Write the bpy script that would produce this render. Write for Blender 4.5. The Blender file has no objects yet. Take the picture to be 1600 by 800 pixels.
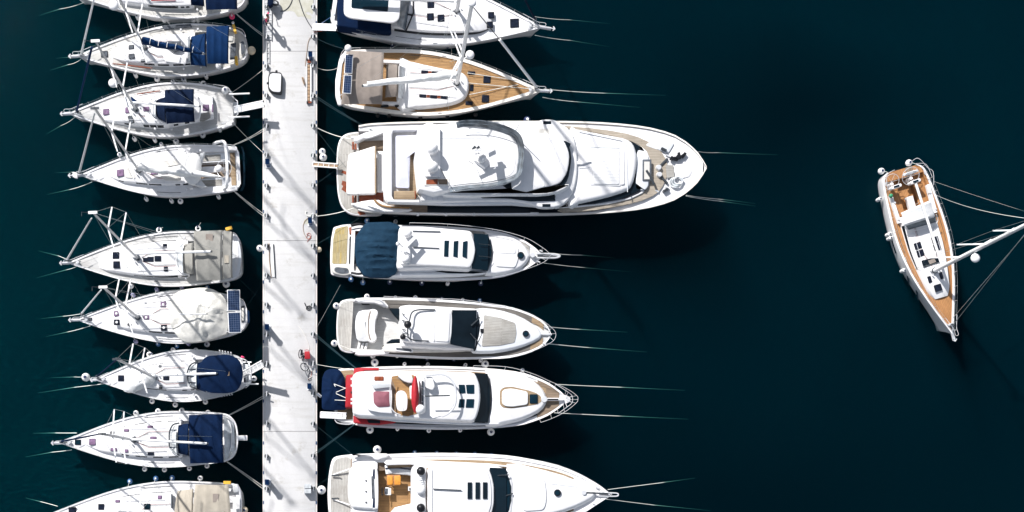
import bpy, bmesh, math, random
from mathutils import Vector, Matrix, noise
R = random.Random(7)
rad = math.radians
scene = bpy.context.scene
COL = scene.collection

# ------------------------------------------------------------------ camera, sky, sun
D, F, NX, NY = 91.0, 2000.0, 585.0, 764.0      # drone height (m), focal length (photo px), nadir point
ZM = [lambda z: z]
def P(px, py, z=0.0):
    z = ZM[0](z)
    k = (D - z) / F
    return Vector(((px - NX) * k, (NY - py) * k, z))

cd = bpy.data.cameras.new("camera"); cam = bpy.data.objects.new("camera", cd); COL.objects.link(cam)
cam.location = (0, 0, D); cam.rotation_euler = (0, 0, 0)
cd.sensor_width = 36; cd.lens = 36 * F / 1600.0
cd.shift_x = (800 - NX) / 1600.0; cd.shift_y = (NY - 400) / 1600.0
cd.clip_start = 1; cd.clip_end = 3000
scene.camera = cam

SUN_EL = 38.0
SUN_DIR = Vector((-0.625, 0.781, 0)).normalized()          # horizontal direction TO the sun
w = bpy.data.worlds.new("World"); scene.world = w; w.use_nodes = True
nt = w.node_tree; bg = nt.nodes["Background"]
sky = nt.nodes.new("ShaderNodeTexSky"); sky.sky_type = 'NISHITA'; sky.sun_disc = False
sky.sun_elevation = rad(SUN_EL); sky.sun_rotation = math.atan2(SUN_DIR.x, SUN_DIR.y)
hs = nt.nodes.new('ShaderNodeHueSaturation'); hs.inputs['Saturation'].default_value = .55
nt.links.new(sky.outputs[0], hs.inputs['Color']); nt.links.new(hs.outputs[0], bg.inputs[0]); bg.inputs[1].default_value = 0.075
sd = bpy.data.lights.new("sun", 'SUN'); so = bpy.data.objects.new("sun", sd); COL.objects.link(so)
sd.energy = 4.0; sd.angle = rad(1.2); sd.color = (1.0, 0.972, 0.95)
sv = Vector((SUN_DIR.x * math.cos(rad(SUN_EL)), SUN_DIR.y * math.cos(rad(SUN_EL)), math.sin(rad(SUN_EL))))
so.rotation_euler = sv.to_track_quat('Z', 'Y').to_euler(); so.location = (0, 0, 60)
vs = scene.view_settings; vs.view_transform = 'Standard'; vs.look = 'None'; vs.exposure = 0.84; vs.gamma = 1
vs.use_curve_mapping = False

# ------------------------------------------------------------------ materials
MATS = {}
def newmat(name):
    m = bpy.data.materials.new(name); m.use_nodes = True
    MATS[name] = m
    return m, m.node_tree, m.node_tree.nodes["Principled BSDF"]
def N(t, typ, **kw):
    n = t.nodes.new(typ)
    for k, v in kw.items(): setattr(n, k, v)
    return n
def coords(t, world=False, scale=(1, 1, 1)):
    tc = N(t, "ShaderNodeNewGeometry") if world else N(t, "ShaderNodeTexCoord")
    mp = N(t, "ShaderNodeMapping"); mp.inputs['Scale'].default_value = scale
    t.links.new(tc.outputs['Position' if world else 'Object'], mp.inputs[0])
    return mp.outputs[0]
def ntex(t, vec, scale, detail=4, rough=.55):
    n = N(t, "ShaderNodeTexNoise"); n.inputs['Scale'].default_value = scale
    n.inputs['Detail'].default_value = detail; n.inputs['Roughness'].default_value = rough
    t.links.new(vec, n.inputs['Vector']); return n.outputs[0]
def ramp(t, fac, stops):
    r = N(t, "ShaderNodeValToRGB"); el = r.color_ramp.elements
    while len(el) > 1: el.remove(el[-1])
    el[0].position = stops[0][0]; el[0].color = (*stops[0][1], 1)
    for p, c in stops[1:]:
        e = el.new(p); e.color = (*c, 1)
    t.links.new(fac, r.inputs[0]); return r.outputs[0]
def bump(t, b, h, strength, dist):
    n = N(t, "ShaderNodeBump"); n.inputs['Strength'].default_value = strength; n.inputs['Distance'].default_value = dist
    t.links.new(h, n.inputs['Height']); t.links.new(n.outputs[0], b.inputs['Normal'])
def mul(t, a, b, mode='MULTIPLY', fac=1.0):
    n = N(t, "ShaderNodeMix", data_type='RGBA', blend_type=mode)
    n.inputs[0].default_value = fac
    t.links.new(a, n.inputs[6])
    if isinstance(b, tuple): n.inputs[7].default_value = (*b, 1)
    else: t.links.new(b, n.inputs[7])
    return n.outputs[2]
def simple(name, col, rough=.5, metal=0.0, var=.12, vscale=3.0, bumpd=0.0, bscale=30, coat=0.0, world=False):
    m, t, b = newmat(name)
    v = coords(t, world)
    a = tuple(max(0, c * (1 - var)) for c in col); c2 = tuple(min(1, c * (1 + var)) for c in col)
    c = ramp(t, ntex(t, v, vscale), [(.3, a), (.7, c2)])
    t.links.new(c, b.inputs['Base Color'])
    b.inputs['Roughness'].default_value = rough; b.inputs['Metallic'].default_value = metal
    b.inputs['Coat Weight'].default_value = coat
    if bumpd: bump(t, b, ntex(t, v, bscale, 3), 1.0, bumpd)
    if name in ('glass', 'glass_teal', 'hatch_navy', 'black', 'hatch_grey'): b.inputs['Specular IOR Level'].default_value = .22
    return m
simple('gelcoat', (.75, .745, .75), .32, var=.055, vscale=2.2, coat=.3)
simple('gelcoat_cool', (.70, .72, .745), .35, var=.04, vscale=1.4, coat=.3)
simple('gelcoat_warm', (.74, .71, .66), .4, var=.05, vscale=1.2)
simple('nonskid', (.72, .72, .725), .75, var=.07, vscale=2.5, bumpd=.002, bscale=90)
simple('nonskid_beige', (.57, .555, .52), .8, var=.07, vscale=2.5, bumpd=.002, bscale=90)
simple('antifoul', (.02, .03, .05), .7)
simple('steel', (.66, .67, .69), .35, .3, var=.05)
simple('alu', (.50, .51, .52), .42, .55, var=.1, vscale=1.5)
simple('alu_white', (.80, .80, .80), .4, 0, var=.04)
simple('dark_metal', (.06, .07, .08), .4, .4)
simple('black', (.012, .013, .016), .35)
simple('rubber', (.02, .022, .026), .7)
simple('glass', (.006, .012, .018), .06, var=.3, vscale=.8)
simple('glass_teal', (.004, .018, .03), .06, var=.25, vscale=.8)
simple('hatch_grey', (.09, .10, .115), .15, var=.4, vscale=4)
simple('hatch_navy', (.010, .014, .026), .1, var=.5, vscale=5)
simple('hatch_lilac', (.20, .125, .21), .2, var=.35, vscale=6)
simple('hatch_frame', (.10, .07, .12), .35)
simple('vinyl', (.55, .58, .60), .18, var=.3, vscale=2.5)
simple('smoked_vinyl', (.10, .12, .14), .15, var=.5, vscale=2)
simple('rope_white', (.72, .72, .68), .85)
simple('rope_dark', (.015, .05, .065), .85)
simple('rope_red', (.35, .07, .04), .85)
simple('wire', (.42, .47, .48), .4, .6)
simple('fender_white', (.76, .76, .75), .45, var=.08, vscale=6)
simple('fender_cream', (.68, .58, .42), .5, var=.12, vscale=6)
simple('fender_blue', (.03, .10, .24), .45)
simple('fender_navy', (.010, .02, .07), .5)
simple('fender_lilac', (.30, .30, .46), .6)
simple('pink', (.75, .05, .16), .5)
simple('red', (.34, .003, .012), .7)
simple('yellow', (.75, .42, .04), .6)
simple('orange', (.60, .24, .03), .6, var=.2, vscale=8)
simple('mauve', (.22, .075, .10), .8, var=.12, vscale=5)
simple('mahogany', (.20, .045, .015), .4, var=.4, vscale=4)
simple('lavender_cover', (.56, .57, .66), .7, var=.05, bumpd=.006, bscale=6)
simple('white_cushion', (.78, .78, .78), .7, var=.04, bumpd=.003, bscale=12)
simple('grey_cushion', (.50, .52, .54), .8, var=.06)
simple('blue_box', (.008, .05, .14), .45)
simple('skin', (.45, .26, .18), .6)
simple('cloth_white', (.72, .70, .70), .8)
simple('cloth_dark', (.025, .035, .06), .85)
simple('hair', (.03, .02, .015), .8)
simple('wood_strip', (.30, .20, .12), .7, var=.3, vscale=6)
simple('fringe', (.50, .44, .36), .8, var=.2, vscale=6)
simple('lamp_green', (.02, .22, .10), .5)

def canvas(name, col, var=.16, wr=.02, ws=3.0):
    m, t, b = newmat(name)
    v = coords(t)
    fine = ntex(t, v, 2.2, 5, .6)
    a = tuple(c * (1 - var) for c in col); c2 = tuple(min(1, c * (1 + var)) for c in col)
    t.links.new(ramp(t, fine, [(.3, a), (.7, c2)]), b.inputs['Base Color'])
    b.inputs['Roughness'].default_value = .85; b.inputs['Specular IOR Level'].default_value = .12
    bump(t, b, ntex(t, v, ws, 3, .5), .8, wr)
canvas('canvas_navy', (.0006, .0095, .038))
canvas('canvas_blue', (.0012, .019, .070))
canvas('canvas_ink', (.0015, .008, .028))
canvas('canvas_slate', (.008, .030, .058), wr=.05)
canvas('canvas_taupe', (.25, .215, .19), var=.09)
canvas('canvas_olive', (.26, .255, .235), var=.08)
canvas('canvas_sand', (.36, .325, .27), var=.08)
canvas('canvas_cream', (.60, .59, .55), var=.07, wr=.05, ws=2.2)
canvas('canvas_grey', (.58, .59, .60), var=.08, wr=.04)
canvas('canvas_white', (.76, .755, .74), var=.05, wr=.03)
canvas('sail', (.76, .76, .75), var=.05, wr=.04, ws=4)
canvas('sail_grey', (.60, .61, .61), var=.08, wr=.04, ws=4)

def teak(name, c1, c2, gap, plank=.11, dirt=.25, across=False):
    m, t, b = newmat(name)
    v = coords(t)
    br = N(t, "ShaderNodeTexBrick")
    mp = N(t, "ShaderNodeMapping")
    if across: mp.inputs['Rotation'].default_value = (0, 0, rad(90))
    t.links.new(v, mp.inputs[0]); t.links.new(mp.outputs[0], br.inputs['Vector'])
    br.inputs['Scale'].default_value = 1; br.inputs['Brick Width'].default_value = 2.6
    br.inputs['Row Height'].default_value = plank; br.inputs['Mortar Size'].default_value = .008
    br.inputs['Mortar Smooth'].default_value = .2
    br.inputs['Color1'].default_value = (*c1, 1); br.inputs['Color2'].default_value = (*c2, 1)
    br.inputs['Mortar'].default_value = (*gap, 1)
    st = N(t, "ShaderNodeMapping"); st.inputs['Scale'].default_value = (1.2, 9, 1); t.links.new(mp.outputs[0], st.inputs[0])
    gr = ramp(t, ntex(t, st.outputs[0], 1.6, 6, .65), [(.3, (1 - dirt,) * 3), (.65, (1, 1, 1))])
    bl = ramp(t, ntex(t, v, .7, 4, .6), [(.35, (.82, .80, .78)), (.6, (1, 1, 1))])
    c = mul(t, mul(t, br.outputs[0], gr), bl)
    t.links.new(c, b.inputs['Base Color']); b.inputs['Roughness'].default_value = .7
teak('teak', (.40, .225, .085), (.33, .18, .065), (.10, .06, .03))
teak('teak_tan', (.36, .26, .155), (.31, .22, .13), (.14, .10, .06))
teak('teak_dark', (.15, .14, .125), (.12, .11, .10), (.10, .09, .08))
teak('teak_pale', (.42, .37, .30), (.38, .33, .265), (.2, .17, .14))
teak('teak_orange', (.47, .23, .085), (.40, .185, .065), (.20, .09, .035))
teak('teak_grey', (.42, .41, .38), (.35, .34, .315), (.20, .19, .18))
teak('teak_grey_across', (.50, .49, .46), (.43, .42, .395), (.20, .19, .18), across=True)
teak('teak_silver', (.62, .62, .61), (.57, .57, .56), (.42, .42, .415), dirt=.15)
teak('teak_yellow', (.50, .38, .12), (.46, .40, .24), (.30, .22, .10), dirt=.35, across=True)
teak('teak_brown', (.27, .20, .14), (.22, .16, .11), (.08, .06, .04))

def striped(name, col, gap, pitch, wdt, axis='X', rough=.6):
    m, t, b = newmat(name)
    v = coords(t); sp = N(t, "ShaderNodeSeparateXYZ"); t.links.new(v, sp.inputs[0])
    mo = N(t, "ShaderNodeMath", operation='PINGPONG'); mo.inputs[1].default_value = pitch / 2
    t.links.new(sp.outputs[axis], mo.inputs[0])
    c = ramp(t, mo.outputs[0], [(0, gap), (wdt / 2, gap), (wdt / 2 + .004, col), (1, col)])
    t.links.new(c, b.inputs['Base Color']); b.inputs['Roughness'].default_value = rough
striped('sunpad', (.78, .78, .78), (.55, .56, .58), .22, .02, 'Y', .8)
striped('ladder_grid', (.48, .49, .50), (.30, .31, .32), .35, .03, 'Y')
# solar cells
m, t, b = newmat('solar')
v = coords(t); br = N(t, "ShaderNodeTexBrick"); t.links.new(v, br.inputs['Vector'])
br.offset = 0; br.inputs['Scale'].default_value = 1; br.inputs['Brick Width'].default_value = .155
br.inputs['Row Height'].default_value = .155; br.inputs['Mortar Size'].default_value = .008
br.inputs['Color1'].default_value = (.006, .018, .05, 1); br.inputs['Color2'].default_value = (.010, .026, .07, 1)
br.inputs['Mortar'].default_value = (.10, .13, .20, 1)
t.links.new(br.outputs[0], b.inputs['Base Color']); b.inputs['Roughness'].default_value = .2

# concrete
m, t, b = newmat('concrete')
v = coords(t, True)
base = ramp(t, ntex(t, v, .35, 6, .6), [(.3, (.505, .502, .500)), (.7, (.57, .566, .564))])
fine = ramp(t, ntex(t, v, 9, 5, .7), [(.25, (.93, .93, .93)), (.6, (1, 1, 1))])
st = N(t, "ShaderNodeMapping"); st.inputs['Scale'].default_value = (.25, 3.0, 1); t.links.new(v, st.inputs[0])
streak = ramp(t, ntex(t, st.outputs[0], 1.1, 5, .6), [(.36, (.93, .925, .91)), (.5, (1, 1, 1))])
blot = ramp(t, ntex(t, v, .9, 6, .7), [(.30, (.78, .76, .72)), (.42, (1, 1, 1))])
vor = N(t, "ShaderNodeTexVoronoi"); vor.inputs['Scale'].default_value = 1.1; t.links.new(v, vor.inputs['Vector'])
spots = ramp(t, vor.outputs['Distance'], [(0, (.78, .76, .72)), (.06, (1, 1, 1))])
c = mul(t, mul(t, mul(t, mul(t, base, fine), streak), blot), spots)
t.links.new(c, b.inputs['Base Color']); b.inputs['Roughness'].default_value = .8
bump(t, b, ntex(t, v, 14, 4), .4, .004)
# bare worn patch of the deck
m, t, b = newmat('concrete_bare')
v = coords(t, True)
c = ramp(t, ntex(t, v, 2.0, 7, .7), [(.25, (.36, .355, .29)), (.5, (.44, .43, .36)), (.75, (.50, .50, .45))])
t.links.new(c, b.inputs['Base Color']); b.inputs['Roughness'].default_value = .9
# rope colour greened and darkened with depth to stand in for murky water
m, t, b = newmat('rope_depth_tint')
g = N(t, "ShaderNodeNewGeometry"); sp = N(t, "ShaderNodeSeparateXYZ"); t.links.new(g.outputs['Position'], sp.inputs[0])
mr = N(t, "ShaderNodeMapRange"); mr.inputs['From Min'].default_value = -2.0; mr.inputs['From Max'].default_value = .5
t.links.new(sp.outputs['Z'], mr.inputs[0])
c = ramp(t, mr.outputs[0], [(0, (.02, .10, .09)), (.45, (.05, .22, .19)), (.74, (.16, .42, .36)), (.84, (.72, .74, .70)), (1, (.75, .76, .72))])
t.links.new(c, b.inputs['Base Color']); b.inputs['Roughness'].default_value = .8

# water: clear surface over a murky green body
m, t, b = newmat('water')
v = coords(t, True)
sp = N(t, "ShaderNodeSeparateXYZ"); t.links.new(v, sp.inputs[0])
big = ntex(t, v, .035, 3, .5)
mr = N(t, "ShaderNodeMapRange"); mr.inputs['From Min'].default_value = -29; mr.inputs['From Max'].default_value = 4
mr.interpolation_type = 'SMOOTHSTEP'
t.links.new(sp.outputs['X'], mr.inputs[0])
add = N(t, "ShaderNodeMath", operation='MULTIPLY_ADD'); t.links.new(big, add.inputs[0]); add.inputs[1].default_value = .35
t.links.new(mr.outputs[0], add.inputs[2])
c0 = ramp(t, add.outputs[0], [(.10, (.0, .032, .041)), (.50, (.0, .020, .028)), (1.10, (.0, .0135, .0210))])
def dark_patch(cx, cy, rx, ry, amt):  # factor for a soft dark ellipse with a noise-warped edge in the water colour
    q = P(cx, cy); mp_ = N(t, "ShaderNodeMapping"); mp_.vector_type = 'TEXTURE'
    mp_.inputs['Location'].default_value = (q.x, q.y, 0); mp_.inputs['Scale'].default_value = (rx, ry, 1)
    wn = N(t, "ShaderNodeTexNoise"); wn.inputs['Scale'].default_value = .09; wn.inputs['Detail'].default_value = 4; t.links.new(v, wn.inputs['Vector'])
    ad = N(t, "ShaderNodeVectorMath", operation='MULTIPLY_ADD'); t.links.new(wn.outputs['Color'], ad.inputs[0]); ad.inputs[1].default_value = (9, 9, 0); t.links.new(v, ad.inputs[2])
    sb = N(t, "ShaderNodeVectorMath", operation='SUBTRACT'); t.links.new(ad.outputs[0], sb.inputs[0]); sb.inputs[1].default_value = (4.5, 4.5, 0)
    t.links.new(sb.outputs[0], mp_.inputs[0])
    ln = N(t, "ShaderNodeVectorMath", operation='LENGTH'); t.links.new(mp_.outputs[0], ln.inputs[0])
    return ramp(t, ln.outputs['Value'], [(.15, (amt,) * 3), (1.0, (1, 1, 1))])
big2 = ntex(t, v, .055, 3, .5)
c1 = mul(t, c0, ramp(t, big2, [(.36, (.78, .78, .78)), (.58, (1.05, 1.05, 1.05))]))
c1 = mul(t, mul(t, c1, dark_patch(1235, 190, 13, 8, .05)), dark_patch(1060, 350, 12, 10, .35))
c1 = mul(t, c1, dark_patch(1150, 820, 34, 17, .10))
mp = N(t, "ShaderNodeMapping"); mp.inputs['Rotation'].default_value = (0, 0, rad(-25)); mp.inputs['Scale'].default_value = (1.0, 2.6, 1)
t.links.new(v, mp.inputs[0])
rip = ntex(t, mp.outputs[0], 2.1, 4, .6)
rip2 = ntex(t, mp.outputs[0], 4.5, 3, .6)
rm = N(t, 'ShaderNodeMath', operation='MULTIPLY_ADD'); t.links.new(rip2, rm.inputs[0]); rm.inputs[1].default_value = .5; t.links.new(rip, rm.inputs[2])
c1 = mul(t, c1, ramp(t, rm.outputs[0], [(.50, (.60, .62, .64)), (.74, (1, 1, 1)), (.90, (2.6, 2.2, 2.1))]))  # crests brightened and troughs darkened in the colour, imitating light on the ripples
t.links.new(c1, b.inputs['Base Color']); b.inputs['Roughness'].default_value = .04; b.inputs['IOR'].default_value = 1.33
b.inputs['Specular IOR Level'].default_value = .3
sm = N(t, "ShaderNodeMath", operation='MULTIPLY_ADD'); t.links.new(rip2, sm.inputs[0]); sm.inputs[1].default_value = .35; t.links.new(rip, sm.inputs[2])
bump(t, b, sm.outputs[0], 1.0, .036)
tr = N(t, "ShaderNodeBsdfTransparent"); tr.inputs[0].default_value = (1, 1, 1, 1)
mx = N(t, "ShaderNodeMixShader"); mx.inputs[0].default_value = .78
out = t.nodes["Material Output"]
t.links.new(b.outputs[0], mx.inputs[1]); t.links.new(tr.outputs[0], mx.inputs[2]); t.links.new(mx.outputs[0], out.inputs[0])
vsc = N(t, "ShaderNodeVolumeScatter"); vsc.inputs['Color'].default_value = (.0, .0082, .0150, 1); vsc.inputs['Density'].default_value = .65
vab = N(t, "ShaderNodeVolumeAbsorption"); vab.inputs['Color'].default_value = (.0, .45, .45, 1); vab.inputs['Density'].default_value = .25
ash = N(t, "ShaderNodeAddShader"); t.links.new(vsc.outputs[0], ash.inputs[0]); t.links.new(vab.outputs[0], ash.inputs[1]); t.links.new(ash.outputs[0], out.inputs['Volume'])
simple('seabed', (.0006, .004, .006), .95, var=.2, vscale=.1, world=True)

# ------------------------------------------------------------------ object helpers
class Thing:
    def __init__(s, name, label, cat, loc=(0, 0, 0), rz=0.0, group=None):
        o = bpy.data.objects.new(name, None); COL.objects.link(o)
        o.empty_display_size = .3
        o.location = loc; o.rotation_euler = (0, 0, rz)
        o['label'] = label; o['category'] = cat
        if group: o['group'] = group
        s.o = o; s.M = Matrix.Translation(Vector(loc)) @ Matrix.Rotation(rz, 4, 'Z'); s.inv = s.M.inverted()
def finish(bm, ang=38):
    bmesh.ops.recalc_face_normals(bm, faces=bm.faces)
    lim = rad(ang)
    for f in bm.faces: f.smooth = True
    for e in bm.edges:
        if len(e.link_faces) == 2:
            try:
                if e.calc_face_angle() > lim: e.smooth = False
            except ValueError: pass
def obj(name, bm, mat, th=None, parent=None, label=None):
    """link bm (built in world coordinates) as one mesh object; th = Thing, parent = a part object"""
    if th is not None: bm.transform(th.inv)
    finish(bm)
    if th is not None and name in ('deck', 'coachroof') and hasattr(th, 'trees'):
        from mathutils.bvhtree import BVHTree
        th.trees.append(BVHTree.FromBMesh(bm))
    me = bpy.data.meshes.new(name); bm.to_mesh(me); bm.free()
    me.materials.append(MATS[mat])
    o = bpy.data.objects.new(name, me); COL.objects.link(o)
    if th is not None: o.parent = parent if parent is not None else th.o
    if label: o['label'] = label
    return o
def tagged(o, label, cat, group=None):
    o['label'] = label; o['category'] = cat
    if group: o['group'] = group
    return o
def single(name, bm, mat, label, cat, loc, group=None):
    """one-mesh top-level thing with its origin at loc"""
    bm.transform(Matrix.Translation(-Vector(loc))); finish(bm)
    me = bpy.data.meshes.new(name); bm.to_mesh(me); bm.free(); me.materials.append(MATS[mat])
    o = bpy.data.objects.new(name, me); COL.objects.link(o); o.location = loc
    return tagged(o, label, cat, group)

def spline(pts, n=6, closed=True):
    pts = [Vector(p) for p in pts]; m = len(pts); out = []
    rng = range(m if closed else m - 1)
    for i in rng:
        if closed: a, b, c, d = pts[(i - 1) % m], pts[i], pts[(i + 1) % m], pts[(i + 2) % m]
        else: a, b, c, d = pts[max(i - 1, 0)], pts[i], pts[i + 1], pts[min(i + 2, m - 1)]
        for k in range(n):
            s = k / n
            out.append(.5 * ((2 * b) + (c - a) * s + (2 * a - 5 * b + 4 * c - d) * s * s + (3 * b - a - 3 * c + d) * s ** 3))
    if not closed: out.append(pts[-1])
    return out
def roundcorners(pts, r=.25, n=4):
    """pts: list of Vectors (world). r metres"""
    out = []; m = len(pts)
    for i in range(m):
        a, b, c = pts[i - 1], pts[i], pts[(i + 1) % m]
        da = (a - b); dc = (c - b)
        ra = min(r, da.length * .45); rc = min(r, dc.length * .45)
        p0 = b + da.normalized() * ra; p1 = b + dc.normalized() * rc
        for k in range(n + 1):
            s = k / n
            out.append((1 - s) ** 2 * p0 + 2 * s * (1 - s) * b + s * s * p1)
    return out
def offset(pts, d):
    m = len(pts); out = []
    area = sum(pts[i].x * pts[(i + 1) % m].y - pts[(i + 1) % m].x * pts[i].y for i in range(m))
    sg = 1 if area > 0 else -1
    for i in range(m):
        a, b, c = pts[i - 1], pts[i], pts[(i + 1) % m]
        t_ = Vector((c.x - a.x, c.y - a.y, 0))
        if t_.length < 1e-6: out.append(b.copy()); continue
        t_.normalize(); out.append(b + Vector((t_.y, -t_.x, 0)) * d * sg)
    return out
def outline(pts, z, r=0.0, smooth=0):
    """px outline -> world points at z (or per-point z as third value)"""
    ws = [P(p[0], p[1], p[2] if len(p) > 2 else z) for p in pts]
    if smooth: ws = spline(ws, smooth)
    elif r: ws = roundcorners(ws, r)
    return ws
def rect(cx, cy, w_, h_, ang=0.0):
    a = rad(ang); ca, sa = math.cos(a), math.sin(a)
    return [(cx + x * ca - y * sa, cy + x * sa + y * ca) for x, y in ((-w_ / 2, -h_ / 2), (w_ / 2, -h_ / 2), (w_ / 2, h_ / 2), (-w_ / 2, h_ / 2))]
def slab_bm(top, h, flare=0.0, bev=.03, bm=None, crown=0.0):
    """top: world outline; extruded down by h, bottom offset outwards by flare; softened top edge; optional crowned top"""
    bm = bm or bmesh.new()
    m = len(top)
    bot = [Vector((p.x, p.y, p.z - h)) for p in offset(top, flare)]
    rings = [bot]
    if bev:
        e = [Vector((p.x, p.y, p.z - bev)) for p in offset(top, flare * bev / max(h, .01))]
        rings.append(e)
        ins = offset(top, -bev * .35); rings.append([Vector((p.x, p.y, p.z - bev * .3)) for p in ins])
        ins = offset(top, -bev); rings.append(ins)
    else: rings.append(list(top))
    last = rings[-1]
    if crown:
        c = sum(last, Vector()) / m
        for s in (.8, .5, .2):
            rings.append([Vector((c.x + (p.x - c.x) * s, c.y + (p.y - c.y) * s, p.z + crown * (1 - s * s))) for p in last])
    vr = [[bm.verts.new(p) for p in r_] for r_ in rings]
    for a, b_ in zip(vr[:-1], vr[1:]):
        for i in range(m):
            j = (i + 1) % m
            bm.faces.new((a[i], a[j], b_[j], b_[i]))
    bm.faces.new(vr[-1]); bm.faces.new(list(reversed(vr[0])))
    return bm
def slab(name, pts, z, h, mat, th, parent=None, r=0.0, smooth=0, flare=0.0, bev=.03, label=None, crown=0.0):
    return obj(name, slab_bm(outline(pts, z, r, smooth), h, flare, bev, crown=crown), mat, th, parent, label)
def pillow_bm(top, rise, p=2.5, skirt=.1, rings=7, wr=0.0, wf=1.3, ridges=0, centre=None, folds=0):
    """domed sheet over a world outline, with wrinkles; closed by a skirt"""
    bm = bmesh.new(); m = len(top)
    c = centre or sum(top, Vector()) / m
    vr = [[bm.verts.new(Vector((q.x, q.y, q.z - skirt))) for q in top]]
    for k in range(rings):
        s = 1 - k / rings
        row = []
        for i, q in enumerate(top):
            x = c.x + (q.x - c.x) * s; y = c.y + (q.y - c.y) * s
            zb = c.z + (q.z - c.z) * s
            z = zb + rise * (1 - s ** p)
            if wr:
                nn = noise.noise(Vector((x * wf, y * wf, 3.3))) + .5 * noise.noise(Vector((x * wf * 2.7, y * wf * 2.7, 9)))
                z += wr * nn * (.35 + .65 * math.sin(math.pi * min(1, s * 1.05)))
                if ridges:
                    th_ = math.atan2(q.y - c.y, q.x - c.x)
                    z += wr * 1.1 * abs(math.sin(th_ * ridges / 2 + 2 * noise.noise(Vector((x, y, 0))))) * s * (1 - .3 * s)
            if folds:
                z += folds * (noise.noise(Vector((x * .35, y * 3.2, 2))) + .6 * noise.noise(Vector((x * .6 + y * .5, y * 6, 7)))) * (1 if s < .93 else .3)
            row.append(bm.verts.new((x, y, z)))
        vr.append(row)
    cz = bm.verts.new((c.x, c.y, c.z + rise))
    for a, b_ in zip(vr[:-1], vr[1:]):
        for i in range(m):
            j = (i + 1) % m; bm.faces.new((a[i], a[j], b_[j], b_[i]))
    for i in range(m): bm.faces.new((vr[-1][i], vr[-1][(i + 1) % m], cz))
    bm.faces.new(list(reversed(vr[0])))
    return bm
def pillow(name, pts, z, rise, mat, th, parent=None, r=.2, smooth=0, label=None, **kw):
    top = outline(pts, z, r, smooth)
    if kw.get('wr'):                                     # denser outline for wrinkles
        dd = []
        for i, a in enumerate(top):
            b_ = top[(i + 1) % len(top)]; k = max(1, int((b_ - a).length / .22))
            for j in range(k): dd.append(a.lerp(b_, j / k))
        top = dd
        kw.setdefault('rings', 12)
    return obj(name, pillow_bm(top, rise, **kw), mat, th, parent, label)
def tube_bm(pts, r, bm=None, sides=6, r2=None):
    bm = bm or bmesh.new(); pts = [Vector(p) for p in pts]; n = len(pts); prev = None
    for i, p in enumerate(pts):
        if i == 0: d = pts[1] - pts[0]
        elif i == n - 1: d = pts[-1] - pts[-2]
        else: d = (pts[i + 1] - pts[i - 1])
        d = d.normalized() if d.length > 1e-9 else Vector((1, 0, 0))
        u = d.cross(Vector((0, 0, 1)))
        if u.length < .05: u = d.cross(Vector((0, 1, 0)))
        u.normalize(); v_ = d.cross(u)
        rr = r if r2 is None else r + (r2 - r) * i / (n - 1)
        row = [bm.verts.new(p + rr * (math.cos(2 * math.pi * k / sides) * u + math.sin(2 * math.pi * k / sides) * v_)) for k in range(sides)]
        if prev:
            for k in range(sides):
                bm.faces.new((prev[k], prev[(k + 1) % sides], row[(k + 1) % sides], row[k]))
        else: bm.faces.new(row)
        prev = row
    bm.faces.new(list(reversed(prev)))
    return bm
def tube(name, pts, r, mat, th, parent=None, **kw): return obj(name, tube_bm(pts, r, **kw), mat, th, parent)
def ball_bm(c, r, sz=1.0, bm=None, u=14, v=9):
    bm = bm or bmesh.new()
    bmesh.ops.create_uvsphere(bm, u_segments=u, v_segments=v, radius=r, matrix=Matrix.Translation(Vector(c)) @ Matrix.Diagonal((1, 1, sz, 1)))
    return bm
def cyl_bm(c, r, h, bm=None, seg=14, r2=None, rot=None):
    bm = bm or bmesh.new()
    M = Matrix.Translation(Vector(c))
    if rot is not None: M = M @ rot
    bmesh.ops.create_cone(bm, cap_ends=True, segments=seg, radius1=r, radius2=r if r2 is None else r2, depth=h, matrix=M)
    return bm
def box_bm(c, s, bm=None, rz=0.0, rot=None):
    bm = bm or bmesh.new()
    M = Matrix.Translation(Vector(c)) @ (rot if rot is not None else Matrix.Rotation(rz, 4, 'Z')) @ Matrix.Diagonal((*s, 1))
    bmesh.ops.create_cube(bm, size=1, matrix=M)
    return bm
def dome_bm(c, r, h):
    """radome: short cylinder with domed top"""
    bm = bmesh.new(); prof = [(r * .55, 0), (r * .9, .04), (r, h * .25), (r * .98, h * .5), (r * .8, h * .78), (r * .45, h * .95), (0.001, h)]
    seg = 18; prev = None
    for pr, pz in prof:
        row = [bm.verts.new((c[0] + pr * math.cos(2 * math.pi * k / seg), c[1] + pr * math.sin(2 * math.pi * k / seg), c[2] + pz)) for k in range(seg)]
        if prev:
            for k in range(seg): bm.faces.new((prev[k], prev[(k + 1) % seg], row[(k + 1) % seg], row[k]))
        else: bm.faces.new(list(reversed(row)))
        prev = row
    bm.faces.new(prev)
    return bm
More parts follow.
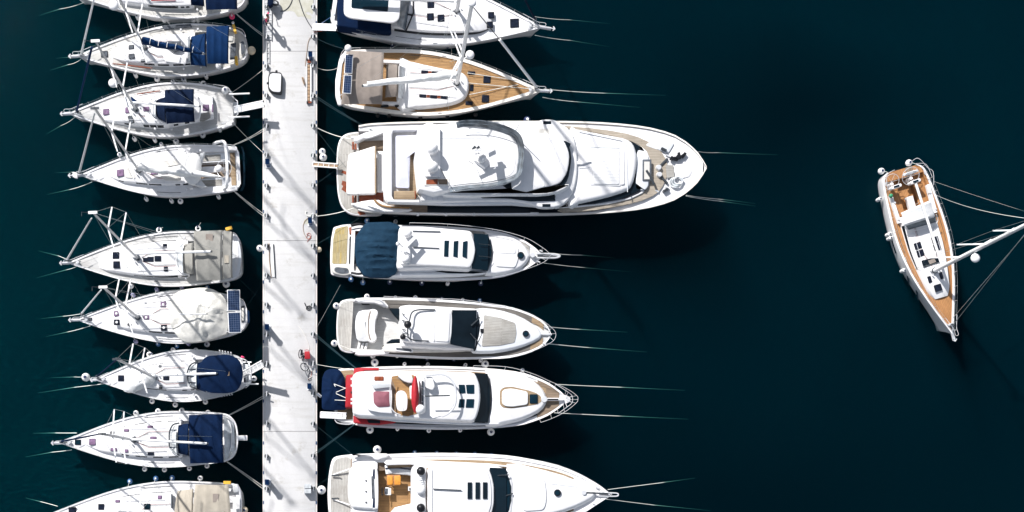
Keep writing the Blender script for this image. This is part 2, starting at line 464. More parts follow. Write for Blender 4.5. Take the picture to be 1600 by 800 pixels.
def patch_bm(c4, nu=8, nv=8, f=None, thick=.03):
    """bilinear patch of 4 world corners, f(u,v) adds height; with thickness"""
    bm = bmesh.new(); a, b_, c, d = c4; top = []; bot = []
    for i in range(nu + 1):
        u = i / nu; rt = []; rb = []
        for j in range(nv + 1):
            v_ = j / nv
            p = (a.lerp(b_, u)).lerp(d.lerp(c, u), v_)
            q = p + Vector((0, 0, f(u, v_) if f else 0))
            rt.append(bm.verts.new(q)); rb.append(bm.verts.new(q - Vector((0, 0, thick))))
        top.append(rt); bot.append(rb)
    for i in range(nu):
        for j in range(nv):
            bm.faces.new((top[i][j], top[i + 1][j], top[i + 1][j + 1], top[i][j + 1]))
            bm.faces.new((bot[i][j + 1], bot[i + 1][j + 1], bot[i + 1][j], bot[i][j]))
    for i in range(nu):
        bm.faces.new((top[i][0], bot[i][0], bot[i + 1][0], top[i + 1][0])); bm.faces.new((top[i + 1][nv], bot[i + 1][nv], bot[i][nv], top[i][nv]))
    for j in range(nv):
        bm.faces.new((top[0][j + 1], bot[0][j + 1], bot[0][j], top[0][j])); bm.faces.new((top[nu][j], bot[nu][j], bot[nu][j + 1], top[nu][j + 1]))
    return bm
def canopy(name, pts4, z, mat, th, parent=None, arch=.22, bays=3, drop=.12, thick=.03, r=0):
    """bimini or sprayhood top: arched across, with hoops and slight sag between; pts4 = px corners aft-upper, fwd-upper, fwd-lower, aft-lower"""
    c4 = [P(p[0], p[1], p[2] if len(p) > 2 else z) for p in pts4]
    def f(u, v_):
        e = (2 * v_ - 1)
        h = arch * (1 - abs(e) ** 2.6) - arch
        bay = abs(math.sin(math.pi * u * bays))
        h -= .05 * bay * (1 - .4 * abs(e))
        ee = abs(2 * u - 1)
        h -= drop * max(0, (ee - .85) / .15) ** 2
        return h + .012 * noise.noise(Vector((u * 9, v_ * 9, z)))
    return obj(name, patch_bm(c4, 8 * bays, 14, f, thick), mat, th, parent)

# ------------------------------------------------------------------ boats
BOATS = {}
class Boat(Thing):
    def __init__(s, name, label, cat, short, stern, bow, beam, prof, zs, zb, group=None):
        S = P(*stern, zs); B = P(*bow, zb); zs = S.z; zb = B.z
        d = B - S; rz = math.atan2(d.y, d.x)
        super().__init__(name, label, cat, (S.x, S.y, 0), rz, group)
        s.trees = []
        s.S, s.B, s.rz, s.L, s.zs, s.zb, s.short = S, B, rz, Vector((d.x, d.y, 0)).length, zs, zb, short
        s.fx = Vector((math.cos(rz), math.sin(rz), 0)); s.fy = Vector((-math.sin(rz), math.cos(rz), 0))
        s.hb = beam * (D - zs) / F / 2; s.prof = prof
        BOATS[short] = s
    def hw(s, t_):
        pr = s.prof
        t_ = min(max(t_, 0), 1)
        for i in range(len(pr) - 1):
            if t_ <= pr[i + 1][0]:
                t0, a = pr[i]; t1, b_ = pr[i + 1]
                p0 = pr[i - 1][1] if i else a; p3 = pr[i + 2][1] if i + 2 < len(pr) else b_
                u = (t_ - t0) / (t1 - t0)
                m0 = (b_ - p0) / max(1e-6, (t1 - (pr[i - 1][0] if i else t0))) * (t1 - t0)
                m1 = (p3 - a) / max(1e-6, ((pr[i + 2][0] if i + 2 < len(pr) else t1) - t0)) * (t1 - t0)
                h = (2 * u ** 3 - 3 * u * u + 1) * a + (u ** 3 - 2 * u * u + u) * m0 + (-2 * u ** 3 + 3 * u * u) * b_ + (u ** 3 - u * u) * m1
                return max(.004, h) * s.hb
        return .004
    def dz(s, t_): return s.zs + (s.zb - s.zs) * t_ ** 1.6
    def at(s, t_, y, z): return Vector((s.S.x, s.S.y, 0)) + s.fx * (t_ * s.L) + s.fy * y + Vector((0, 0, z))
    def stations(s, extra=()):
        ts = {0, .01, .02, .035, .055, .08, .11, .15, .2, .25, .3, .35, .4, .45, .5, .55, .6, .65, .7, .75, .8, .84, .88, .91, .94, .96, .975, .99, 1.0}
        ts |= set(extra)
        return sorted(ts)
    def hull(s, mat='gelcoat', rim='gelcoat', rimw=.10, rimh=.07, flare=.10, rake=.0, stripe=None, bottom=True, bowrake=.5, rimdark=False):
        bm = bmesh.new(); prev = None
        lv = [(-.55, .35), (-.25, .75), (0, 1 - flare), (.25, 1 - flare * .55), (.55, 1 - flare * .22), (.85, 1.0), (1.0, 1.0)]
        for t_ in s.stations():
            h = s.hw(t_); zd = s.dz(t_); row = []
            fs = max(0.0, (t_ - .55) / .45)
            for sg in (1, -1):
                part = []
                for a, k in lv:
                    z = a * zd if a > 0 else a * 1.6 * (1 - .5 * t_)
                    kk = k - fs * (1 - max(a, 0)) * .35 * (1 if a < 1 else 0)
                    x = t_ * s.L
                    x -= (1 - max(a, 0)) * bowrake * max(0, (t_ - .75) / .25) ** 1.5
                    x += (1 - t_) ** 12 * (-rake) * (1 - max(a, 0))
                    part.append((x, sg * h * max(.02, kk), z))
                row.append(part)
            ring = [bm.verts.new(s.M @ Vector(p)) for p in row[0][::-1]] + [bm.verts.new(s.M @ Vector(p)) for p in row[1]]
            if prev:
                for i in range(len(ring) - 1): bm.faces.new((prev[i], prev[i + 1], ring[i + 1], ring[i]))
            else: bm.faces.new(ring)
            prev = ring
        bm.faces.new(list(reversed(prev)))
        o = obj('hull', bm, mat, s)
        # gunwale / toe rail strip
        for_bm = bmesh.new()
        for sg in (1, -1):
            pv = None
            for t_ in s.stations():
                h = s.hw(t_); zd = s.dz(t_); wi = min(rimw, h * .9)
                q = [(h + .015, zd - .05), (h + .015, zd + rimh), (h - wi, zd + rimh), (h - wi, zd - .05)]
                vv = [for_bm.verts.new(s.M @ Vector((t_ * s.L, sg * y, z))) for y, z in q]
                if pv:
                    for i in range(4): for_bm.faces.new((pv[i], pv[(i + 1) % 4], vv[(i + 1) % 4], vv[i]))
                else: for_bm.faces.new(vv)
                pv = vv
            for_bm.faces.new(list(reversed(pv)))
        obj('gunwale', for_bm, rim, s)
        return o
    def deck(s, mat='nonskid', wells=(), inset=.06, crown=.05, t0=0.0, t1=.995, wallmat=None):
        """wells = [(ta, tb, half width m, z)], nested ones later; deck mesh steps down into them"""
        e = .0008
        ex = []
        for (a, b_, hwid, z) in wells: ex += [a - e, a + e, b_ - e, b_ + e]
        ts = [t_ for t_ in s.stations(ex) if t0 - 1e-6 <= t_ <= t1]
        if ts[0] > t0: ts = [t0] + ts
        wid = sorted({wl[2] for wl in wells}, reverse=True)
        bm = bmesh.new(); prev = None
        for t_ in ts:
            h = max(.01, s.hw(t_) - inset)
            cols = [-h, -h * .97]
            for w_ in wid: cols += [-min(w_, h * .95) - .004, -min(w_, h * .95) + .004]
            mid = cols[-1]
            cols += [mid * .66, mid * .33, 0]
            cols += [-c for c in cols[:-1]][::-1]
            row = []
            for c in cols:
                z = s.dz(t_) + crown * (1 - (c / h) ** 2) - .015
                for (a, b_, hwid, zz) in wells:
                    if a <= t_ <= b_ and abs(c) < min(hwid, h * .95): z = zz
                row.append(bm.verts.new(s.at(t_, c, z)))
            if prev:
                for i in range(len(row) - 1): bm.faces.new((prev[i], prev[i + 1], row[i + 1], row[i]))
            prev = row
        return obj('deck', bm, mat, s)
    def loft(s, name, t0, t1, wf, hf, mat, base=0.0, inw=.16, crown=.07, parent=None, n=26, tip=.12, blunt=.03, zflat=None):
        """coachroof: wf(u) half width (m), hf(u) height (m), u 0 aft .. 1 fwd"""
        bm = bmesh.new(); prev = None
        s.lastloft = (t0, t1, wf, hf, inw)
        for k in range(n + 1):
            u = k / n; uu = .5 - .5 * math.cos(math.pi * u) if n > 10 else u
            uu = .35 * uu + .65 * u
            t_ = t0 + (t1 - t0) * uu
            wd = wf(uu); hh = hf(uu); zd = s.dz(t_) + .03 + base
            if k == 0: wd *= .97
            wt = max(wd * .3, wd - inw * min(1, hh / .35))
            sec = [(wd, -.05), (wd - .01, .02), (wt + (wd - wt) * .35, hh * .72), (wt + .01, hh * .93), (wt * .93, hh), (wt * .5, hh + crown * .75), (0, hh + crown)]
            pts = [(y, z) for y, z in sec] + [(-y, z) for y, z in sec[:-1]][::-1]
            row = [bm.verts.new(s.at(t_, y, zd + z)) for y, z in pts]
            if prev:
                for i in range(len(row) - 1): bm.faces.new((prev[i], prev[i + 1], row[i + 1], row[i]))
            else: bm.faces.new(row)
            prev = row
        bm.faces.new(list(reversed(prev)))
        return obj(name, bm, mat, s, parent)
    def sidewindow(s, ua, ub, side, lo=.25, hi=.62, mat='glass', out=.012, n=8, parent=None, taper=.0, name='side_window'):
        """dark strip on the flank of the last loft"""
        t0, t1, wf, hf, inw = s.lastloft; bm = bmesh.new(); pv = None
        for k in range(n + 1):
            u = ua + (ub - ua) * k / n; t_ = t0 + (t1 - t0) * u
            wd = wf(u); hh = hf(u); wt = max(wd * .3, wd - inw * min(1, hh / .35)); zd = s.dz(t_) + .03
            pts = []
            cl = 1 - taper * (k / n)
            for a in (lo, lo + (hi - lo) * cl):
                y = (wd - .01) + ((wt + (wd - wt) * .35) - (wd - .01)) * (a / .72)
                pts.append((y + out, .02 + a * (hh - .02)))
            vv = [bm.verts.new(s.at(t_, side * y, zd + z)) for y, z in pts] + [bm.verts.new(s.at(t_, side * (y - .03), zd + z)) for y, z in pts[::-1]]
            if pv:
                for i in range(4): bm.faces.new((pv[i], pv[(i + 1) % 4], vv[(i + 1) % 4], vv[i]))
            else: bm.faces.new(vv)
            pv = vv
        bm.faces.new(list(reversed(pv)))
        return obj(name, bm, mat, s, parent)
    def topz(s, px, py, w_, h_, z):
        for it in range(3):
            best = -9
            for dx in (-.42, 0, .42):
                for dy in (-.42, 0, .42):
                    q = s.inv @ P(px + dx * w_, py + dy * h_, z)
                    for tr_ in s.trees:
                        hit = tr_.ray_cast(Vector((q.x, q.y, 20)), Vector((0, 0, -1)))
                        if hit[0] is not None: best = max(best, hit[0].z)
            if best > -9: z = best - .012
        return z
    def hatch(s, px, py, w_, h_, z, mat='hatch_grey', frame=None, ang=None, dot=False):
        frame = frame or ('hatch_frame' if mat == 'hatch_lilac' else 'black')
        a = -math.degrees(s.rz) if ang is None else ang
        z = s.topz(px, py, w_, h_, z)
        f = slab('hatch', rect(px, py, w_, h_, a), z + .035, .06, frame, s, r=.05, bev=.01)
        slab('pane', rect(px, py, w_ - 1.8, h_ - 1.8, a), z + .043, .02, mat, s, parent=f, r=.04, bev=0)
        if dot: obj('vent', dome_bm(P(px, py, z + .045), .09, .05), 'gelcoat', s, parent=f)
        return f
    def rails(s, ta=.02, tb=.985, step=.085, h=.62, out=.0, pulpit=True, pushpit=True, mat='steel', wires=(.62, .32), r=.011, skip=()):
        ts = []; t_ = ta
        while t_ < tb: ts.append(t_); t_ += step
        ts.append(tb)
        for sg in (1, -1):
            for t_ in ts:
                if any(a < t_ < b_ for a, b_ in skip): continue
                y = sg * max(.02, s.hw(t_) - .07 + out)
                tube('stanchion', [s.at(t_, y, s.dz(t_) + .02), s.at(t_, y + sg * .02, s.dz(t_) + h)], r, mat, s, sides=5)
            for wz in wires:
                fine = [ta + (tb - ta) * k / 40 for k in range(41)]
                tube('lifeline', [s.at(t_, sg * max(.02, s.hw(t_) - .05 + out), s.dz(t_) + wz) for t_ in fine], .006, 'wire', s, sides=4)
        if pulpit:
            a = .90; pts = []
            for sg in (1, -1):
                seq = [a + (1 - a) * k / 5 for k in range(6)]
                pp = [s.at(t_ + .012 * (t_ > .98), sg * max(.10, s.hw(t_) - .04 + out), s.dz(t_) + h + .03) for t_ in seq]
                pts += pp if sg == 1 else pp[::-1]
            tube('pulpit', spline(pts, 3, False), .017, mat, s)
        if pushpit:
            pts = [s.at(.10, s.hw(.10) - .06, s.dz(0) + h)] + [s.at(.02, s.hw(.03) - .05, s.dz(0) + h), s.at(.0, s.hw(.01) * .6, s.dz(0) + h)]
            tube('pushpit', spline(pts, 4, False), .017, mat, s)
            pts = [Vector((0, 0, 0))] * 0 + [s.at(.10, -s.hw(.10) + .06, s.dz(0) + h)] + [s.at(.02, -s.hw(.03) + .05, s.dz(0) + h), s.at(.0, -s.hw(.01) * .6, s.dz(0) + h)]
            tube('pushpit', spline(pts, 4, False), .017, mat, s)
    def rig(s, base, head, H, zbase, boom=None, boomz=2.9, boomr=.09, boomsail=None, jib='alu_white', jibbase=None, jibhead=None, jibz=None, jr=(.075, .045),
            spreaders=((.40, 1.9), (.68, 1.25)), sweep=.45, radome=None, mastmat='alu', mr=.085, headstyle='crane', jibw=True, backstay=True, shroudmat='wire'):
        b0 = P(*base, zbase); h0 = P(*head, H)
        bm = tube_bm([b0, b0.lerp(h0, .5), h0], mr, sides=10, r2=mr * .8)
        mast = obj('mast', bm, mastmat, s)
        obj('mast_collar', cyl_bm(b0 + Vector((0, 0, .06)), .2, .12, seg=16), 'dark_metal', s, parent=mast)
        for _k in range(5):
            a = _k * 1.26 + .4
            obj('winch', cyl_bm(b0 + Vector((.32 * math.cos(a), .32 * math.sin(a), .09)), .05, .14, seg=8), 'steel', s, parent=mast)
        if headstyle == 'crane':
            obj('masthead', box_bm(h0, (.52, .16, .08), rz=s.rz), 'gelcoat', s, parent=mast)
            obj('anemometer', tube_bm([h0 + s.fx * .3, h0 + s.fx * .6 + Vector((0, 0, .25)), h0 + s.fx * .6 + s.fy * .25 + Vector((0, 0, .3))], .02), 'dark_metal', s, parent=mast)
        elif headstyle == 'disc':
            obj('masthead', dome_bm(h0, .25, .2), 'gelcoat', s, parent=mast)
        else:
            obj('masthead', box_bm(h0, (.5, .12, .08), rz=s.rz), 'dark_metal', s, parent=mast)
            obj('antenna', tube_bm([h0, h0 + Vector((0, 0, .8)) + s.fx * -.1], .012), 'dark_metal', s, parent=mast)
        tips = []
        for fr, ln in spreaders:
            c = b0.lerp(h0, fr)
            for sg in (1, -1):
                tip = c + s.fy * sg * ln - s.fx * sweep * (ln / 1.9)
                dd_ = (tip - c).normalized(); nn_ = dd_.cross(Vector((0, 0, 1))).normalized()
                obj('spreader', patch_bm([c - nn_ * .05, c + nn_ * .05, tip + nn_ * .04, tip - nn_ * .04], 1, 3, None, .03), 'alu_white', s, parent=mast)
                tips.append((fr, sg, tip))
        t_m = ((b0 - s.S).dot(s.fx)) / s.L
        for sg in (1, -1):
            ch = s.at(t_m - .03, sg * (s.hw(t_m) - .25), s.dz(t_m))
            seq = [ch] + [tp for fr, g_, tp in tips if g_ == sg] + [h0]
            obj('shroud', tube_bm(seq, .009, sides=4), shroudmat, s, parent=mast)
            if tips:
                first = [tp for fr, g_, tp in tips if g_ == sg][0]
                obj('shroud', tube_bm([s.at(t_m - .045, sg * (s.hw(t_m) - .35), s.dz(t_m)), b0.lerp(h0, spreaders[0][0] + .01)], .010, sides=4), shroudmat, s, parent=mast)
                obj('shroud', tube_bm([first, b0.lerp(h0, min(.95, spreaders[-1][0]))], .008, sides=4), shroudmat, s, parent=mast)
        if backstay:
            tube('backstay', [s.at(.01, 0, s.dz(0) + .1), h0], .008, shroudmat, s, sides=4)
        if jib:
            jb = P(*jibbase, s.zb + .35) if jibbase else s.at(.965, 0, s.zb + .3)
            jh = P(*jibhead, jibz) if jibhead else b0.lerp(h0, .97)
            tp = s.B + (jh - s.B) * .02
            st = tube('forestay', [s.at(.985, 0, s.zb + .05), jb], .014, 'steel', s)
            n_ = 10; pp = [jb.lerp(jh, k / n_) + Vector((0, 0, 0)) for k in range(n_ + 1)]
            bm = bmesh.new()
            tube_bm(pp, jr[0], bm, sides=8, r2=jr[1])
            obj('furled_sail', bm, jib, s)
            obj('furling_drum', cyl_bm(jb - Vector((0, 0, .12)), .13, .14, seg=14), 'dark_metal', s)
        if boom:
            g0 = b0.lerp(h0, (boomz - zbase) / (H - zbase)); g1 = P(*boom, boomz + .1)
            bo = obj('boom', tube_bm([g0, g1], boomr, sides=10), 'alu_white', s)
            d = (g1 - g0)
            obj('boom_cap', tube_bm([g1, g1 + d.normalized() * .12], boomr * .75), 'dark_metal', s, parent=bo)
            tube('mainsheet', [g0.lerp(g1, .8), s.at(max(.12, ((g0.lerp(g1, .8) - s.S).dot(s.fx)) / s.L), .1, s.dz(.2) + .4)], .012, 'rope_white', s, sides=4)
            if backstay: tube('topping_lift', [g1, h0], .006, shroudmat, s, sides=4)
            if boomsail:
                mat, w0, w1, fr0, fr1 = boomsail
                n_ = 22; bm = bmesh.new(); prev = None
                side = d.normalized().cross(Vector((0, 0, 1))).normalized()
                for k in range(n_ + 1):
                    u = k / n_; c = g0.lerp(g1, fr0 + (fr1 - fr0) * u)
                    ww = w0 + (w1 - w0) * u; hh = .34 - .16 * u
                    jit = .22 * ww * noise.noise(Vector((u * 6, s.L, 1))); row = []
                    for q in range(12):
                        a = 2 * math.pi * q / 12
                        rr = 1 + .16 * noise.noise(Vector((u * 9, q * .9, s.L)))
                        row.append(bm.verts.new(c + side * (math.cos(a) * ww / 2 * rr + jit) + Vector((0, 0, .16 + math.sin(a) * hh * rr))))
                    if prev:
                        for q in range(12): bm.faces.new((prev[q], prev[(q + 1) % 12], row[(q + 1) % 12], row[q]))
                    else: bm.faces.new(row)
                    prev = row
                bm.faces.new(list(reversed(prev)))
                sc = obj('sail_cover', bm, mat, s)
                if mat != 'sail':
                    for k in range(1, 7):
                        c = g0.lerp(g1, fr0 + (fr1 - fr0) * k / 7)
                        obj('sail_tie', tube_bm([c - side * .2 + Vector((0, 0, .45)), c + Vector((0, 0, .52)), c + side * .2 + Vector((0, 0, .45))], .02), 'alu_white', s, parent=sc)
        if radome:
            px, py, z, r_ = radome
            c = P(px, py, z)
            m_ = b0.lerp(h0, (z - zbase) / (H - zbase))
            rd = obj('radome', dome_bm(c, r_, .28), 'gelcoat', s)
            obj('bracket', tube_bm([m_, c + Vector((0, 0, .02))], .04), 'alu_white', s, parent=rd)
        return mast
    def foredeck_gear(s, anchor=True, gear=True, roller=.55):
        if anchor:
            a = obj('anchor', tube_bm([s.at(.975, 0, s.zb + .15), s.at(1.0, 0, s.zb + .12) + s.fx * roller], .04), 'steel', s)
            e = s.at(1.0, 0, s.zb + .12) + s.fx * roller
            obj('fluke', tube_bm([e - s.fx * .1 + s.fy * .15, e + s.fx * .04, e - s.fx * .1 - s.fy * .15], .045, r2=.045), 'steel', s, parent=a)
            obj('bow_roller', box_bm(s.at(1.0, 0, s.zb + .02) + s.fx * roller * .3, (roller * .9, .2, .08), rz=s.rz), 'steel', s)
        if gear:
            wl = obj('windlass', cyl_bm(s.at(.945, 0, s.zb + .1), .11, .2, seg=12), 'steel', s)
            obj('chain', tube_bm([s.at(.95, 0, s.zb + .1), s.at(.985, 0, s.zb + .12)], .03), 'dark_metal', s, parent=wl)
            for sg in (1, -1):
                obj('cleat', tube_bm([s.at(.935, sg * (s.hw(.935) - .12), s.zb + .1), s.at(.95, sg * (s.hw(.95) - .12), s.zb + .1)], .03), 'steel', s)
                obj('cleat', tube_bm([s.at(.05, sg * (s.hw(.05) - .18), s.dz(.05) + .1), s.at(.07, sg * (s.hw(.07) - .18), s.dz(.07) + .1)], .03), 'steel', s)
                obj('cleat', tube_bm([s.at(.5, sg * (s.hw(.5) - .14), s.dz(.5) + .1), s.at(.52, sg * (s.hw(.52) - .14), s.dz(.52) + .1)], .03), 'steel', s)
    def on(s, t_, y, up):
        q = s.at(t_, y, 0); ql = s.inv @ q; best = s.dz(t_)
        for tr_ in s.trees:
            hit = tr_.ray_cast(Vector((ql.x, ql.y, 20)), Vector((0, 0, -1)))
            if hit[0] is not None: best = max(best, hit[0].z)
        return Vector((q.x, q.y, best + up))
    def clutter(s, tmast, tcock, n=2, zr=.45):
        """halyards led aft, genoa tracks, winches and handrails"""
        for sg in (1, -1):
            y = s.hw((tmast + tcock) / 2) * .62
            tube('genoa_track', [s.on(tcock + .02 + .03 * k, sg * s.hw(tcock + .02 + .03 * k) * .84, .03) for k in range(6)], .014, 'dark_metal', s, sides=4)
            tube('handrail', spline([s.on(tcock + .06 + .05 * k, sg * y * .66, .07) for k in range(5)], 3, False), .018, 'steel', s, sides=5)
            for q in range(n):
                tt = tcock - .02 - .10 * q
                yy = min(s.hw(tt) * .74, 1.45)
                wch = obj('winch', cyl_bm(s.at(tt, sg * yy, s.dz(tt) + .26), .09, .2, seg=12, r2=.07), 'steel', s)
            for q in range(3):
                tube('halyard', [s.on(tmast + (tcock + .03 - tmast) * k / 8, sg * (.12 + (.30 + .07 * q) * min(1, k / 3)), .02) for k in range(9)], .009, ('rope_white', 'rope_dark', 'rope_red')[q], s, sides=4)
def wheel(b, px, py, z, r=.5, tilt=1.1):
    c = P(px, py, z)
    pts = []
    ax = b.fx * math.cos(tilt) + Vector((0, 0, math.sin(tilt)))
    u_ = b.fy; v_ = ax.cross(u_)
    for k in range(19):
        a = 2 * math.pi * k / 18; pts.append(c + r * (math.cos(a) * u_ + math.sin(a) * v_))
    wh = tube('steering_wheel', pts, .018, 'steel', b, sides=6)
    for k in range(3):
        a = math.pi * k / 3; obj('spoke', tube_bm([c - r * (math.cos(a) * u_ + math.sin(a) * v_), c + r * (math.cos(a) * u_ + math.sin(a) * v_)], .009, sides=4), 'steel', b, parent=wh)
    obj('pedestal', cyl_bm(c + Vector((0, 0, -.45)) + b.fx * .15, .14, .9, seg=10, r2=.1), 'gelcoat', b, parent=wh)

PROF_WIDE = [(0, .60), (.010, .71), (.028, .80), (.055, .855), (.1, .90), (.2, .95), (.32, 1), (.45, .985), (.58, .87), (.7, .68), (.82, .43), (.92, .20), (1, .01)]
PROF_ROUND = [(0, .22), (.012, .42), (.03, .56), (.06, .67), (.11, .78), (.18, .88), (.28, .97), (.38, 1), (.5, .95), (.62, .80), (.74, .59), (.85, .36), (.93, .18), (1, .01)]
PROF_MID = [(0, .56), (.03, .64), (.08, .74), (.15, .85), (.25, .95), (.36, 1), (.48, .97), (.6, .84), (.72, .64), (.84, .38), (.93, .18), (1, .01)]
PROF_YACHT = [(0, .86), (.03, .92), (.08, .95), (.18, .98), (.3, 1), (.45, 1), (.58, .97), (.7, .91), (.79, .82), (.85, .69), (.9, .55), (.94, .38), (.97, .22), (1, .01)]
PROF_FULL = PROF_YACHT[:8] + [(.79, .86), (.88, .69), (.93, .54), (.965, .37), (.985, .22), (1, .01)]
PROF_FINE = PROF_YACHT[:5] + [(.45, .99), (.6, .94), (.7, .84), (.8, .70), (.88, .50), (.94, .29), (.975, .14), (1, .01)]
GL = 'yachts berthed along the left side of the pier'
def standard_roof(b, t0, t1, frac, h0, mat='gelcoat', wmax=9, rear=1.0, tipw=.35):
    def wf(u):
        t_ = t0 + (t1 - t0) * u
        wd = min(frac * b.hw(t_), wmax)
        return wd * (1 - (1 - tipw) * max(0, (u - .8) / .2) ** 2)
    def hf(u): return h0 * (1 - .25 * u) * (1 - max(0, (u - .72) / .28) ** 1.8 * .9)
    return b.loft('coachroof', t0, t1, wf, hf, mat)
# ================================================================== setting
def sheet(name, size, z, mat, label=None):
    bm = bmesh.new(); s_ = size
    vs_ = [bm.verts.new((x, y, z)) for x, y in ((-s_, -s_), (s_, -s_), (s_, s_), (-s_, s_))]
    bm.faces.new(vs_); o = obj(name, bm, mat); o['kind'] = 'structure'
    if label: o['label'] = label
    return o
bm = box_bm((0, 0, -4.5), (1800, 1800, 9)); o = obj('water', bm, 'water'); o['kind'] = 'structure'
sheet('seabed', 900, -9.2, 'seabed')

# ================================================================== sailing yachts, left row
# --- cut by the top edge
b = Boat('sailing_yacht', 'white sloop with navy bimini cut off by the top edge left of the pier', 'sailboat', 'top left sloop', (384, -14), (112, -9), 82, PROF_ROUND, 1.15, 1.5, GL)
b.hull(); b.deck('nonskid_beige', wells=[(.06, .30, 1.25, .95), (.10, .28, .42, .55)])
standard_roof(b, .30, .80, .64, .42); 
for ua, ub in ((.18, .52),): b.sidewindow(ua, ub, 1, mat='glass', lo=.2, hi=.75)
for ua, ub in ((.05, .09), (.11, .15)): b.sidewindow(ua, ub, 1, mat='glass')
canopy('bimini', [(370, -48), (319, -46), (321, 13), (370, 12)], 3.3, 'canvas_navy', b)
canopy('sprayhood', [(318, -40), (296, -36), (297, 4), (318, 6)], 2.6, 'canvas_navy', b, arch=.4, bays=2)
slab('canvas_trim', [(236, -6), (274, -6), (274, 1.5), (236, 1)], 1.75, .06, 'red', b, bev=.01)
b.rig((222, -12), (152, -162), 16.0, 1.7, boom=(312, -12), boomsail=('canvas_navy', .4, .25, .05, .95), jibbase=(127, -6), radome=None)
b.rails(); b.foredeck_gear(); b.clutter(.42, .3)

# --- second
b = Boat('sailing_yacht', 'white sloop with a bright blue bimini and a fat blue sail cover along its boom', 'sailboat', 'blue-covered sloop', (386, 72), (121, 88), 81, PROF_ROUND, 1.15, 1.5, GL)
b.hull(); b.deck('nonskid_beige', wells=[(.05, .30, 1.2, .95), (.12, .28, .42, .55)])
standard_roof(b, .30, .80, .64, .42)
for ua, ub in ((.08, .14), (.16, .28), (.33, .46), (.50, .62)): b.sidewindow(ua, ub, 1, lo=.3, hi=.7); b.sidewindow(ua, ub, -1, lo=.3, hi=.7)
b.hatch(205, 73.5, 9, 7, 1.85); b.hatch(205.5, 87.5, 9.5, 7.5, 1.85); b.hatch(163, 84.5, 11, 10, 1.45); b.hatch(223, 95, 6.5, 4.5, 1.8)
slab('companionway', [(253, 68), (262, 64), (282, 64), (283, 76), (272, 82), (262, 74)], 1.98, .12, 'hatch_grey', b, bev=.02)
slab('locker', [(253, 82), (292, 88), (290, 100), (258, 96)], 1.86, .1, 'nonskid', b, r=.1)
canopy('sprayhood', [(321, 48), (296, 54, 2.0), (296, 98, 2.0), (321, 100)], 2.75, 'canvas_blue', b, arch=.4, bays=2, drop=.3)
obj('window', patch_bm([P(297, 56, 2.15), P(293, 58, 1.7), P(293, 95, 1.7), P(297, 95, 2.15)], 3, 8, None, .02), 'smoked_vinyl', b)
canopy('bimini', [(357.5, 37.5), (321.5, 38.5), (323, 97), (356, 97)], 3.3, 'canvas_blue', b, arch=.3)
for y in (40, 94): tube('bimini_frame', [P(340, y, 3.0), P(334, (y - 67) * .95 + 70, 1.2)], .02, 'steel', b)
slab('aft_hatch', [(360, 68), (369, 66), (368, 92), (359, 93)], 1.35, .08, 'hatch_grey', b, r=.06)
slab('stern_step', [(374, 64), (381, 62), (384, 72), (383, 84), (376, 87)], 1.34, .06, 'nonskid_beige', b, r=.08)
slab('stern_grating', [(375.5, 65.5), (380.5, 64), (383, 73), (382, 83), (377, 85.5)], 1.365, .02, 'hatch_grey', b, r=.08, bev=0)
obj('horseshoe_buoy', box_bm(P(366.5, 45.5, 1.8), (.18, .5, .5), rz=b.rz + .2), 'yellow', b)
obj('horseshoe_buoy', box_bm(P(369.5, 95, 1.8), (.18, .5, .5), rz=b.rz), 'yellow', b)
obj('outboard_motor', ball_bm(P(341, 103, 1.7), .22, .8), 'gelcoat', b)
slab('seat', [(356, 50), (365, 50), (364, 64), (356, 64)], 1.7, .3, 'canvas_cream', b, r=.1)
slab('dinghy_boards', [(252, 40), (298, 37), (300, 42), (256, 46)], 1.35, .12, 'hatch_grey', b, r=.05)
tube('boathook', [P(176, 99.5, 1.5), P(238, 106.5, 1.5)], .05, 'mahogany', b)
b.rig((226.5, 75), (159, -56), 16.2, 1.7, boom=(318, 84), boomz=3.0, boomsail=('canvas_blue', .5, .22, .02, .98), jibbase=(127, 84), jibhead=(158, -50), jibz=15.5, jr=(.075, .06), radome=(178, 9, 8.6, .34), spreaders=((.20, 2.0), (.50, 1.5), (.75, 1.1)))
b.rails(); b.foredeck_gear(); b.clutter(.58, .4)

# --- third: deck saloon, canoe stern
b = Boat('sailing_yacht', 'white deck-saloon yacht with navy canopy, purple hatches and a gangway off its narrow stern', 'sailboat', 'deck-saloon yacht', (364, 167), (108, 178), 84, PROF_MID, 1.2, 1.55, GL)
b.hull(rimdark=True); b.deck('teak_silver', wells=[(.24, .44, 1.0, 1.0), (.27, .42, .42, .6)])
def wf(u): return 1.32 * min(1, .62 + .9 * u) if u < .45 else 1.32 * (1 - .55 * ((u - .45) / .55) ** 1.6)
def hf(u): return .30 + .22 * math.exp(-((u - .5) / .22) ** 2) - .2 * max(0, (u - .8) / .2)
b.loft('coachroof', .12, .80, wf, hf, 'gelcoat', inw=.22)
for ua, ub in ((.45, .505), (.515, .57), (.58, .63)):
    b.sidewindow(ua, ub, 1, lo=.25, hi=.72, mat='glass', out=.03); b.sidewindow(ua, ub, -1, lo=.25, hi=.72, mat='glass', out=.03)
for ua, ub in ((.22, .26), (.32, .36), (.76, .80)): b.sidewindow(ua, ub, 1)
b.hatch(165.7, 174.5, 10, 10, 1.72, 'hatch_lilac'); b.hatch(199, 172, 7, 9.5, 1.85, 'hatch_lilac', ang=0); b.hatch(228.6, 170, 10, 7.5, 1.95, 'hatch_lilac', ang=0)
b.hatch(321.5, 168, 10, 10, 1.75, 'hatch_lilac', ang=0); b.hatch(204.5, 186.5, 7, 13, 1.85, 'hatch_grey', ang=-20)
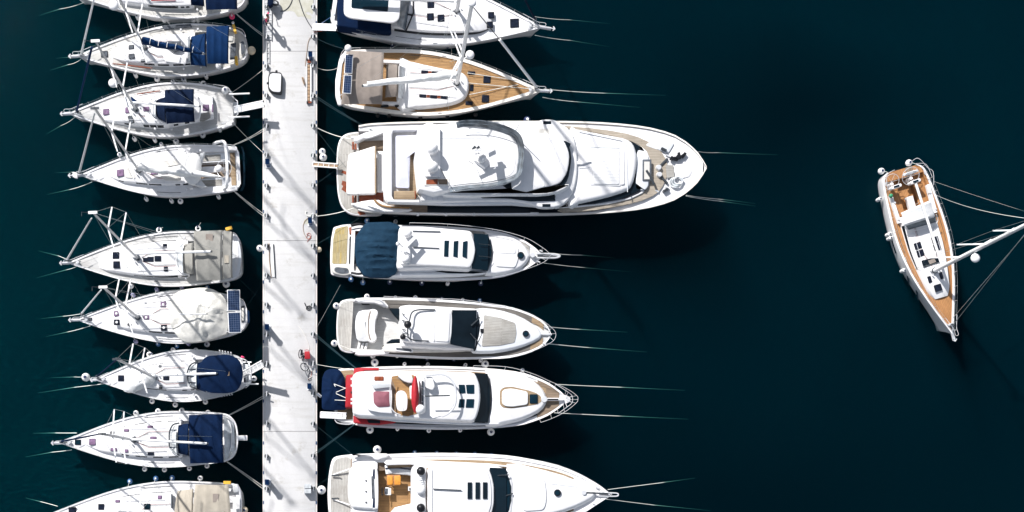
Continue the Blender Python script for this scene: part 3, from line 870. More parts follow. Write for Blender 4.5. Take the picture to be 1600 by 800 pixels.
slab('step', [(331, 163), (333, 163), (333, 175), (331, 175)], 1.74, .05, 'hatch_lilac', b, bev=.01)
canopy('sprayhood', [(258, 149), (243, 153, 2.1), (243, 182, 2.1), (258, 189)], 2.75, 'canvas_ink', b, arch=.35, bays=2)
obj('windscreen', patch_bm([P(243, 152, 2.2), P(237, 155, 1.75), P(237, 181, 1.75), P(243, 183, 2.2)], 2, 8, None, .02), 'vinyl', b)
tube('windscreen_rail', spline([P(256, 147, 2.7), P(243, 149, 2.5), P(236, 156, 2.2), P(235, 170, 2.2), P(238, 184, 2.2), P(250, 190, 2.5)], 4, False), .05, 'alu_white', b)
canopy('bimini', [(302, 136.5), (256, 138), (259, 191), (303, 188)], 3.2, 'canvas_ink', b, arch=.3)
tube('arch', spline([P(305, 150, 2.2), P(311, 154, 2.4), P(313, 168, 2.5), P(311, 184, 2.4), P(305, 188, 2.2)], 4, False), .06, 'alu_white', b)
for y0, y1 in ((147, 147), (183, 183)):
    tube('davit', [P(358, y0, 1.6), P(366, y1, 2.2), P(390, y1 - 1, 2.2)], .06, 'alu_white', b)
tube('stern_gantry', [P(362, 150, 1.3), P(371, 158, 1.9), P(372, 178, 1.9), P(364, 187, 1.3)], .04, 'steel', b)
slab('bathing_step', [(363, 158), (372, 160), (371, 178), (362, 180)], .75, .08, 'steel', b, r=.1)
slab('stern_boards', [(346, 196), (362, 190), (363, 195), (347, 201)], 1.5, .15, 'canvas_white', b, r=.05)
slab('liferaft', [(205, 150), (216, 160), (203, 162)], 2.1, .2, 'canvas_blue', b, r=.05)
slab('teak_panel', [(313, 178), (329, 174), (329, 184), (318, 190), (312, 190)], 1.73, .03, 'teak_grey', b, bev=0)
tube('handrail', [P(214, 147, 1.9), P(250, 142, 1.9)], .04, 'mahogany', b)
b.rig((212, 171), (149, 64), 15.2, 1.85, boom=(311, 166), boomz=3.4, boomr=.085, jib='canvas_blue', jibbase=(120, 173), jibhead=(143.5, 74), jibz=14.6, jr=(.07, .07), radome=(177, 130.5, 7.5, .3), spreaders=((.36, 1.9), (.66, 1.3)))
b.rails(h=.75); b.foredeck_gear(); b.clutter(.58, .5)

# --- fourth: open cockpit
b = Boat('sailing_yacht', 'white sloop with open cockpit, stern arch and a loose white sail on its boom', 'sailboat', 'open-cockpit sloop', (375, 262.5), (126, 274), 80, PROF_WIDE, 1.15, 1.5, GL)
b.hull(rake=-.15); b.deck('gelcoat', wells=[(.02, .30, 1.22, .92), (.03, .29, .55, .5)])
standard_roof(b, .33, .82, .60, .34)
for ua, ub in ((.0, .06), (.10, .16), (.34, .50), (.52, .66), (.82, .88)): b.sidewindow(ua, ub, 1, lo=.3, hi=.72); b.sidewindow(ua, ub, -1, lo=.3, hi=.72)
b.hatch(188, 270, 11.5, 11.5, 1.62, 'hatch_lilac'); b.hatch(241, 270, 11, 5.5, 1.9, 'hatch_lilac'); b.hatch(257, 270, 11.5, 4, 1.9, 'hatch_lilac')
slab('nonskid_panel', [(194, 264), (208, 260), (211, 279), (195, 277)], 1.72, .02, 'nonskid_beige', b, r=.1, bev=0)
slab('nonskid_panel', [(232, 257), (275, 249), (280, 257), (244, 263)], 1.9, .02, 'nonskid_beige', b, r=.1, bev=0)
slab('nonskid_panel', [(250, 275), (283, 275), (283, 282), (258, 282)], 1.87, .02, 'nonskid_beige', b, r=.1, bev=0)
for yy, sg in ((.88, 1), (-.88, -1)):
    obj('bench', slab_bm([b.at(.09, yy - .32, .96), b.at(.28, yy - .32, .96), b.at(.28, yy + .32, .96), b.at(.09, yy + .32, .96)], .03, 0, 0), 'gelcoat_cool', b)
    obj('seat_slats', slab_bm([b.at(.12, yy - .2, .985), b.at(.26, yy - .2, .985), b.at(.26, yy + .24, .985), b.at(.12, yy + .24, .985)], .02, 0, 0), 'teak_grey', b)
obj('cockpit_sole', slab_bm([b.at(.035, -.5, .53), b.at(.285, -.5, .53), b.at(.285, .5, .53), b.at(.035, .5, .53)], .02, 0, 0), 'teak_brown', b)
obj('cockpit_table', slab_bm([b.at(.15, -.22, 1.2), b.at(.26, -.22, 1.2), b.at(.26, .22, 1.2), b.at(.15, .22, 1.2)], .08, 0, .02), 'gelcoat', b)
obj('helm_seat', slab_bm([b.at(.03, -1.15, 1.0), b.at(.06, -1.15, 1.0), b.at(.06, 1.15, 1.0), b.at(.03, 1.15, 1.0)], .05, 0, .01), 'teak_tan', b)
wheel(b, 350, 263, 1.45, .62)
obj('engine_cover', ball_bm(P(342, 263, 1.5), .25, .8), 'gelcoat', b)
pillow('sprayhood', [(285, 247), (292, 240), (303, 239), (312, 244), (314, 262), (312, 280), (304, 288), (295, 286), (286, 275), (283, 260)], 2.1, .3, 'canvas_white', b, smooth=3, wr=.03, skirt=.3, r=0)
slab('sprayhood_side', [(312, 240), (320, 237), (313, 257)], 2.0, .5, 'canvas_grey', b, bev=.02)
slab('sprayhood_side', [(300, 287), (314, 281), (323, 292), (312, 291)], 2.0, .5, 'canvas_grey', b, bev=.02)
tube('arch', spline([P(334, 225, 1.4), P(342, 221.5, 2.6), P(351, 223, 2.9), P(354, 240, 2.95), P(355, 262, 2.95), P(355, 280, 2.9), P(354, 291, 2.4), P(350, 296, 1.3)], 4, False), .11, 'alu_white', b)
slab('transom_shade', [(376, 229), (379, 236), (380, 262), (379, 288), (375, 297), (378, 297), (382, 288), (383, 262), (382, 238), (379, 229)], .9, .6, 'glass_teal', b, bev=.02)  # transom in shade, painted as a dark teal band
slab('stern_locker', [(357, 228), (370, 229), (370, 235), (357, 234)], 1.45, .2, 'gelcoat', b, r=.06)
slab('stern_locker', [(357, 291), (370, 290), (371, 297), (357, 299)], 1.45, .2, 'gelcoat', b, r=.06)
slab('walkway', [(360, 255), (365, 250), (366, 270), (361, 275)], .96, .03, 'teak_tan', b, r=.2)
b.rig((217, 266), (148, 169), 16.2, 1.75, boom=(300, 272), boomz=2.5, boomsail=('sail', .60, .30, .05, 1.0), jib='sail_grey', jibbase=(124, 269), jibhead=(148, 176), jibz=15.6, jr=(.08, .05), headstyle='thin', spreaders=((.35, 1.9), (.66, 1.25)))
pillow('loose_sail', [(222, 255), (240, 254), (262, 262), (283, 258), (300, 265), (318, 268), (336, 273), (345, 276), (330, 277), (300, 275), (282, 276), (262, 270), (240, 268), (224, 264)], 2.55, .2, 'sail', b, smooth=2, wr=.09, r=0)
b.rails(); b.foredeck_gear(roller=.8); b.clutter(.58, .36)
slab('bow_locker', [(113, 268), (121, 270), (121, 279), (114, 277)], 1.8, .2, 'gelcoat', b, r=.1)

# --- fifth: olive canvas
b = Boat('sailing_yacht', 'white sloop with silvery teak decks and a large olive-grey bimini over its stern', 'sailboat', 'olive-canopied sloop', (376, 400.5), (107, 411), 85, PROF_WIDE, 1.2, 1.55, GL)
b.hull(); b.deck('teak_silver', wells=[(.03, .33, 1.2, .95), (.05, .31, .5, .55)])
def wf(u): return min(.70 * b.hw(.30 + .52 * u), 1.55) * (1 - .25 * max(0, (u - .9) / .1) ** 2)
def hf(u): return .36 * (1 - .2 * u) * (1 - max(0, (u - .78) / .22) ** 2 * .85)
b.loft('coachroof', .30, .82, wf, hf, 'gelcoat')
b.sidewindow(.13, .62, 1, lo=.2, hi=.85, taper=.8); b.sidewindow(.13, .62, -1, lo=.2, hi=.85, taper=.8); b.sidewindow(.02, .09, 1, lo=.3, hi=.6)
for hx, hy, hw_, hh_ in ((181, 399, 10.5, 11), (182, 413.5, 10.5, 11), (227, 406, 7.5, 7), (235, 405, 10, 8), (246.6, 404, 10.5, 9), (257.5, 384, 6.5, 6.5), (259, 420, 6.5, 7.5)):
    b.hatch(hx, hy, hw_, hh_, 1.85 if hx > 200 else 1.72, 'hatch_navy', ang=0)
canopy('sprayhood', [(301.5, 377), (286, 380, 2.2), (286, 425, 2.2), (301.5, 427)], 2.75, 'canvas_olive', b, arch=.4, bays=2)
obj('window', patch_bm([P(286, 379, 2.15), P(278, 384, 1.75), P(277, 421, 1.75), P(286, 426, 2.15)], 3, 9, lambda u, v_: .25 * math.sin(math.pi * v_), .02), 'vinyl', b)
tube('sprayhood_frame', spline([P(287, 377, 2.3), P(279, 382, 2.2), P(275.5, 392, 2.1), P(275, 404, 2.1), P(277, 417, 2.1), P(287, 428, 2.3)], 4, False), .035, 'alu_white', b)
canopy('bimini', [(347, 358), (301.5, 360), (306, 437), (346, 436)], 3.3, 'canvas_olive', b, arch=.3, bays=2)
canopy('aft_bimini', [(363, 361), (347.4, 358), (346.4, 435), (362, 432)], 3.25, 'canvas_olive', b, arch=.3, bays=1, drop=.25)
slab('zip_window', rect(327, 371, 11, 11), 3.21, .02, 'canvas_taupe', b, bev=0); slab('zip_window', rect(354, 405, 7, 12), 3.235, .02, 'canvas_sand', b, bev=0)
for y in (362, 433): tube('bimini_frame', [P(330, y, 3.0), P(326, (y - 398) * .93 + 400, 1.2)], .02, 'steel', b)
slab('bathing_platform', [(362, 362), (372, 372), (376, 388), (377, 405), (375, 422), (370, 433), (360, 439), (358, 400)], 1.34, .3, 'gelcoat_cool', b, r=.3)
slab('platform_pad', [(367, 374), (371, 380), (373, 400), (371, 420), (367, 428)], 1.37, .03, 'nonskid', b, r=.2, bev=0)
b.rig((215, 403.5), (145, 332), 16.2, 1.8, boom=(329, 393), boomz=3.5, boomr=.09, jib='sail_grey', jibbase=(105, 405), jibhead=(143, 341), jibz=15.4, jr=(.07, .045), spreaders=((.42, 1.85), (.70, 1.3)), mr=.09)
b.rails(); b.foredeck_gear(); b.clutter(.57, .34)
obj('life_sling', box_bm(P(357.5, 357, 1.9), (.45, .2, .2), rz=.3), 'yellow', b)

# --- sixth: cream cover and solar panels
b = Boat('sailing_yacht', 'white sloop under a wrinkled cream cover with two solar panels over its stern', 'sailboat', 'solar-panelled sloop', (386, 492), (121, 500), 83, PROF_ROUND, 1.15, 1.5, GL)
b.hull(); b.deck('gelcoat', wells=[(.10, .34, 1.1, .95)])
standard_roof(b, .34, .80, .66, .38)
for ua, ub in ((.02, .12), (.15, .32), (.35, .52)): b.sidewindow(ua, ub, 1, lo=.3, hi=.75); b.sidewindow(ua, ub, -1, lo=.3, hi=.75)
for hx, hy, hw_, hh_, mt in ((182, 490, 8.5, 8.5, 'hatch_lilac'), (182.4, 503.5, 9, 9, 'hatch_navy'), (255, 475.7, 9, 9.5, 'hatch_lilac'), (256, 512, 9.5, 9.5, 'hatch_navy'), (228.6, 496, 9, 6.5, 'hatch_lilac'), (141, 498.5, 5.5, 5, 'hatch_grey')):
    b.hatch(hx, hy, hw_, hh_, 1.85 if hx > 200 else 1.68, mt, ang=0, dot=hx > 150)
slab('vent', rect(202, 507, 5, 5, 40), 1.75, .1, 'black', b, bev=.01)
pillow('boat_cover', [(266, 470), (274, 459), (292, 452), (322, 450), (340, 456), (352, 468), (356, 490), (355, 518), (345, 525), (318, 533), (288, 533.5), (274, 521), (267, 508), (265, 488)], 2.05, .65, 'canvas_cream', b, smooth=3, r=0, wr=.17, wf=1.3, ridges=9, skirt=.6, p=1.5, centre=P(322, 491, 2.05))
for pts in ([(354.8, 452.8), (374.8, 452.6), (375.5, 485.5), (355.4, 486)], [(355.6, 488), (375.8, 487.6), (377, 519.6), (357.3, 520)]):
    pn = slab('solar_panel', pts, 3.0, .06, 'alu_white', b, bev=.01)
    c_ = sum((Vector((p[0], p[1], 0)) for p in pts), Vector()) / 4
    slab('cells', [(c_.x + (p[0] - c_.x) * .91, c_.y + (p[1] - c_.y) * .95) for p in pts], 3.008, .02, 'solar', b, parent=pn, bev=0)
for y in (455, 486, 518): tube('gantry', [P(356, y, 2.92), P(352, y, 1.3)], .03, 'steel', b); tube('gantry', [P(374, y, 2.92), P(370, y * .96 + 19.6, 1.3)], .03, 'steel', b)
slab('stern_well', [(376.5, 478), (382, 477), (383.5, 490), (382.5, 503), (377, 504)], 1.24, .05, 'hatch_grey', b, r=.08)
slab('stern_seat', [(377.5, 481), (381, 481), (381.5, 501), (378, 501)], 1.27, .05, 'nonskid_beige', b, r=.05)
slab('outboard_bracket', [(386, 485), (389, 485), (389.5, 504), (386.5, 504)], .8, .3, 'fender_blue', b, r=.05)
b.rig((215.5, 496), (161, 448.5), 14.0, 1.75, boom=(322, 490.5), boomz=2.95, boomr=.05, jib='alu_white', jibbase=(128, 489), jibhead=(158, 453), jibz=13.4, jr=(.06, .045), spreaders=((.40, 1.8), (.68, 1.2)), mr=.10)
b.rails(tb=.96); b.foredeck_gear(); b.clutter(.57, .36)

# --- seventh
b = Boat('sailing_yacht', 'small white sloop with navy bimini, folded foredeck sail and white ball at its bow', 'sailboat', 'small ball-bowed sloop', (380, 583), (149, 593.5), 81, PROF_MID, 1.15, 1.5, GL)
b.hull(); b.deck('gelcoat', wells=[(.04, .32, 1.1, .9), (.06, .3, .42, .5)])
standard_roof(b, .32, .80, .60, .36)
for ua, ub in ((.03, .08), (.13, .20), (.42, .72)): b.sidewindow(ua, ub, 1, lo=.3, hi=.65); b.sidewindow(ua, ub, -1, lo=.3, hi=.65)
b.hatch(189, 591, 9.5, 9.5, 1.66, 'hatch_navy', ang=0); b.hatch(250, 572, 4.5, 4.5, 1.86, ang=0); b.hatch(259.5, 590.5, 9.5, 7, 1.9, 'hatch_navy', ang=0); b.hatch(251, 605, 5.5, 5.5, 1.84, 'black', ang=0)
slab('companionway', [(274, 580), (287, 580), (287, 597), (274, 597)], 1.93, .05, 'gelcoat_cool', b, r=.06)
pillow('folded_sail', [(192, 605), (205, 594), (224, 590), (239, 580), (244, 590), (238, 600), (224, 606), (207, 613), (195, 612)], 1.85, .32, 'sail_grey', b, smooth=2, r=0, wr=.12, wf=1.0, ridges=5, skirt=.3, p=1.6)
obj('windscreen', patch_bm([P(308, 567, 2.3), P(294, 574, 1.8), P(294, 601, 1.8), P(307, 608, 2.3)], 4, 10, lambda u, v_: .3 * math.sin(math.pi * v_) * (1 - u), .02), 'vinyl', b)
tube('windscreen_frame', spline([P(309, 565.5, 2.4), P(299, 569, 2.2), P(293.5, 579, 2.0), P(293, 590, 2.0), P(296, 602, 2.1), P(308, 608.5, 2.4)], 4, False), .055, 'dark_metal', b)
for y in (577, 588, 598): tube('windscreen_bar', [P(306, y, 2.45), P(294, y, 2.05)], .04, 'canvas_ink', b)
canopy('sprayhood', [(322, 562), (306, 567, 2.5), (306, 607, 2.5), (320, 612)], 2.95, 'canvas_navy', b, arch=.35, bays=2)
pillow('bimini', [(323, 557), (330, 555.5), (358, 553.5), (373, 561), (378, 572), (380, 586), (377, 600), (370, 611), (356, 614.5), (327, 614), (314, 606), (309, 586), (316, 562)], 3.0, .22, 'canvas_navy', b, r=.3, wr=.03, wf=1.2, skirt=.12, p=2.2)
slab('bimini_patch', rect(355, 582.6, 7, 9), 3.2, .03, 'wood_strip', b, bev=.01)
for k in range(5):
    tube('fishing_rod_holder', [P(344 + 4.4 * k, 550.5 + k * .8, 1.2), P(343 + 4.4 * k, 547.5 + k * .8, 2.1)], .05, 'steel', b)
    tube('fishing_rod_holder', [P(346 + 4.0 * k, 618.5 - .7 * k, 1.2), P(347 + 4.0 * k, 619.5 - .7 * k, 2.0)], .05, 'steel', b)
tube('stern_gantry', spline([P(378, 560, 1.4), P(388, 566, 2.0), P(392, 580, 2.1), P(392, 597, 2.1), P(384, 606, 1.4)], 4, False), .035, 'steel', b)
slab('stern_platform', [(379, 568), (391, 570), (392, 600), (381, 605)], .95, .08, 'gelcoat_cool', b, r=.1)
slab('stern_hatch', rect(384, 592, 8, 10), 1.0, .04, 'hatch_grey', b, bev=.01)
for y, x1 in ((566, 393), (600, 404)): tube('davit', [P(380, y, 1.6), P(x1, y, 2.0)], .05, 'alu_white', b)
pillow('ensign', [(377, 555.5), (382, 557.5), (381, 560.5), (376, 559)], 2.2, .08, 'pink', b, r=.05)
b.rig((241, 589.5), (182, 561), 14.6, 1.75, boom=(337.5, 583.5), boomz=3.15, boomr=.085, jib='canvas_navy', jibbase=(151, 588.5), jibhead=(181, 563), jibz=13.9, jr=(.05, .045), headstyle='thin', spreaders=((.40, 1.5), (.70, 1.35)), mr=.10)
b.rails(tb=.965); b.foredeck_gear(roller=.3); b.clutter(.60, .36)

# --- eighth
b = Boat('sailing_yacht', 'white sloop with a broad navy bimini, rounded clear stern screen and purple hatches', 'sailboat', 'broad-bimini sloop', (366, 683), (94, 692), 87, PROF_WIDE, 1.2, 1.55, GL)
b.hull(); b.deck('gelcoat', wells=[(.03, .30, 1.25, .95), (.05, .28, .5, .5)])
standard_roof(b, .30, .86, .68, .36)
for ua, ub in ((.04, .14), (.20, .30), (.36, .48), (.55, .62)): b.sidewindow(ua, ub, 1, lo=.3, hi=.75); b.sidewindow(ua, ub, -1, lo=.3, hi=.75)
for hx, hy, hw_, hh_, mt in ((121.5, 691, 9.5, 8.5, 'glass_teal'), (144.3, 690.2, 10.5, 10.5, 'hatch_lilac'), (175.3, 675.8, 6.5, 4.5, 'hatch_navy'), (177.5, 702.3, 10, 5, 'hatch_lilac'), (234.5, 667, 9, 4.5, 'hatch_lilac'), (239.5, 684.5, 10, 5, 'hatch_lilac'), (235.5, 708.8, 10, 5, 'hatch_navy'), (197.5, 672.5, 8, 4.5, 'hatch_lilac'), (196.5, 704.5, 7.5, 5, 'hatch_lilac')):
    b.hatch(hx, hy, hw_, hh_, 1.9 if hx > 190 else 1.68 if hx > 150 else 1.6, mt, ang=0)
obj('windscreen', patch_bm([P(276, 663, 2.4), P(266, 671, 1.8), P(266, 704, 1.8), P(276, 711, 2.4)], 4, 10, lambda u, v_: .35 * math.sin(math.pi * v_) * (1 - u), .02), 'vinyl', b)
tube('windscreen_frame', spline([P(280, 661, 2.5), P(270, 664, 2.3), P(265, 675, 2.1), P(264.5, 688, 2.1), P(266, 700, 2.1), P(280, 711.5, 2.5)], 4, False), .055, 'dark_metal', b)
for y in (672, 688, 699): tube('windscreen_bar', [P(276, y, 2.6), P(265, y, 2.15)], .035, 'canvas_ink', b)
canopy('sprayhood', [(294, 661), (277, 664, 2.5), (277, 708, 2.5), (294, 712)], 2.9, 'canvas_navy', b, arch=.35, bays=2)
canopy('bimini', [(347, 646.5), (294, 648), (296, 724), (348.5, 723)], 3.25, 'canvas_navy', b, arch=.25, bays=3)
obj('stern_screen', patch_bm([P(350, 650, 1.9), P(366, 660, 1.4), P(367, 706, 1.4), P(351, 719, 1.9)], 5, 12, lambda u, v_: .1 * math.sin(math.pi * v_), .02), 'vinyl', b)
tube('stern_rail', spline([P(349, 647, 2.0), P(360, 652, 2.0), P(368, 663, 2.0), P(371, 682, 2.0), P(369, 702, 2.0), P(361, 715, 2.0), P(350, 721, 2.0)], 4, False), .06, 'alu_white', b)
tube('stern_rail', spline([P(350, 652, 1.7), P(357, 658, 1.7), P(361, 669, 1.7), P(361, 697, 1.7), P(356, 710, 1.7), P(350, 716, 1.7)], 4, False), .045, 'alu_white', b)
for y in (670, 701): slab('helm_seat', rect(354.5, y, 7, 15), 1.55, .3, 'hatch_grey', b, r=.1); slab('stern_locker', rect(364, y - 2 * (y > 690), 6, 13), 1.35, .2, 'hatch_grey', b, r=.1)
obj('coiled_line', ball_bm(P(359, 710, 1.6), .22, .6), 'rope_white', b)
pw = slab('passerelle', [(368, 680.5), (386.5, 680), (386.5, 688.6), (368, 688)], 1.3, .07, 'gelcoat', b, r=.05)
slab('tread', [(370, 682), (384, 681.6), (384, 687), (370, 686.8)], 1.31, .02, 'gelcoat_cool', b, parent=pw, bev=0)
b.rig((209.6, 687.5), (159, 678), 12.4, 1.8, boom=(323, 693), boomz=3.4, boomr=.085, jib='canvas_navy', jibbase=(95, 690), jibhead=(157, 678), jibz=12.0, jr=(.065, .05), headstyle='thin', spreaders=((.40, 1.75), (.70, 1.7)), mr=.095, sweep=.2)
b.rails(); b.foredeck_gear(); b.clutter(.56, .33)

# --- ninth, cut by the bottom edge
b = Boat('sailing_yacht', 'white sloop with a sand-coloured bimini cut off by the bottom edge left of the pier', 'sailboat', 'sand-canopied sloop', (378, 796), (72, 806), 95, PROF_WIDE, 1.25, 1.6, GL)
b.hull(); b.deck('gelcoat', wells=[(.03, .30, 1.3, .95), (.05, .28, .5, .5)])
standard_roof(b, .30, .86, .68, .36)
for ua, ub in ((.1, .3), (.36, .56)): b.sidewindow(ua, ub, 1); b.sidewindow(ua, ub, -1)
for hx, hy, hw_, hh_, mt in ((113, 797, 12, 9.5, 'hatch_navy'), (158, 792, 9.5, 9.5, 'hatch_navy'), (183.7, 783.2, 7.5, 4.5, 'hatch_lilac'), (230, 791.6, 10, 9.5, 'glass_teal'), (249.5, 777, 6.5, 6, 'hatch_lilac')):
    b.hatch(hx, hy, hw_, hh_, 1.9 if hx > 200 else 1.7, mt, ang=0)
canopy('sprayhood', [(301, 764), (276, 767, 2.2), (270, 815, 2.2), (301, 828)], 2.7, 'canvas_sand', b, arch=.3, bays=2)
slab('windscreen', rect(268, 783, 2, 22), 2.1, .3, 'hatch_grey', b, bev=.01)
canopy('bimini', [(356, 758), (304, 757), (298, 835), (364, 836)], 3.25, 'canvas_sand', b, arch=.25, bays=3)
slab('zip_window', rect(337, 778, 9, 13), 3.225, .03, 'canvas_taupe', b, bev=0)
obj('life_sling', box_bm(P(355, 754, 1.9), (.5, .22, .2), rz=0), 'yellow', b)
tube('stern_rail', spline([P(352, 757, 1.9), P(364, 757, 1.9), P(373, 762, 1.9), P(376, 780, 1.9), P(376, 810, 1.9)], 4, False), .08, 'steel', b)
slab('folded_ladder', [(363, 757), (372, 756), (374, 768), (365, 770)], 2.0, .2, 'steel', b, r=.1)
b.rig((236, 805), (176, 812), 14.5, 1.8, boom=(345, 812), boomz=2.5, jib='sail_grey', jibbase=(76, 804), jr=(.08, .05), headstyle='thin')
tube('jib_track', [P(185, 797, 2.3), P(226, 799.5, 2.3)], .12, 'canvas_grey', b)
b.rails(); b.foredeck_gear(); b.clutter(.52, .33)

# ================================================================== sailing yachts right of the pier
GR = 'sailing yachts berthed along the right side of the pier'
b = Boat('sailing_yacht', 'white sloop with navy cockpit tent and white hardtop, cut off by the top edge', 'sailboat', 'hardtop sloop', (521, -2), (846, 43), 106, PROF_WIDE, 1.35, 1.75, GR)
b.hull(rimw=.12); b.deck('gelcoat', wells=[(.02, .24, 1.5, 1.1)])
def wf(u): return min(.68 * b.hw(.26 + .52 * u), 1.7) * (1 - .35 * max(0, (u - .86) / .14) ** 2)
def hf(u): return .45 * (1 - .2 * u) * (1 - max(0, (u - .78) / .22) ** 2 * .85)
b.loft('coachroof', .26, .76, wf, hf, 'gelcoat')
b.sidewindow(.10, .985, -1, lo=.02, hi=.45, mat='black', name='roof_trim', n=20, out=.05)
b.sidewindow(.35, .7, 1, lo=.2, hi=.6)
slab('cockpit_tent', [(527, -30), (600, -30), (611, 8), (611, 50), (560, 46), (527, 41)], 2.1, 1.0, 'canvas_navy', b, r=.2, flare=.05, bev=.12)
slab('hardtop', [(538, -40), (612, -40), (624, -32), (626, 0), (624, 30), (614, 36), (545, 28), (537, 22)], 3.4, .14, 'gelcoat', b, r=.3, bev=.05, crown=.02)
slab('sunroof', [(550, -20), (608, -20), (606, 18), (549, 12)], 3.44, .03, 'glass_teal', b, r=.1, bev=0)
obj('sprayhood_window', patch_bm([P(626, -30, 2.9), P(645, -26, 1.9), P(634, 48, 1.9), P(620, 38, 2.9)], 5, 8, lambda u, v_: .08 * math.sin(math.pi * v_), .03), 'smoked_vinyl', b)
for pts in ([(645, -26), (646, 20), (634, 49)], [(628, 20), (645, 24)]): tube('sprayhood_frame', [P(p[0], p[1], 2.0) for p in pts], .05, 'black', b)
for hx, hy, s_ in ((672.5, 26, 11), (689, 28, 11), (767.5, 23.5, 10), (765.5, 38.5, 10), (804, 36, 14), (673, 7, 11)):
    b.hatch(hx, hy, s_, s_, 1.95 if hx < 700 else 1.72, 'hatch_navy', ang=-2)
slab('dark_hatch', [(692, -2), (712, -6), (712, 9), (700, 8)], 1.95, .05, 'hatch_navy', b, r=.05)
b.rig((714, 18), (740, -131), 17, 1.95, boom=(560, -4), boomz=3.9, boomr=.12, jib='canvas_ink', jibbase=(836, 30), jibhead=(757, -125), jibz=16, jr=(.07, .05), spreaders=((.3, 2.2), (.62, 1.6)), mr=.14)
for sg in (1,): tube('vang', [P(716, 20, 2.2), P(727, 48, 2.1)], .07, 'alu_white', b)
b.rails(step=.07); b.foredeck_gear(roller=.9); b.clutter(.58, .3)

b = Boat('sailing_yacht', 'teak-decked sloop with taupe bimini, two solar panels and a white sail along its boom', 'sailboat', 'teak-decked sloop', (529, 121), (846, 142), 101, PROF_WIDE, 1.35, 1.75, GR)
b.hull(rim='gelcoat_warm', rimw=.22, rimh=.06); b.deck('teak', wells=[(.04, .22, 1.4, 1.0)])
slab('coachroof', [(626, 96), (640, 96), (662, 101), (690, 107), (716, 112), (726, 117), (731, 127), (730, 143), (722, 154), (705, 160.5), (680, 164), (650, 166), (624, 165)], 1.85, .42, 'gelcoat', b, smooth=3, flare=.14, bev=.09, crown=.05)
for hx, hy in ((663.5, 112.5), (680, 113.8), (697, 114.8), (660.5, 149.7), (677.5, 150.9), (694, 151.9)):
    b.hatch(hx, hy, 11, 5.2, 1.88, 'hatch_navy', ang=4)
for hx, hy in ((671.8, 113.1), (688.5, 114.3), (669, 150.3), (685.8, 151.4)): slab('wood_inlay', rect(hx, hy, 5, 4, 4), 1.905, .03, 'mahogany', b, bev=0)
for x0, y0 in ((597, 93), (597, 158)): slab('coaming', rect(x0 + 14, y0 + 3, 30, 5, 2), 1.75, .4, 'gelcoat', b, r=.1)
for hx, hy, hw_, hh_ in ((736.8, 114, 11.5, 5.5), (761, 124, 11.5, 11.5), (737, 137, 6, 11), (758.5, 154, 11.5, 11.5), (733, 161, 11.5, 6)):
    b.hatch(hx, hy, hw_, hh_, 1.60, 'hatch_navy', ang=3)
for x in (601, 623, 660, 687): slab('side_slot', rect(x, 165.5 - .02 * (x - 600) ** 1.0 - (2 if x > 680 else 0), 12, 2.2, -3), 1.78, .2, 'glass', b, bev=.01)
canopy('bimini', [(541, 76), (600, 79), (597, 160), (533, 160)], 3.3, 'canvas_taupe', b, arch=.35, bays=3)
canopy('sprayhood', [(604, 98), (623, 99, 2.6), (622, 149, 2.6), (602, 150)], 2.8, 'canvas_taupe', b, arch=.25, bays=1)
obj('windscreen', patch_bm([P(624, 102, 2.6), P(634, 106, 1.9), P(630, 154, 1.9), P(622, 153, 2.6)], 3, 9, lambda u, v_: .15 * math.sin(math.pi * v_), .02), 'vinyl', b)
for pts in ([(539.5, 85), (552, 85), (550.3, 115), (537.8, 114.5)], [(537.5, 116.8), (550.2, 117.3), (548.5, 146.5), (535.2, 145.5)]):
    pn = slab('solar_panel', pts, 3.6, .05, 'alu_white', b, bev=.01)
    c_ = sum((Vector((p[0], p[1], 0)) for p in pts), Vector()) / 4
    slab('cells', [(c_.x + (p[0] - c_.x) * .88, c_.y + (p[1] - c_.y) * .95) for p in pts], 3.608, .02, 'solar', b, parent=pn, bev=0)
tube('gantry', [P(536, 90, 1.5), P(545, 88, 3.52), P(541, 143, 3.52), P(531, 150, 1.5)], .035, 'steel', b)
obj('radome', dome_bm(P(544, 76, 3.7), .24, .3), 'gelcoat', b); tube('antenna_post', [P(546, 84, 3.7), P(552, 98, 1.6)], .03, 'steel', b)
slab('stern_trim', [(524, 125), (530, 92), (540, 78), (544, 80), (535, 100), (531, 140), (534, 164), (528, 164), (524, 150)], 1.45, .25, 'gelcoat', b, r=.1)
b.rig((714, 130), (737.5, 5), 16.4, 1.9, boom=(568, 134), boomz=3.7, boomr=.10, boomsail=('sail', .62, .34, .03, .96), jib='alu_white', jibbase=(838, 136), jibhead=(781, 62), jibz=8.2, jr=(.10, .09), radome=(734, 86.5, 6.6, .3), headstyle='disc', spreaders=((.34, 1.9), (.42, 1.3)), mr=.15, sweep=.9, mastmat='alu_white')
tube('inner_stay', [P(781, 62, 8.2), P(740, 12, 15.8)], .03, 'dark_metal', b)
for a_, b_ in (((730, 114), (810, 126)), ((733, 148), (810, 132)), ((714, 128), (840, 140))): tube('jackline', [P(*a_, 1.75), P(*b_, 1.75)], .022, 'rope_white', b, sides=4)
b.rails(step=.075); b.foredeck_gear(roller=.7); b.clutter(.58, .32)
for x in (590, 608, 657, 699, 743):
    obj('hull_fitting', ball_bm(P(x, 183.5 - abs(x - 657) * .045, .95), .15), 'black', b)

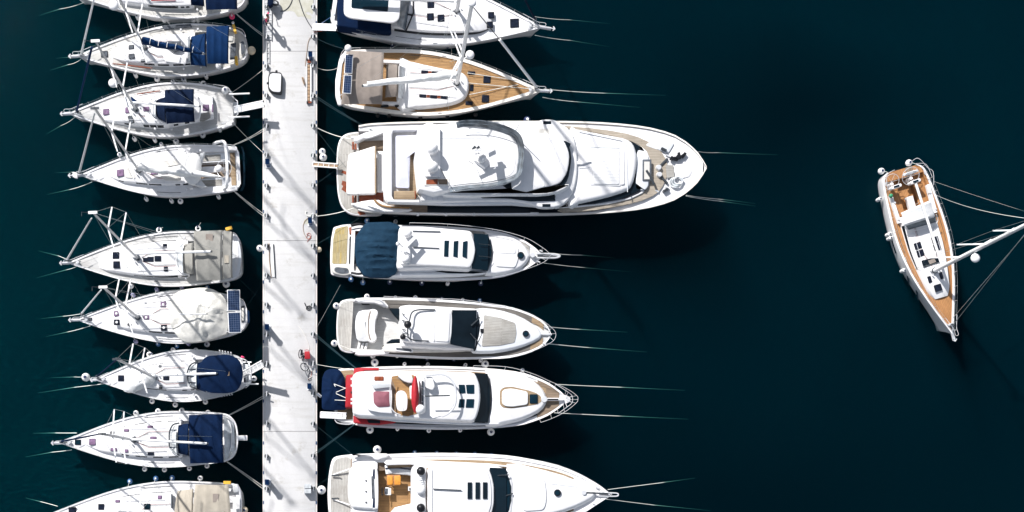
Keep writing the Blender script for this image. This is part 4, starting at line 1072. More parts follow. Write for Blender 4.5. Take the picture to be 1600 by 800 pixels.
# --- the yacht under way
b = Boat('sailing_yacht', 'white sloop with orange teak side decks lying alone in open water on the right', 'sailboat', 'lone sloop', (1409, 264), (1488, 522), 82, PROF_WIDE, 1.25, 1.7)
b.hull(rimw=.12); b.deck('teak_orange', wells=[(.03, .27, 1.38, 1.0), (.04, .26, .55, .6)])
def wf(u): return min(.70 * b.hw(.28 + .50 * u), 1.25) * (1 - .3 * max(0, (u - .88) / .12) ** 2)
def hf(u): return .42 * (1 - .2 * u) * (1 - max(0, (u - .78) / .22) ** 2 * .8)
b.loft('coachroof', .27, .78, wf, hf, 'gelcoat')
b.sidewindow(.10, .62, -1, lo=.2, hi=.8, taper=.7); b.sidewindow(.10, .62, 1, lo=.2, hi=.8, taper=.7)
AN = math.degrees(math.atan2(522 - 264, 1488 - 1409))
for hx, hy, hw_, hh_ in ((1434.5, 384, 10.5, 11), (1438.5, 395.5, 10.5, 11), (1461.5, 375, 10.5, 11), (1464.5, 386, 10.5, 11), (1466, 449.6, 11, 11.5), (1453, 436.5, 10.5, 5.5), (1471, 430.5, 11, 5.5)):
    b.hatch(hx, hy, hw_, hh_, 2.0 if hy < 420 else 1.85, 'hatch_navy', ang=AN)
slab('deck_window', [(1440, 407), (1468, 400), (1472, 409), (1443, 418)], 1.97, .05, 'glass', b, r=.08)
slab('deck_light', [(1450, 407), (1460, 404), (1463, 409), (1453, 413)], 1.99, .03, 'canvas_taupe', b, r=.05, bev=0)
canopy('sprayhood', [(1411, 331), (1416, 352), (1463, 338), (1457, 311)], 2.75, 'canvas_grey', b, arch=.25, bays=1)
obj('windscreen', patch_bm([P(1414, 350, 2.3), P(1420, 359, 1.9), P(1463, 347, 1.9), P(1461, 338, 2.3)], 3, 8, None, .02), 'smoked_vinyl', b)
tube('sprayhood_frame', spline([P(1413, 352, 2.3), P(1419, 360, 2.0), P(1440, 358, 2.0), P(1464, 348, 2.0), P(1463, 335, 2.4)], 4, False), .03, 'alu_white', b)
for sg in (1, -1):
    obj('bench', slab_bm([b.at(.10, sg * .62, 1.04), b.at(.26, sg * .62, 1.04), b.at(.26, sg * 1.3, 1.04), b.at(.10, sg * 1.3, 1.04)], .05, 0, 0), 'teak_orange', b)
    obj('coaming', slab_bm([b.at(.13, sg * 1.25, 1.55), b.at(.30, sg * 1.2, 1.6), b.at(.30, sg * 1.42, 1.6), b.at(.13, sg * 1.48, 1.55)], .35, 0, .04), 'gelcoat', b)
obj('cockpit_sole', slab_bm([b.at(.045, -.52, .64), b.at(.255, -.52, .64), b.at(.255, .52, .64), b.at(.045, .52, .64)], .03, 0, 0), 'teak_orange', b)
obj('aft_deck', slab_bm([b.at(.012, -1.3, 1.3), b.at(.05, -1.35, 1.3), b.at(.05, 1.35, 1.3), b.at(.012, 1.3, 1.3)], .3, 0, 0), 'teak_orange', b)
obj('cockpit_table', slab_bm([b.at(.165, -.20, 1.25), b.at(.25, -.20, 1.25), b.at(.25, .24, 1.25), b.at(.165, .24, 1.25)], .4, 0, .03), 'gelcoat', b)
obj('liferaft_hatch', slab_bm([b.at(.0, .2, 1.34), b.at(.05, .2, 1.34), b.at(.05, .7, 1.34), b.at(.0, .7, 1.34)], .3, 0, .02), 'teak_brown', b)
wheel(b, 1393, 284, 1.7, .55); wheel(b, 1423, 275, 1.7, .62)
for px, py, an in ((1401, 291, 72), (1431, 283, 72)): slab('instrument_pod', rect(px, py, 5, 17, an), 1.95, .5, 'gelcoat', b, r=.1); slab('display', rect(px, py, 3, 9, an), 1.965, .02, 'glass_teal', b, bev=0)
pillow('helm_cushion', rect(1423, 270, 4.5, 24, 72), 1.65, .08, 'grey_cushion', b, r=.08)
obj('flower_pot', ball_bm(P(1392, 306, 1.8), .15), 'lamp_green', b)
tube('pushpit_frame', spline([P(1425, 252, 2.0), P(1433, 247, 2.3), P(1441, 252, 2.3), P(1449, 262, 2.1), P(1458, 268, 2.1), P(1459, 289, 2.1)], 3, False), .018, 'steel', b)
b.rig((1460, 423), (1637, 334), 17.5, 2.0, boom=(1431, 287), boomz=3.3, boomr=.09, jib='wire', jibbase=(1489, 508), jibhead=(1605, 361), jibz=16.4, jr=(.02, .02), spreaders=((.28, 2.2), (.52, 1.9), (.75, 1.3)), mastmat='alu_white', mr=.15, radome=(1523, 403.5, 8.2, .3), sweep=.5, backstay=False)
tube('forestay', [P(1488, 498, 1.9), P(1610, 357, 17.0)], .016, 'wire', b, sides=4)
b.rails(step=.08); b.foredeck_gear(roller=.5); b.clutter(.60, .3)
for t_ in (.42, .62, .72):
    q = b.at(t_, -b.hw(t_) * .985, .75); obj('hull_window', box_bm(q, (.9, .06, .16), rz=b.rz - (.12 if t_ > .5 else 0)), 'glass', b)
# ================================================================== motor yachts
GM = 'motor yachts berthed along the right side of the pier'
def glass_patch(name, pts, mat, b, nu=4, nv=10, bul=0.0, parent=None, thick=.05):
    return obj(name, patch_bm([P(*p) for p in pts], nu, nv, (lambda u, v_: bul * math.sin(math.pi * v_)) if bul else None, thick), mat, b, parent)
def pulpit_px(b, pts, h, base, posts=True, r=.015, mat='steel', name='bow_rail'):
    w_ = spline([P(p[0], p[1], h) for p in pts], 4, False)
    rl = tube(name, w_, r, mat, b, sides=6)
    if posts:
        for i in range(0, len(w_), 4):
            q = w_[i]
            t_ = min(.995, max(.01, (q - b.S).dot(b.fx) / b.L)); y = (q - Vector((b.S.x, b.S.y, 0))).dot(b.fy)
            yb = max(-b.hw(t_) + .06, min(b.hw(t_) - .06, y))
            obj('rail_post', tube_bm([q, b.at(min(t_, .985), yb, base(t_))], r * .7, sides=5), mat, b, parent=rl)
    return rl
def sidedeck(b, mat, w0, ta, tb, out=.28, dz=.02, name='side_deck', sides=(1, -1), n=30, wfn=None, off=0):
    """walkway strip lying on the deck just inboard of the gunwale"""
    for sg in sides:
        bm = bmesh.new(); prev = None
        for k in range(n + 1):
            t_ = ta + (tb - ta) * k / n; h = b.hw(t_) - out; w_ = min(w0 if wfn is None else wfn(t_), h * .9)
            q = [(h, b.dz(t_) + dz + .05), (h - w_, b.dz(t_) + dz + .055), (h - w_, b.dz(t_) - .1), (h, b.dz(t_) - .1)]
            vv = [bm.verts.new(b.at(t_, sg * y, z)) for y, z in q]
            if prev:
                for i in range(4): bm.faces.new((prev[i], prev[(i + 1) % 4], vv[(i + 1) % 4], vv[i]))
            else: bm.faces.new(vv)
            prev = vv
        bm.faces.new(list(reversed(prev)))
        obj(name, bm, mat, b)

# ------------------------------------------------------------------ the big one
ZM[0] = lambda z: z if z < 2 else 2 + (z - 2) * .62
b = Boat('motor_yacht', 'largest white three-deck motor yacht with domes on its flybridge and a worn teak swim platform', 'yacht', 'largest yacht',
         (560, 262.5), (1103.5, 262), 146, [(0, .90), (.03, .94), (.1, .97), (.2, .99), (.35, 1), (.5, 1), (.62, .99), (.72, .955), (.81, .885), (.87, .79), (.92, .65), (.955, .46), (.98, .27), (1, .02)], 2.3, 3.4, GM)
b.hull(rim='gelcoat_warm', rimw=.10, rimh=.10, flare=.22, bowrake=1.6)
b.deck('gelcoat', wells=[(0.0, .10, 2.6, 1.55)], inset=.12)
slab('swim_platform', [(525.5, 262), (526.5, 232), (531, 216), (541, 208), (560, 205.5), (596, 204.5), (600, 262), (600, 337), (560, 337), (544, 334), (532, 322), (527, 300)], .75, .30, 'gelcoat', b, r=.5, bev=.05)
slab('platform_teak', [(527.5, 262), (528.5, 233), (533, 218), (543, 210), (560, 207.5), (596, 206.5), (600, 262), (600, 335), (560, 335), (546, 332), (534, 321), (529, 300)], .77, .05, 'teak_grey_across', b, r=.5, bev=0)
for pts in ([(541, 284), (535, 282), (533.5, 288), (536, 291), (533.5, 296), (541, 301)], [(541, 268), (535, 266), (533, 270), (541, 273)], [(558, 331), (566, 328), (572, 335), (562, 336)]):
    slab('wet_teak_patch', pts, .776, .02, 'mahogany', b, bev=0)
for y0, y1 in ((221, 236), (302, 317)):
    for k in range(3): slab('stair_tread', rect(551.5 + 4.2 * k, (y0 + y1) / 2 + (1 if y0 > 250 else -1), 3, 12), 1.0 + .28 * k, .1, 'mahogany' if k < 2 else 'gelcoat', b, bev=.01)
    slab('stair_landing', [(561, y0), (599, y0 - 2), (599, y1), (561, y1)], 1.75, .1, 'mahogany' if y0 > 250 else 'teak_brown', b, bev=.01)
for sg, y in ((1, 211), (-1, 324)):
    tube('stern_handrail', spline([P(550, 262 + (y - 262) * .93, 1.7), P(572, y + 4 * sg, 2.6), P(590, y - 1 * sg, 3.0), P(602, y - 6 * sg, 3.1)], 4, False), .10, 'gelcoat', b)
slab('quarter_bulwark', [(551, 320), (566, 314), (592, 312), (606, 320), (640, 325), (640, 330), (600, 331), (570, 327)], 2.7, .7, 'gelcoat', b, smooth=2, bev=.08)
slab('quarter_bulwark', [(553, 216), (570, 207), (588, 203), (604, 201), (604, 206), (590, 209), (572, 214), (558, 221)], 2.7, .7, 'gelcoat', b, smooth=2, bev=.08)
tube('capping', spline([P(585, 312, 2.85), P(591, 318, 2.85), P(604, 323, 2.85), P(640, 325, 2.85)], 4, False), .07, 'teak', b)
pillow('tender_cover', [(545, 241, 2.3), (583, 229, 2.9), (587, 228.5, 2.9), (587, 302, 2.9), (541.5, 303, 2.3), (542, 262, 2.3)], 2.6, .22, 'canvas_white', b, r=.15, wr=.03, skirt=.5, p=3)
tube('cover_edge', [P(587, 228, 2.95), P(587, 302, 2.95)], .05, 'teak_tan', b)
slab('cockpit_sofa', [(589, 236), (599, 236), (599, 299), (589, 299)], 2.2, .5, 'white_cushion', b, r=.1)
# upper deck
slab('upper_deck', [(600, 262), (600, 206), (604, 200.5), (616, 198), (680, 194.5), (730, 190.5), (800, 189.5), (835, 189.5), (848, 186.8), (858, 186.2), (868, 188), (876, 193), (886, 199), (895, 210), (900, 228), (902, 246), (902, 268), (898, 292), (888, 312), (874, 322), (856, 324.5), (842, 323.5), (830, 319), (800, 314), (740, 314), (680, 315.5), (615, 316.5), (604, 312), (600, 304)],
     4.6, .35, 'gelcoat', b, smooth=2, bev=.10, flare=.04)
slab('upper_trim', [(610, 316.5), (700, 319.5), (800, 319), (838, 322), (838, 318), (800, 313), (700, 314), (612, 314)], 4.1, .5, 'gelcoat_cool', b, bev=.05)
for y, x0, x1 in ((190.5, 849, 861), (320, 847.5, 860)): slab('vent_grille', rect((x0 + x1) / 2, y + 1, x1 - x0, 4.6), 4.63, .05, 'glass', b, bev=0)
slab('side_recess', [(826, 204), (842, 200), (868, 203), (869, 210), (840, 207)], 4.61, .02, 'nonskid_beige', b, bev=0)
slab('side_recess', [(800, 303), (830, 306), (866, 303), (868, 314), (830, 315), (800, 311)], 4.61, .02, 'glass_teal', b, bev=0)
# aft upper deck lounge
slab('lounge_sole', [(612, 204), (656, 203), (656, 312), (614, 312)], 4.62, .03, 'nonskid_beige', b, r=.1, bev=0)
slab('lounge_teak', [(640, 236), (653, 236), (656, 300), (650, 311), (640, 298)], 4.64, .03, 'teak_tan', b, bev=0)
for nm, pts in (('bulwark', [(601, 204), (606, 199.5), (655, 198), (655, 203), (614, 204.5), (612.5, 210), (612.5, 306), (615, 311.5), (655, 312), (655, 316.5), (606, 315.5), (601, 309)]),):
    slab(nm, pts, 5.35, .75, 'gelcoat', b, bev=.06)
for y in (215, 240, 262, 285, 305): slab('scupper', rect(608, y, 1.4, 1.6), 5.37, .04, 'gelcoat_cool', b, bev=0)
pillow('corner_sofa_cover', [(618, 212), (655, 211), (656, 233), (641, 236), (639.5, 294), (618.5, 293)], 5.15, .12, 'lavender_cover', b, r=.15, wr=.05, wf=1.8, skirt=.45)
slab('teak_table', [(615.5, 298.5), (649, 298), (649.5, 311), (615.5, 311)], 5.2, .5, 'teak_tan', b, r=.05, bev=.02)
tube('table_edge', [P(648.8, 298.5, 5.24), P(649.2, 310.5, 5.24)], .04, 'mahogany', b)
# flybridge
slab('flybridge_roof', [(655, 198), (688, 196), (716, 196), (742, 196), (770, 199), (792, 206), (808, 218), (812.5, 238), (811, 262), (804, 277), (770, 288), (724, 293.5), (703, 296), (655, 295)], 6.3, 1.5, 'gelcoat', b, smooth=2, bev=.12, flare=.22)
slab('roof_floor', [(666, 203), (716, 201), (760, 202), (786, 208), (802, 219), (805.5, 238), (804, 259), (797, 273), (768, 283), (722, 288), (704, 290), (664, 290)], 6.33, .04, 'nonskid', b, smooth=2, bev=0)
fly = [(714, 199), (726, 196.8), (758, 198.5), (790, 207.5), (806, 218), (811, 238), (809.5, 258), (803.5, 276), (770, 286.5), (725, 291), (702, 294)]
bm = bmesh.new(); w_ = spline([P(x, y, 6.35) for x, y in fly], 5, False); pv = None; n_ = len(w_)
for i, q in enumerate(w_):
    d = (w_[min(i + 1, n_ - 1)] - w_[max(i - 1, 0)]).normalized(); nrm = Vector((d.y, -d.x, 0))
    hh = .55 * math.sin(math.pi * min(1, max(0.02, i / (n_ - 1)))) ** .4
    vv = [bm.verts.new(q + nrm * -.0), bm.verts.new(q - nrm * .30 * (-1) * -1 + Vector((0, 0, hh))), bm.verts.new(q - nrm * .26 + Vector((0, 0, hh))), bm.verts.new(q + nrm * .05)]
    if pv:
        for k in range(4): bm.faces.new((pv[k], pv[(k + 1) % 4], vv[(k + 1) % 4], vv[k]))
    pv = vv
obj('wind_deflector', bm, 'smoked_vinyl', b)
tube('deflector_rail', [q + Vector((0, 0, .6)) for q in w_[2:-2]], .025, 'smoked_vinyl', b)
for y0, y1, x0, x1 in ((206, 207.4, 690, 752), (215, 216, 690, 752)): slab('roof_seam', [(x0, y0), (x1, y0), (x1, y1), (x0, y1)], 6.36, .04, 'gelcoat_cool', b, bev=0)
slab('arch_base', [(664, 200), (688, 199), (688, 276), (664, 276)], 6.75, .45, 'gelcoat', b, r=.1, bev=.06)
for y in (232, 261):
    obj('satellite_dome', dome_bm(P(675.5, y + 2, 7.0), .40, .78), 'gelcoat', b)
slab('stair_opening', [(663, 278.5), (702, 278), (702, 290), (663, 290)], 6.40, .06, 'gelcoat_warm', b, bev=.02)
slab('stairwell', [(666, 281), (684, 279.5), (684, 288), (666, 288)], 6.43, .03, 'mahogany', b, bev=0); slab('stairwell', [(684, 280), (699, 280), (699, 288), (686, 288)], 6.43, .03, 'teak_brown', b, bev=0)
# radar mast group
rm = obj('radar_mast', slab_bm(outline([(742, 250), (754, 236), (764, 240), (768, 252), (758, 262)], 6.9), .6, .1, .05), 'gelcoat', b)
obj('radar_dome', dome_bm(P(752.5, 248, 7.0), .32, .45), 'gelcoat', b, parent=rm)
obj('radar_bar', box_bm(P(754, 240, 7.9), (1.9, .14, .12), rz=rad(25)), 'gelcoat', b, parent=rm)
obj('radar_bar', box_bm(P(770, 247, 7.5), (.5, 1.2, .12), rz=rad(8)), 'gelcoat', b, parent=rm)
for k in range(4): obj('horn', tube_bm([P(738 + 3 * k, 233 + (k % 2) * 3, 6.8), P(743 + 3 * k, 229 + (k % 2) * 4, 7.0)], .06, r2=.10), 'steel' if k % 2 else 'dark_metal', b, parent=rm)
obj('antenna', tube_bm([P(741, 257, 6.8), P(733, 252, 8.8)], .02), 'dark_metal', b, parent=rm)
obj('mast_strut', tube_bm([P(757, 262, 6.4), P(746, 241, 7.6)], .06), 'gelcoat', b, parent=rm)
obj('antenna', tube_bm([P(695, 277, 6.4), P(688, 262, 9.2)], .03), 'dark_metal', b, parent=rm)
obj('antenna', tube_bm([P(805, 206, 6.4), P(812, 192, 9.0)], .035), 'gelcoat', b, parent=rm)
# lower swoosh and wing
slab('wing', [(682, 300), (700, 291.5), (742, 291), (770, 288), (786, 290), (800, 298.5), (840, 300.5), (866, 297.5), (884, 288), (889, 290), (872, 300), (840, 304.5), (790, 304), (740, 306), (700, 305), (686, 303.5)], 5.4, .7, 'gelcoat', b, smooth=2, bev=.08, flare=.1)
slab('side_panel', [(658, 303), (693, 304), (692, 314), (658, 313)], 5.0, .4, 'gelcoat', b, r=.1)
for x in (666, 676, 684): slab('grab_bar', rect(x, 309, 1.2, 7), 5.03, .03, 'steel', b, bev=0)
slab('dark_slot', [(660, 299), (686, 302), (690, 304.5), (664, 304)], 5.05, .05, 'mahogany', b, bev=0)
# wheelhouse roof with black glass rim
slab('wheelhouse_glass', [(786, 299.5), (845, 301), (873, 295), (886, 283), (890.5, 266), (893, 246), (890, 230), (884, 220), (800, 218)], 5.2, .65, 'glass', b, smooth=2, bev=.05)
slab('wheelhouse_roof', [(800, 203), (825, 206), (850, 208.5), (868, 210.5), (880, 218), (887, 231), (890, 245), (887, 266), (881, 278), (872, 287), (848, 293), (800, 295)], 5.55, .4, 'gelcoat', b, smooth=2, bev=.12, crown=.12)
glass_patch('side_glass', [(776, 304, 4.9), (838, 299, 4.9), (876, 298, 4.7), (870, 302, 4.62)], 'glass', b, thick=.2)
slab('glass_band', [(728, 306.5), (760, 304.5), (800, 305), (840, 306), (866, 302.5), (868, 308), (864, 312), (830, 311.5), (790, 309.5), (756, 309)], 4.85, .2, 'glass', b, smooth=1, bev=.01)
slab('glass_rail', [(790, 305), (826, 301), (860, 302), (864, 305), (830, 306), (792, 308)], 4.75, .12, 'gelcoat_cool', b, smooth=2)
# foredeck house
slab('house_glass', [(902, 312), (886, 321), (930, 318), (970, 311), (988, 303), (1002, 296), (1009, 297), (994, 286), (996, 240), (1000, 228), (984, 220), (960, 240), (940, 300)], 3.75, .5, 'glass', b, smooth=1, bev=.03)
slab('house_rim', [(868, 325), (900, 324), (950, 319), (985, 311), (1004, 302), (1014, 290), (1017, 270), (1016, 248), (1011, 236), (1003, 229), (992, 224), (1002, 231), (1008, 241), (1009, 258), (1009, 278), (1006, 294), (998, 302), (980, 309), (940, 316), (900, 321)], 3.55, .35, 'gelcoat', b, smooth=1, bev=.06)
slab('foredeck_house', [(893, 200), (900, 201), (939, 209), (974, 215.5), (987, 222), (993, 233), (995.5, 248), (992.5, 272), (986, 291), (972, 299.5), (941, 308.5), (905, 316.5), (890, 321), (885, 262)], 4.25, .8, 'gelcoat', b, smooth=2, bev=.20, flare=.10, crown=.05)
for pts in ([(846, 211), (847, 211), (850, 291), (849, 291)], [(815, 207), (816, 207), (817, 292), (816, 292)]): slab('roof_seam', pts, 5.60, .06, 'gelcoat_cool', b, bev=0)
for pts in ([(905, 262), (921, 261), (921, 262), (905, 263)], [(978, 224), (979, 224), (981, 300), (980, 300)], [(905, 205), (972, 219), (972, 220), (905, 206)]): slab('deck_seam', pts, 4.36, .05, 'gelcoat_cool', b, bev=0)
slab('sunpad_frame', [(922.5, 229), (969, 231), (969.5, 291), (921.5, 289), (926, 262)], 4.345, .06, 'nonskid', b, r=.1, bev=.01)
slab('sunpad', [(926.5, 232.5), (967.5, 233), (967.5, 288.5), (926.5, 287.5), (928.5, 260)], 4.42, .12, 'sunpad', b, r=.15, bev=.03)
slab('sunpad_headrest', [(969.5, 232), (975, 232), (976, 288), (969.5, 289)], 4.40, .1, 'gelcoat', b, r=.1)
for y in (229.6,): slab('shadow_gap', [(923, 229), (968, 230), (968, 232), (923, 231)], 4.37, .05, 'grey_cushion', b, bev=0)
slab('console', [(900, 252), (908, 251), (924, 252), (910, 257), (900, 257)], 4.5, .2, 'gelcoat', b, bev=.03)
slab('front_seat', [(995, 234), (1008, 236), (1013, 244), (1013, 290), (1008, 297), (993, 296)], 3.75, .4, 'gelcoat_cool', b, r=.2)
slab('deck_hatch', [(1004, 249), (1018, 249), (1018, 282.5), (1004, 282.5)], 3.85, .08, 'hatch_grey', b, r=.05, bev=.01)
slab('hatch_mat', [(1006.5, 252.5), (1015, 252.5), (1015, 280), (1006.5, 280)], 3.865, .02, 'nonskid_beige', b, bev=0)
tube('folded_anchor', [P(1010, 266, 3.95), P(1014, 272, 3.95), P(1018, 278, 3.95), P(1022, 288, 3.9)], .08, 'dark_metal', b)
# walk round teak
sidedeck(b, 'teak_brown', .5, .06, .20, out=.15, sides=(-1,)); sidedeck(b, 'glass', .5, .20, .64, out=.15, sides=(-1,), name='side_window'); sidedeck(b, 'teak_pale', .35, .35, .56, out=.4, sides=(1,))  # lower side: shade under the overhang painted dark, together with black windows
slab('walk_round', [(872, 196), (930, 201), (980, 209), (1012, 221), (1034, 238), (1044, 262), (1036, 290), (1020, 306), (985, 318), (930, 328), (880, 331), (880, 324), (960, 316), (1004, 300), (1017, 270), (1010, 236), (980, 218), (930, 207), (880, 200)], 3.38, .3, 'teak_pale', b, smooth=2, bev=0)
slab('foredeck_panel', [(1008, 227), (1030, 212), (1054, 223), (1044, 240), (1034, 236)], 3.40, .06, 'gelcoat_cool', b, r=.2, bev=.01)
slab('foredeck_panel', [(1052, 264), (1060, 256), (1078, 257), (1083, 264), (1078, 276), (1058, 280)], 3.42, .03, 'nonskid', b, r=.2, bev=.01)
slab('chain_plate', [(1040, 258), (1052, 258), (1054, 276), (1042, 278)], 3.50, .05, 'teak_grey', b, bev=0)
for (x0, y0, x1, y1) in ((1029, 262, 1043, 248), (1030, 273, 1043, 287)):
    wl = obj('windlass', cyl_bm(P(x0, y0, 3.45), .24, .35, r2=.16), 'steel', b); obj('chain', tube_bm([P(x0, y0, 3.4), P(x1, y1, 3.4)], .09), 'dark_metal', b, parent=wl)
for x, y, a in ((1034, 233, 30), (1037, 299, -30)):
    for k in range(3): obj('mooring_bitt', cyl_bm(P(x + 2.6 * k, y + 2.6 * k * math.sin(rad(a)), 3.35), .09, .35), 'dark_metal', b)
for x, y in ((1027, 232), (1024, 297), (1041, 242), (1040, 292)): obj('cleat', tube_bm([P(x, y, 3.35), P(x + 5, y + 3, 3.35)], .07), 'steel', b)
for k in range(7):
    q = P(1050 + 3.0 * k + R.uniform(-1, 1), 249 - 1.0 * k + R.uniform(-2, 2), 3.5 + R.uniform(0, .2))
    obj('spare_anchor', box_bm(q, (R.uniform(.25, .5), R.uniform(.12, .3), .18), rz=R.uniform(0, 3)), 'black', b)
for k in range(5):
    c = P(1056 + 1.1 * k, 285 - .8 * k, 3.5 + .04 * k); rr = .42 - .03 * k
    tube('coiled_hose', [c + Vector((rr * math.cos(a / 3), rr * math.sin(a / 3) * .85, .05 * math.sin(a))) for a in range(20)], .035, ('gelcoat_cool', 'wire')[k % 2], b, sides=5)
tube('stern_handrail', [P(840, 333.5, 3.3), P(760, 334.5, 3.2), P(640, 334, 3.0)], .04, 'gelcoat', b)
slab('boarding_gate', [(829, 331.5), (842, 331.5), (842, 335), (829, 335)], 3.0, .3, 'gelcoat', b)
slab('hull_window_strip', [(606, 337.2), (700, 337.8), (800, 337.2), (800, 335.5), (606, 335.5)], 1.6, .3, 'glass', b, bev=.02)
for k in range(5): obj('fairlead', ball_bm(P(653 + 44 * k, 335, 2.5), .13), 'steel', b)

ZM[0] = lambda z: z
# ------------------------------------------------------------------ slate cover yacht
b = Boat('motor_yacht', 'white motor yacht with a slate-blue cover over its cockpit and a yellowed teak platform', 'yacht', 'slate-covered yacht',
         (548, 391.5), (848, 400), 84, PROF_YACHT, 1.5, 2.2, GM)
b.hull(rimw=.14, bowrake=1.0); b.deck('nonskid', wells=[(.02, .12, 1.4, 1.0)])
sidedeck(b, 'teak_grey', .5, .2, .93, out=.16)
slab('swim_platform', [(516, 392), (517.5, 372), (521, 355), (535, 351), (549, 350), (549, 434), (530, 432), (517, 429), (516, 412)], .6, .25, 'gelcoat', b, r=.15, bev=.04)
slab('platform_teak', [(519.5, 392), (520.5, 373), (524, 357.5), (536, 354), (544, 353), (541, 412), (519, 412)], .63, .05, 'teak_yellow', b, r=.1, bev=0)
slab('jet_ski_cover', [(517, 413), (545, 413), (550, 418), (549, 428), (538, 431), (519, 427)], 1.1, .4, 'nonskid_beige', b, r=.25, bev=.08)
slab('tender_pad', [(523, 417), (544, 419), (546, 427), (532, 428), (522, 424)], 1.12, .03, 'hatch_grey', b, r=.2, bev=0)
slab('cockpit_seat', [(546, 369), (554.5, 369), (556, 412), (545, 412)], 1.25, .4, 'black', b, r=.1)
for k in range(4): slab('cushion', rect(550.5 + .3 * k, 381 + 7.5 * k, 4.5, 6), 1.3, .1, 'white_cushion', b, r=.08)
slab('quarter_step', [(545, 355), (563, 354), (566, 360), (556, 366), (546, 366)], 1.3, .3, 'mahogany', b, r=.06)
slab('quarter_step', [(546, 417), (560, 416), (566, 424), (556, 430), (548, 428)], 1.3, .3, 'gelcoat_warm', b, r=.06)
for y in (352, 426): tube('quarter_rail', spline([P(549, y, 1.9), P(560, y - 2 + (y > 400) * 4, 2.1), P(572, y, 2.1)], 4, False), .08, 'black', b)
pillow('cockpit_cover', [(555, 372), (560, 363), (568, 352), (573, 347.5), (608, 346.5), (620, 350), (626, 355), (626, 385), (624.5, 412), (618, 428), (606, 433), (580, 433), (568, 430), (557, 414), (554.5, 395)], 2.6, .55, 'canvas_slate', b, r=.1, wr=.05, wf=.9, skirt=.5, p=1.7, folds=.13, rings=18)
slab('side_fairing', [(614, 421), (640, 415), (700, 417), (745, 420), (770, 424), (720, 429), (640, 430), (610, 431)], 2.35, .5, 'gelcoat_cool', b, smooth=2, bev=.08, flare=.1)
slab('fairing_window', [(680, 424), (700, 422), (760, 425.5), (740, 427.5), (700, 427)], 2.37, .05, 'glass', b, smooth=1, bev=0)
slab('cabin_body', [(624, 354), (660, 354), (737, 361), (745, 390), (736, 421), (680, 418), (620, 420)], 2.9, 1.0, 'gelcoat', b, r=.3, flare=.2, bev=.12)
slab('cabin_roof', [(626, 356), (645, 357.5), (690, 359), (736, 363.5), (741, 377), (743, 391), (740, 406), (735, 418), (690, 415.5), (645, 413.5), (626, 414)], 3.5, .4, 'gelcoat', b, r=.2, bev=.10, crown=.06)
slab('roof_slot', [(645, 360), (688, 361), (688, 363), (645, 362)], 3.56, .04, 'hatch_grey', b, bev=0)
tube('roof_aerial', [P(645, 386, 3.6), P(686, 388, 3.6)], .035, 'dark_metal', b)
for x0 in (694.5, 709, 723.3): slab('skylight', [(x0, 375.8 + (x0 - 694) * .08), (x0 + 7, 376), (x0 + 5.9, 401 + (x0 - 694) * .08), (x0 - .9, 400.5)], 3.585, .03, 'glass_teal', b, bev=0)
glass_patch('windscreen', [(740.5, 364.5, 3.35), (763, 366.5, 2.7), (762, 423, 2.7), (737, 419.5, 3.35)], 'glass_teal', b, bul=.10)
bm = bmesh.new()
pillow('windscreen_nose', [(762, 367), (767, 380), (769.5, 393), (768, 407), (762, 423), (755, 400)], 2.5, .14, 'glass_teal', b, r=0, skirt=.3)
for y0 in (383, 402): tube('wiper', [P(767, y0, 2.75), P(748, y0 - 2, 3.3)], .02, 'dark_metal', b)
slab('foredeck_mould', [(760, 363), (790, 368), (812, 378), (825, 393), (825, 404), (815, 416), (795, 424), (760, 427), (768, 407), (769, 384)], 2.42, .4, 'gelcoat', b, smooth=2, bev=.12, flare=.15)
slab('sunpad', [(776, 377), (806, 382), (810, 387), (810, 404), (805, 418), (774, 416), (772, 397)], 2.50, .08, 'white_cushion', b, r=.2, bev=.03)
slab('sunpad_headrest', [(776, 378), (806, 382.5), (806, 397), (774, 395)], 2.53, .05, 'nonskid', b, r=.2, bev=.01)
ht = obj('round_hatch', cyl_bm(P(813.5, 399, 2.5), .24, .12, seg=20), 'black', b); obj('pane', cyl_bm(P(813.5, 399, 2.57), .17, .02, seg=20), 'glass_teal', b, parent=ht)
rd = slab('radar_arch', [(628, 356), (640, 358), (643, 372), (641, 388), (642, 402), (640, 414), (627, 413), (627, 395), (632, 385), (627, 372)], 3.72, .3, 'gelcoat', b, r=.1, bev=.06)
obj('satellite_dome', dome_bm(P(637, 365.5, 3.8), .30, .5), 'gelcoat', b, parent=rd); obj('satellite_dome', dome_bm(P(634, 405.5, 3.8), .30, .5), 'gelcoat', b, parent=rd)
obj('radar_bar', box_bm(P(638.5, 381, 4.3), (1.35, .22, .14), rz=rad(45)), 'gelcoat', b, parent=rd); obj('radar_post', cyl_bm(P(638.5, 382, 4.0), .13, .5), 'gelcoat', b, parent=rd)
obj('searchlight', ball_bm(P(622, 381, 4.0), .15), 'gelcoat', b, parent=rd); obj('antenna', tube_bm([P(631, 388, 3.9), P(622, 378, 4.3)], .05), 'gelcoat', b, parent=rd)
obj('horn', tube_bm([P(629, 391, 3.9), P(641, 398, 3.95)], .05), 'steel', b, parent=rd)
for sg, y in ((1, 1), (-1, -1)):
    pulpit_px(b, [(640, 348) if sg > 0 else (770, 433.5), (700, 350) if sg > 0 else (790, 430), (770, 358) if sg > 0 else (815, 423), (820, 371) if sg > 0 else (840, 414), (848, 387) if sg > 0 else (853, 407.5), (862, 398), (874.5, 400)], 2.9, lambda t_: b.dz(t_) + .05)
tube('pulpit_platform', spline([P(838, 396.5, 2.35), P(866, 397, 2.35), P(875, 400, 2.35), P(866, 403, 2.35), P(838, 402.5, 2.35)], 3, False), .07, 'steel', b)
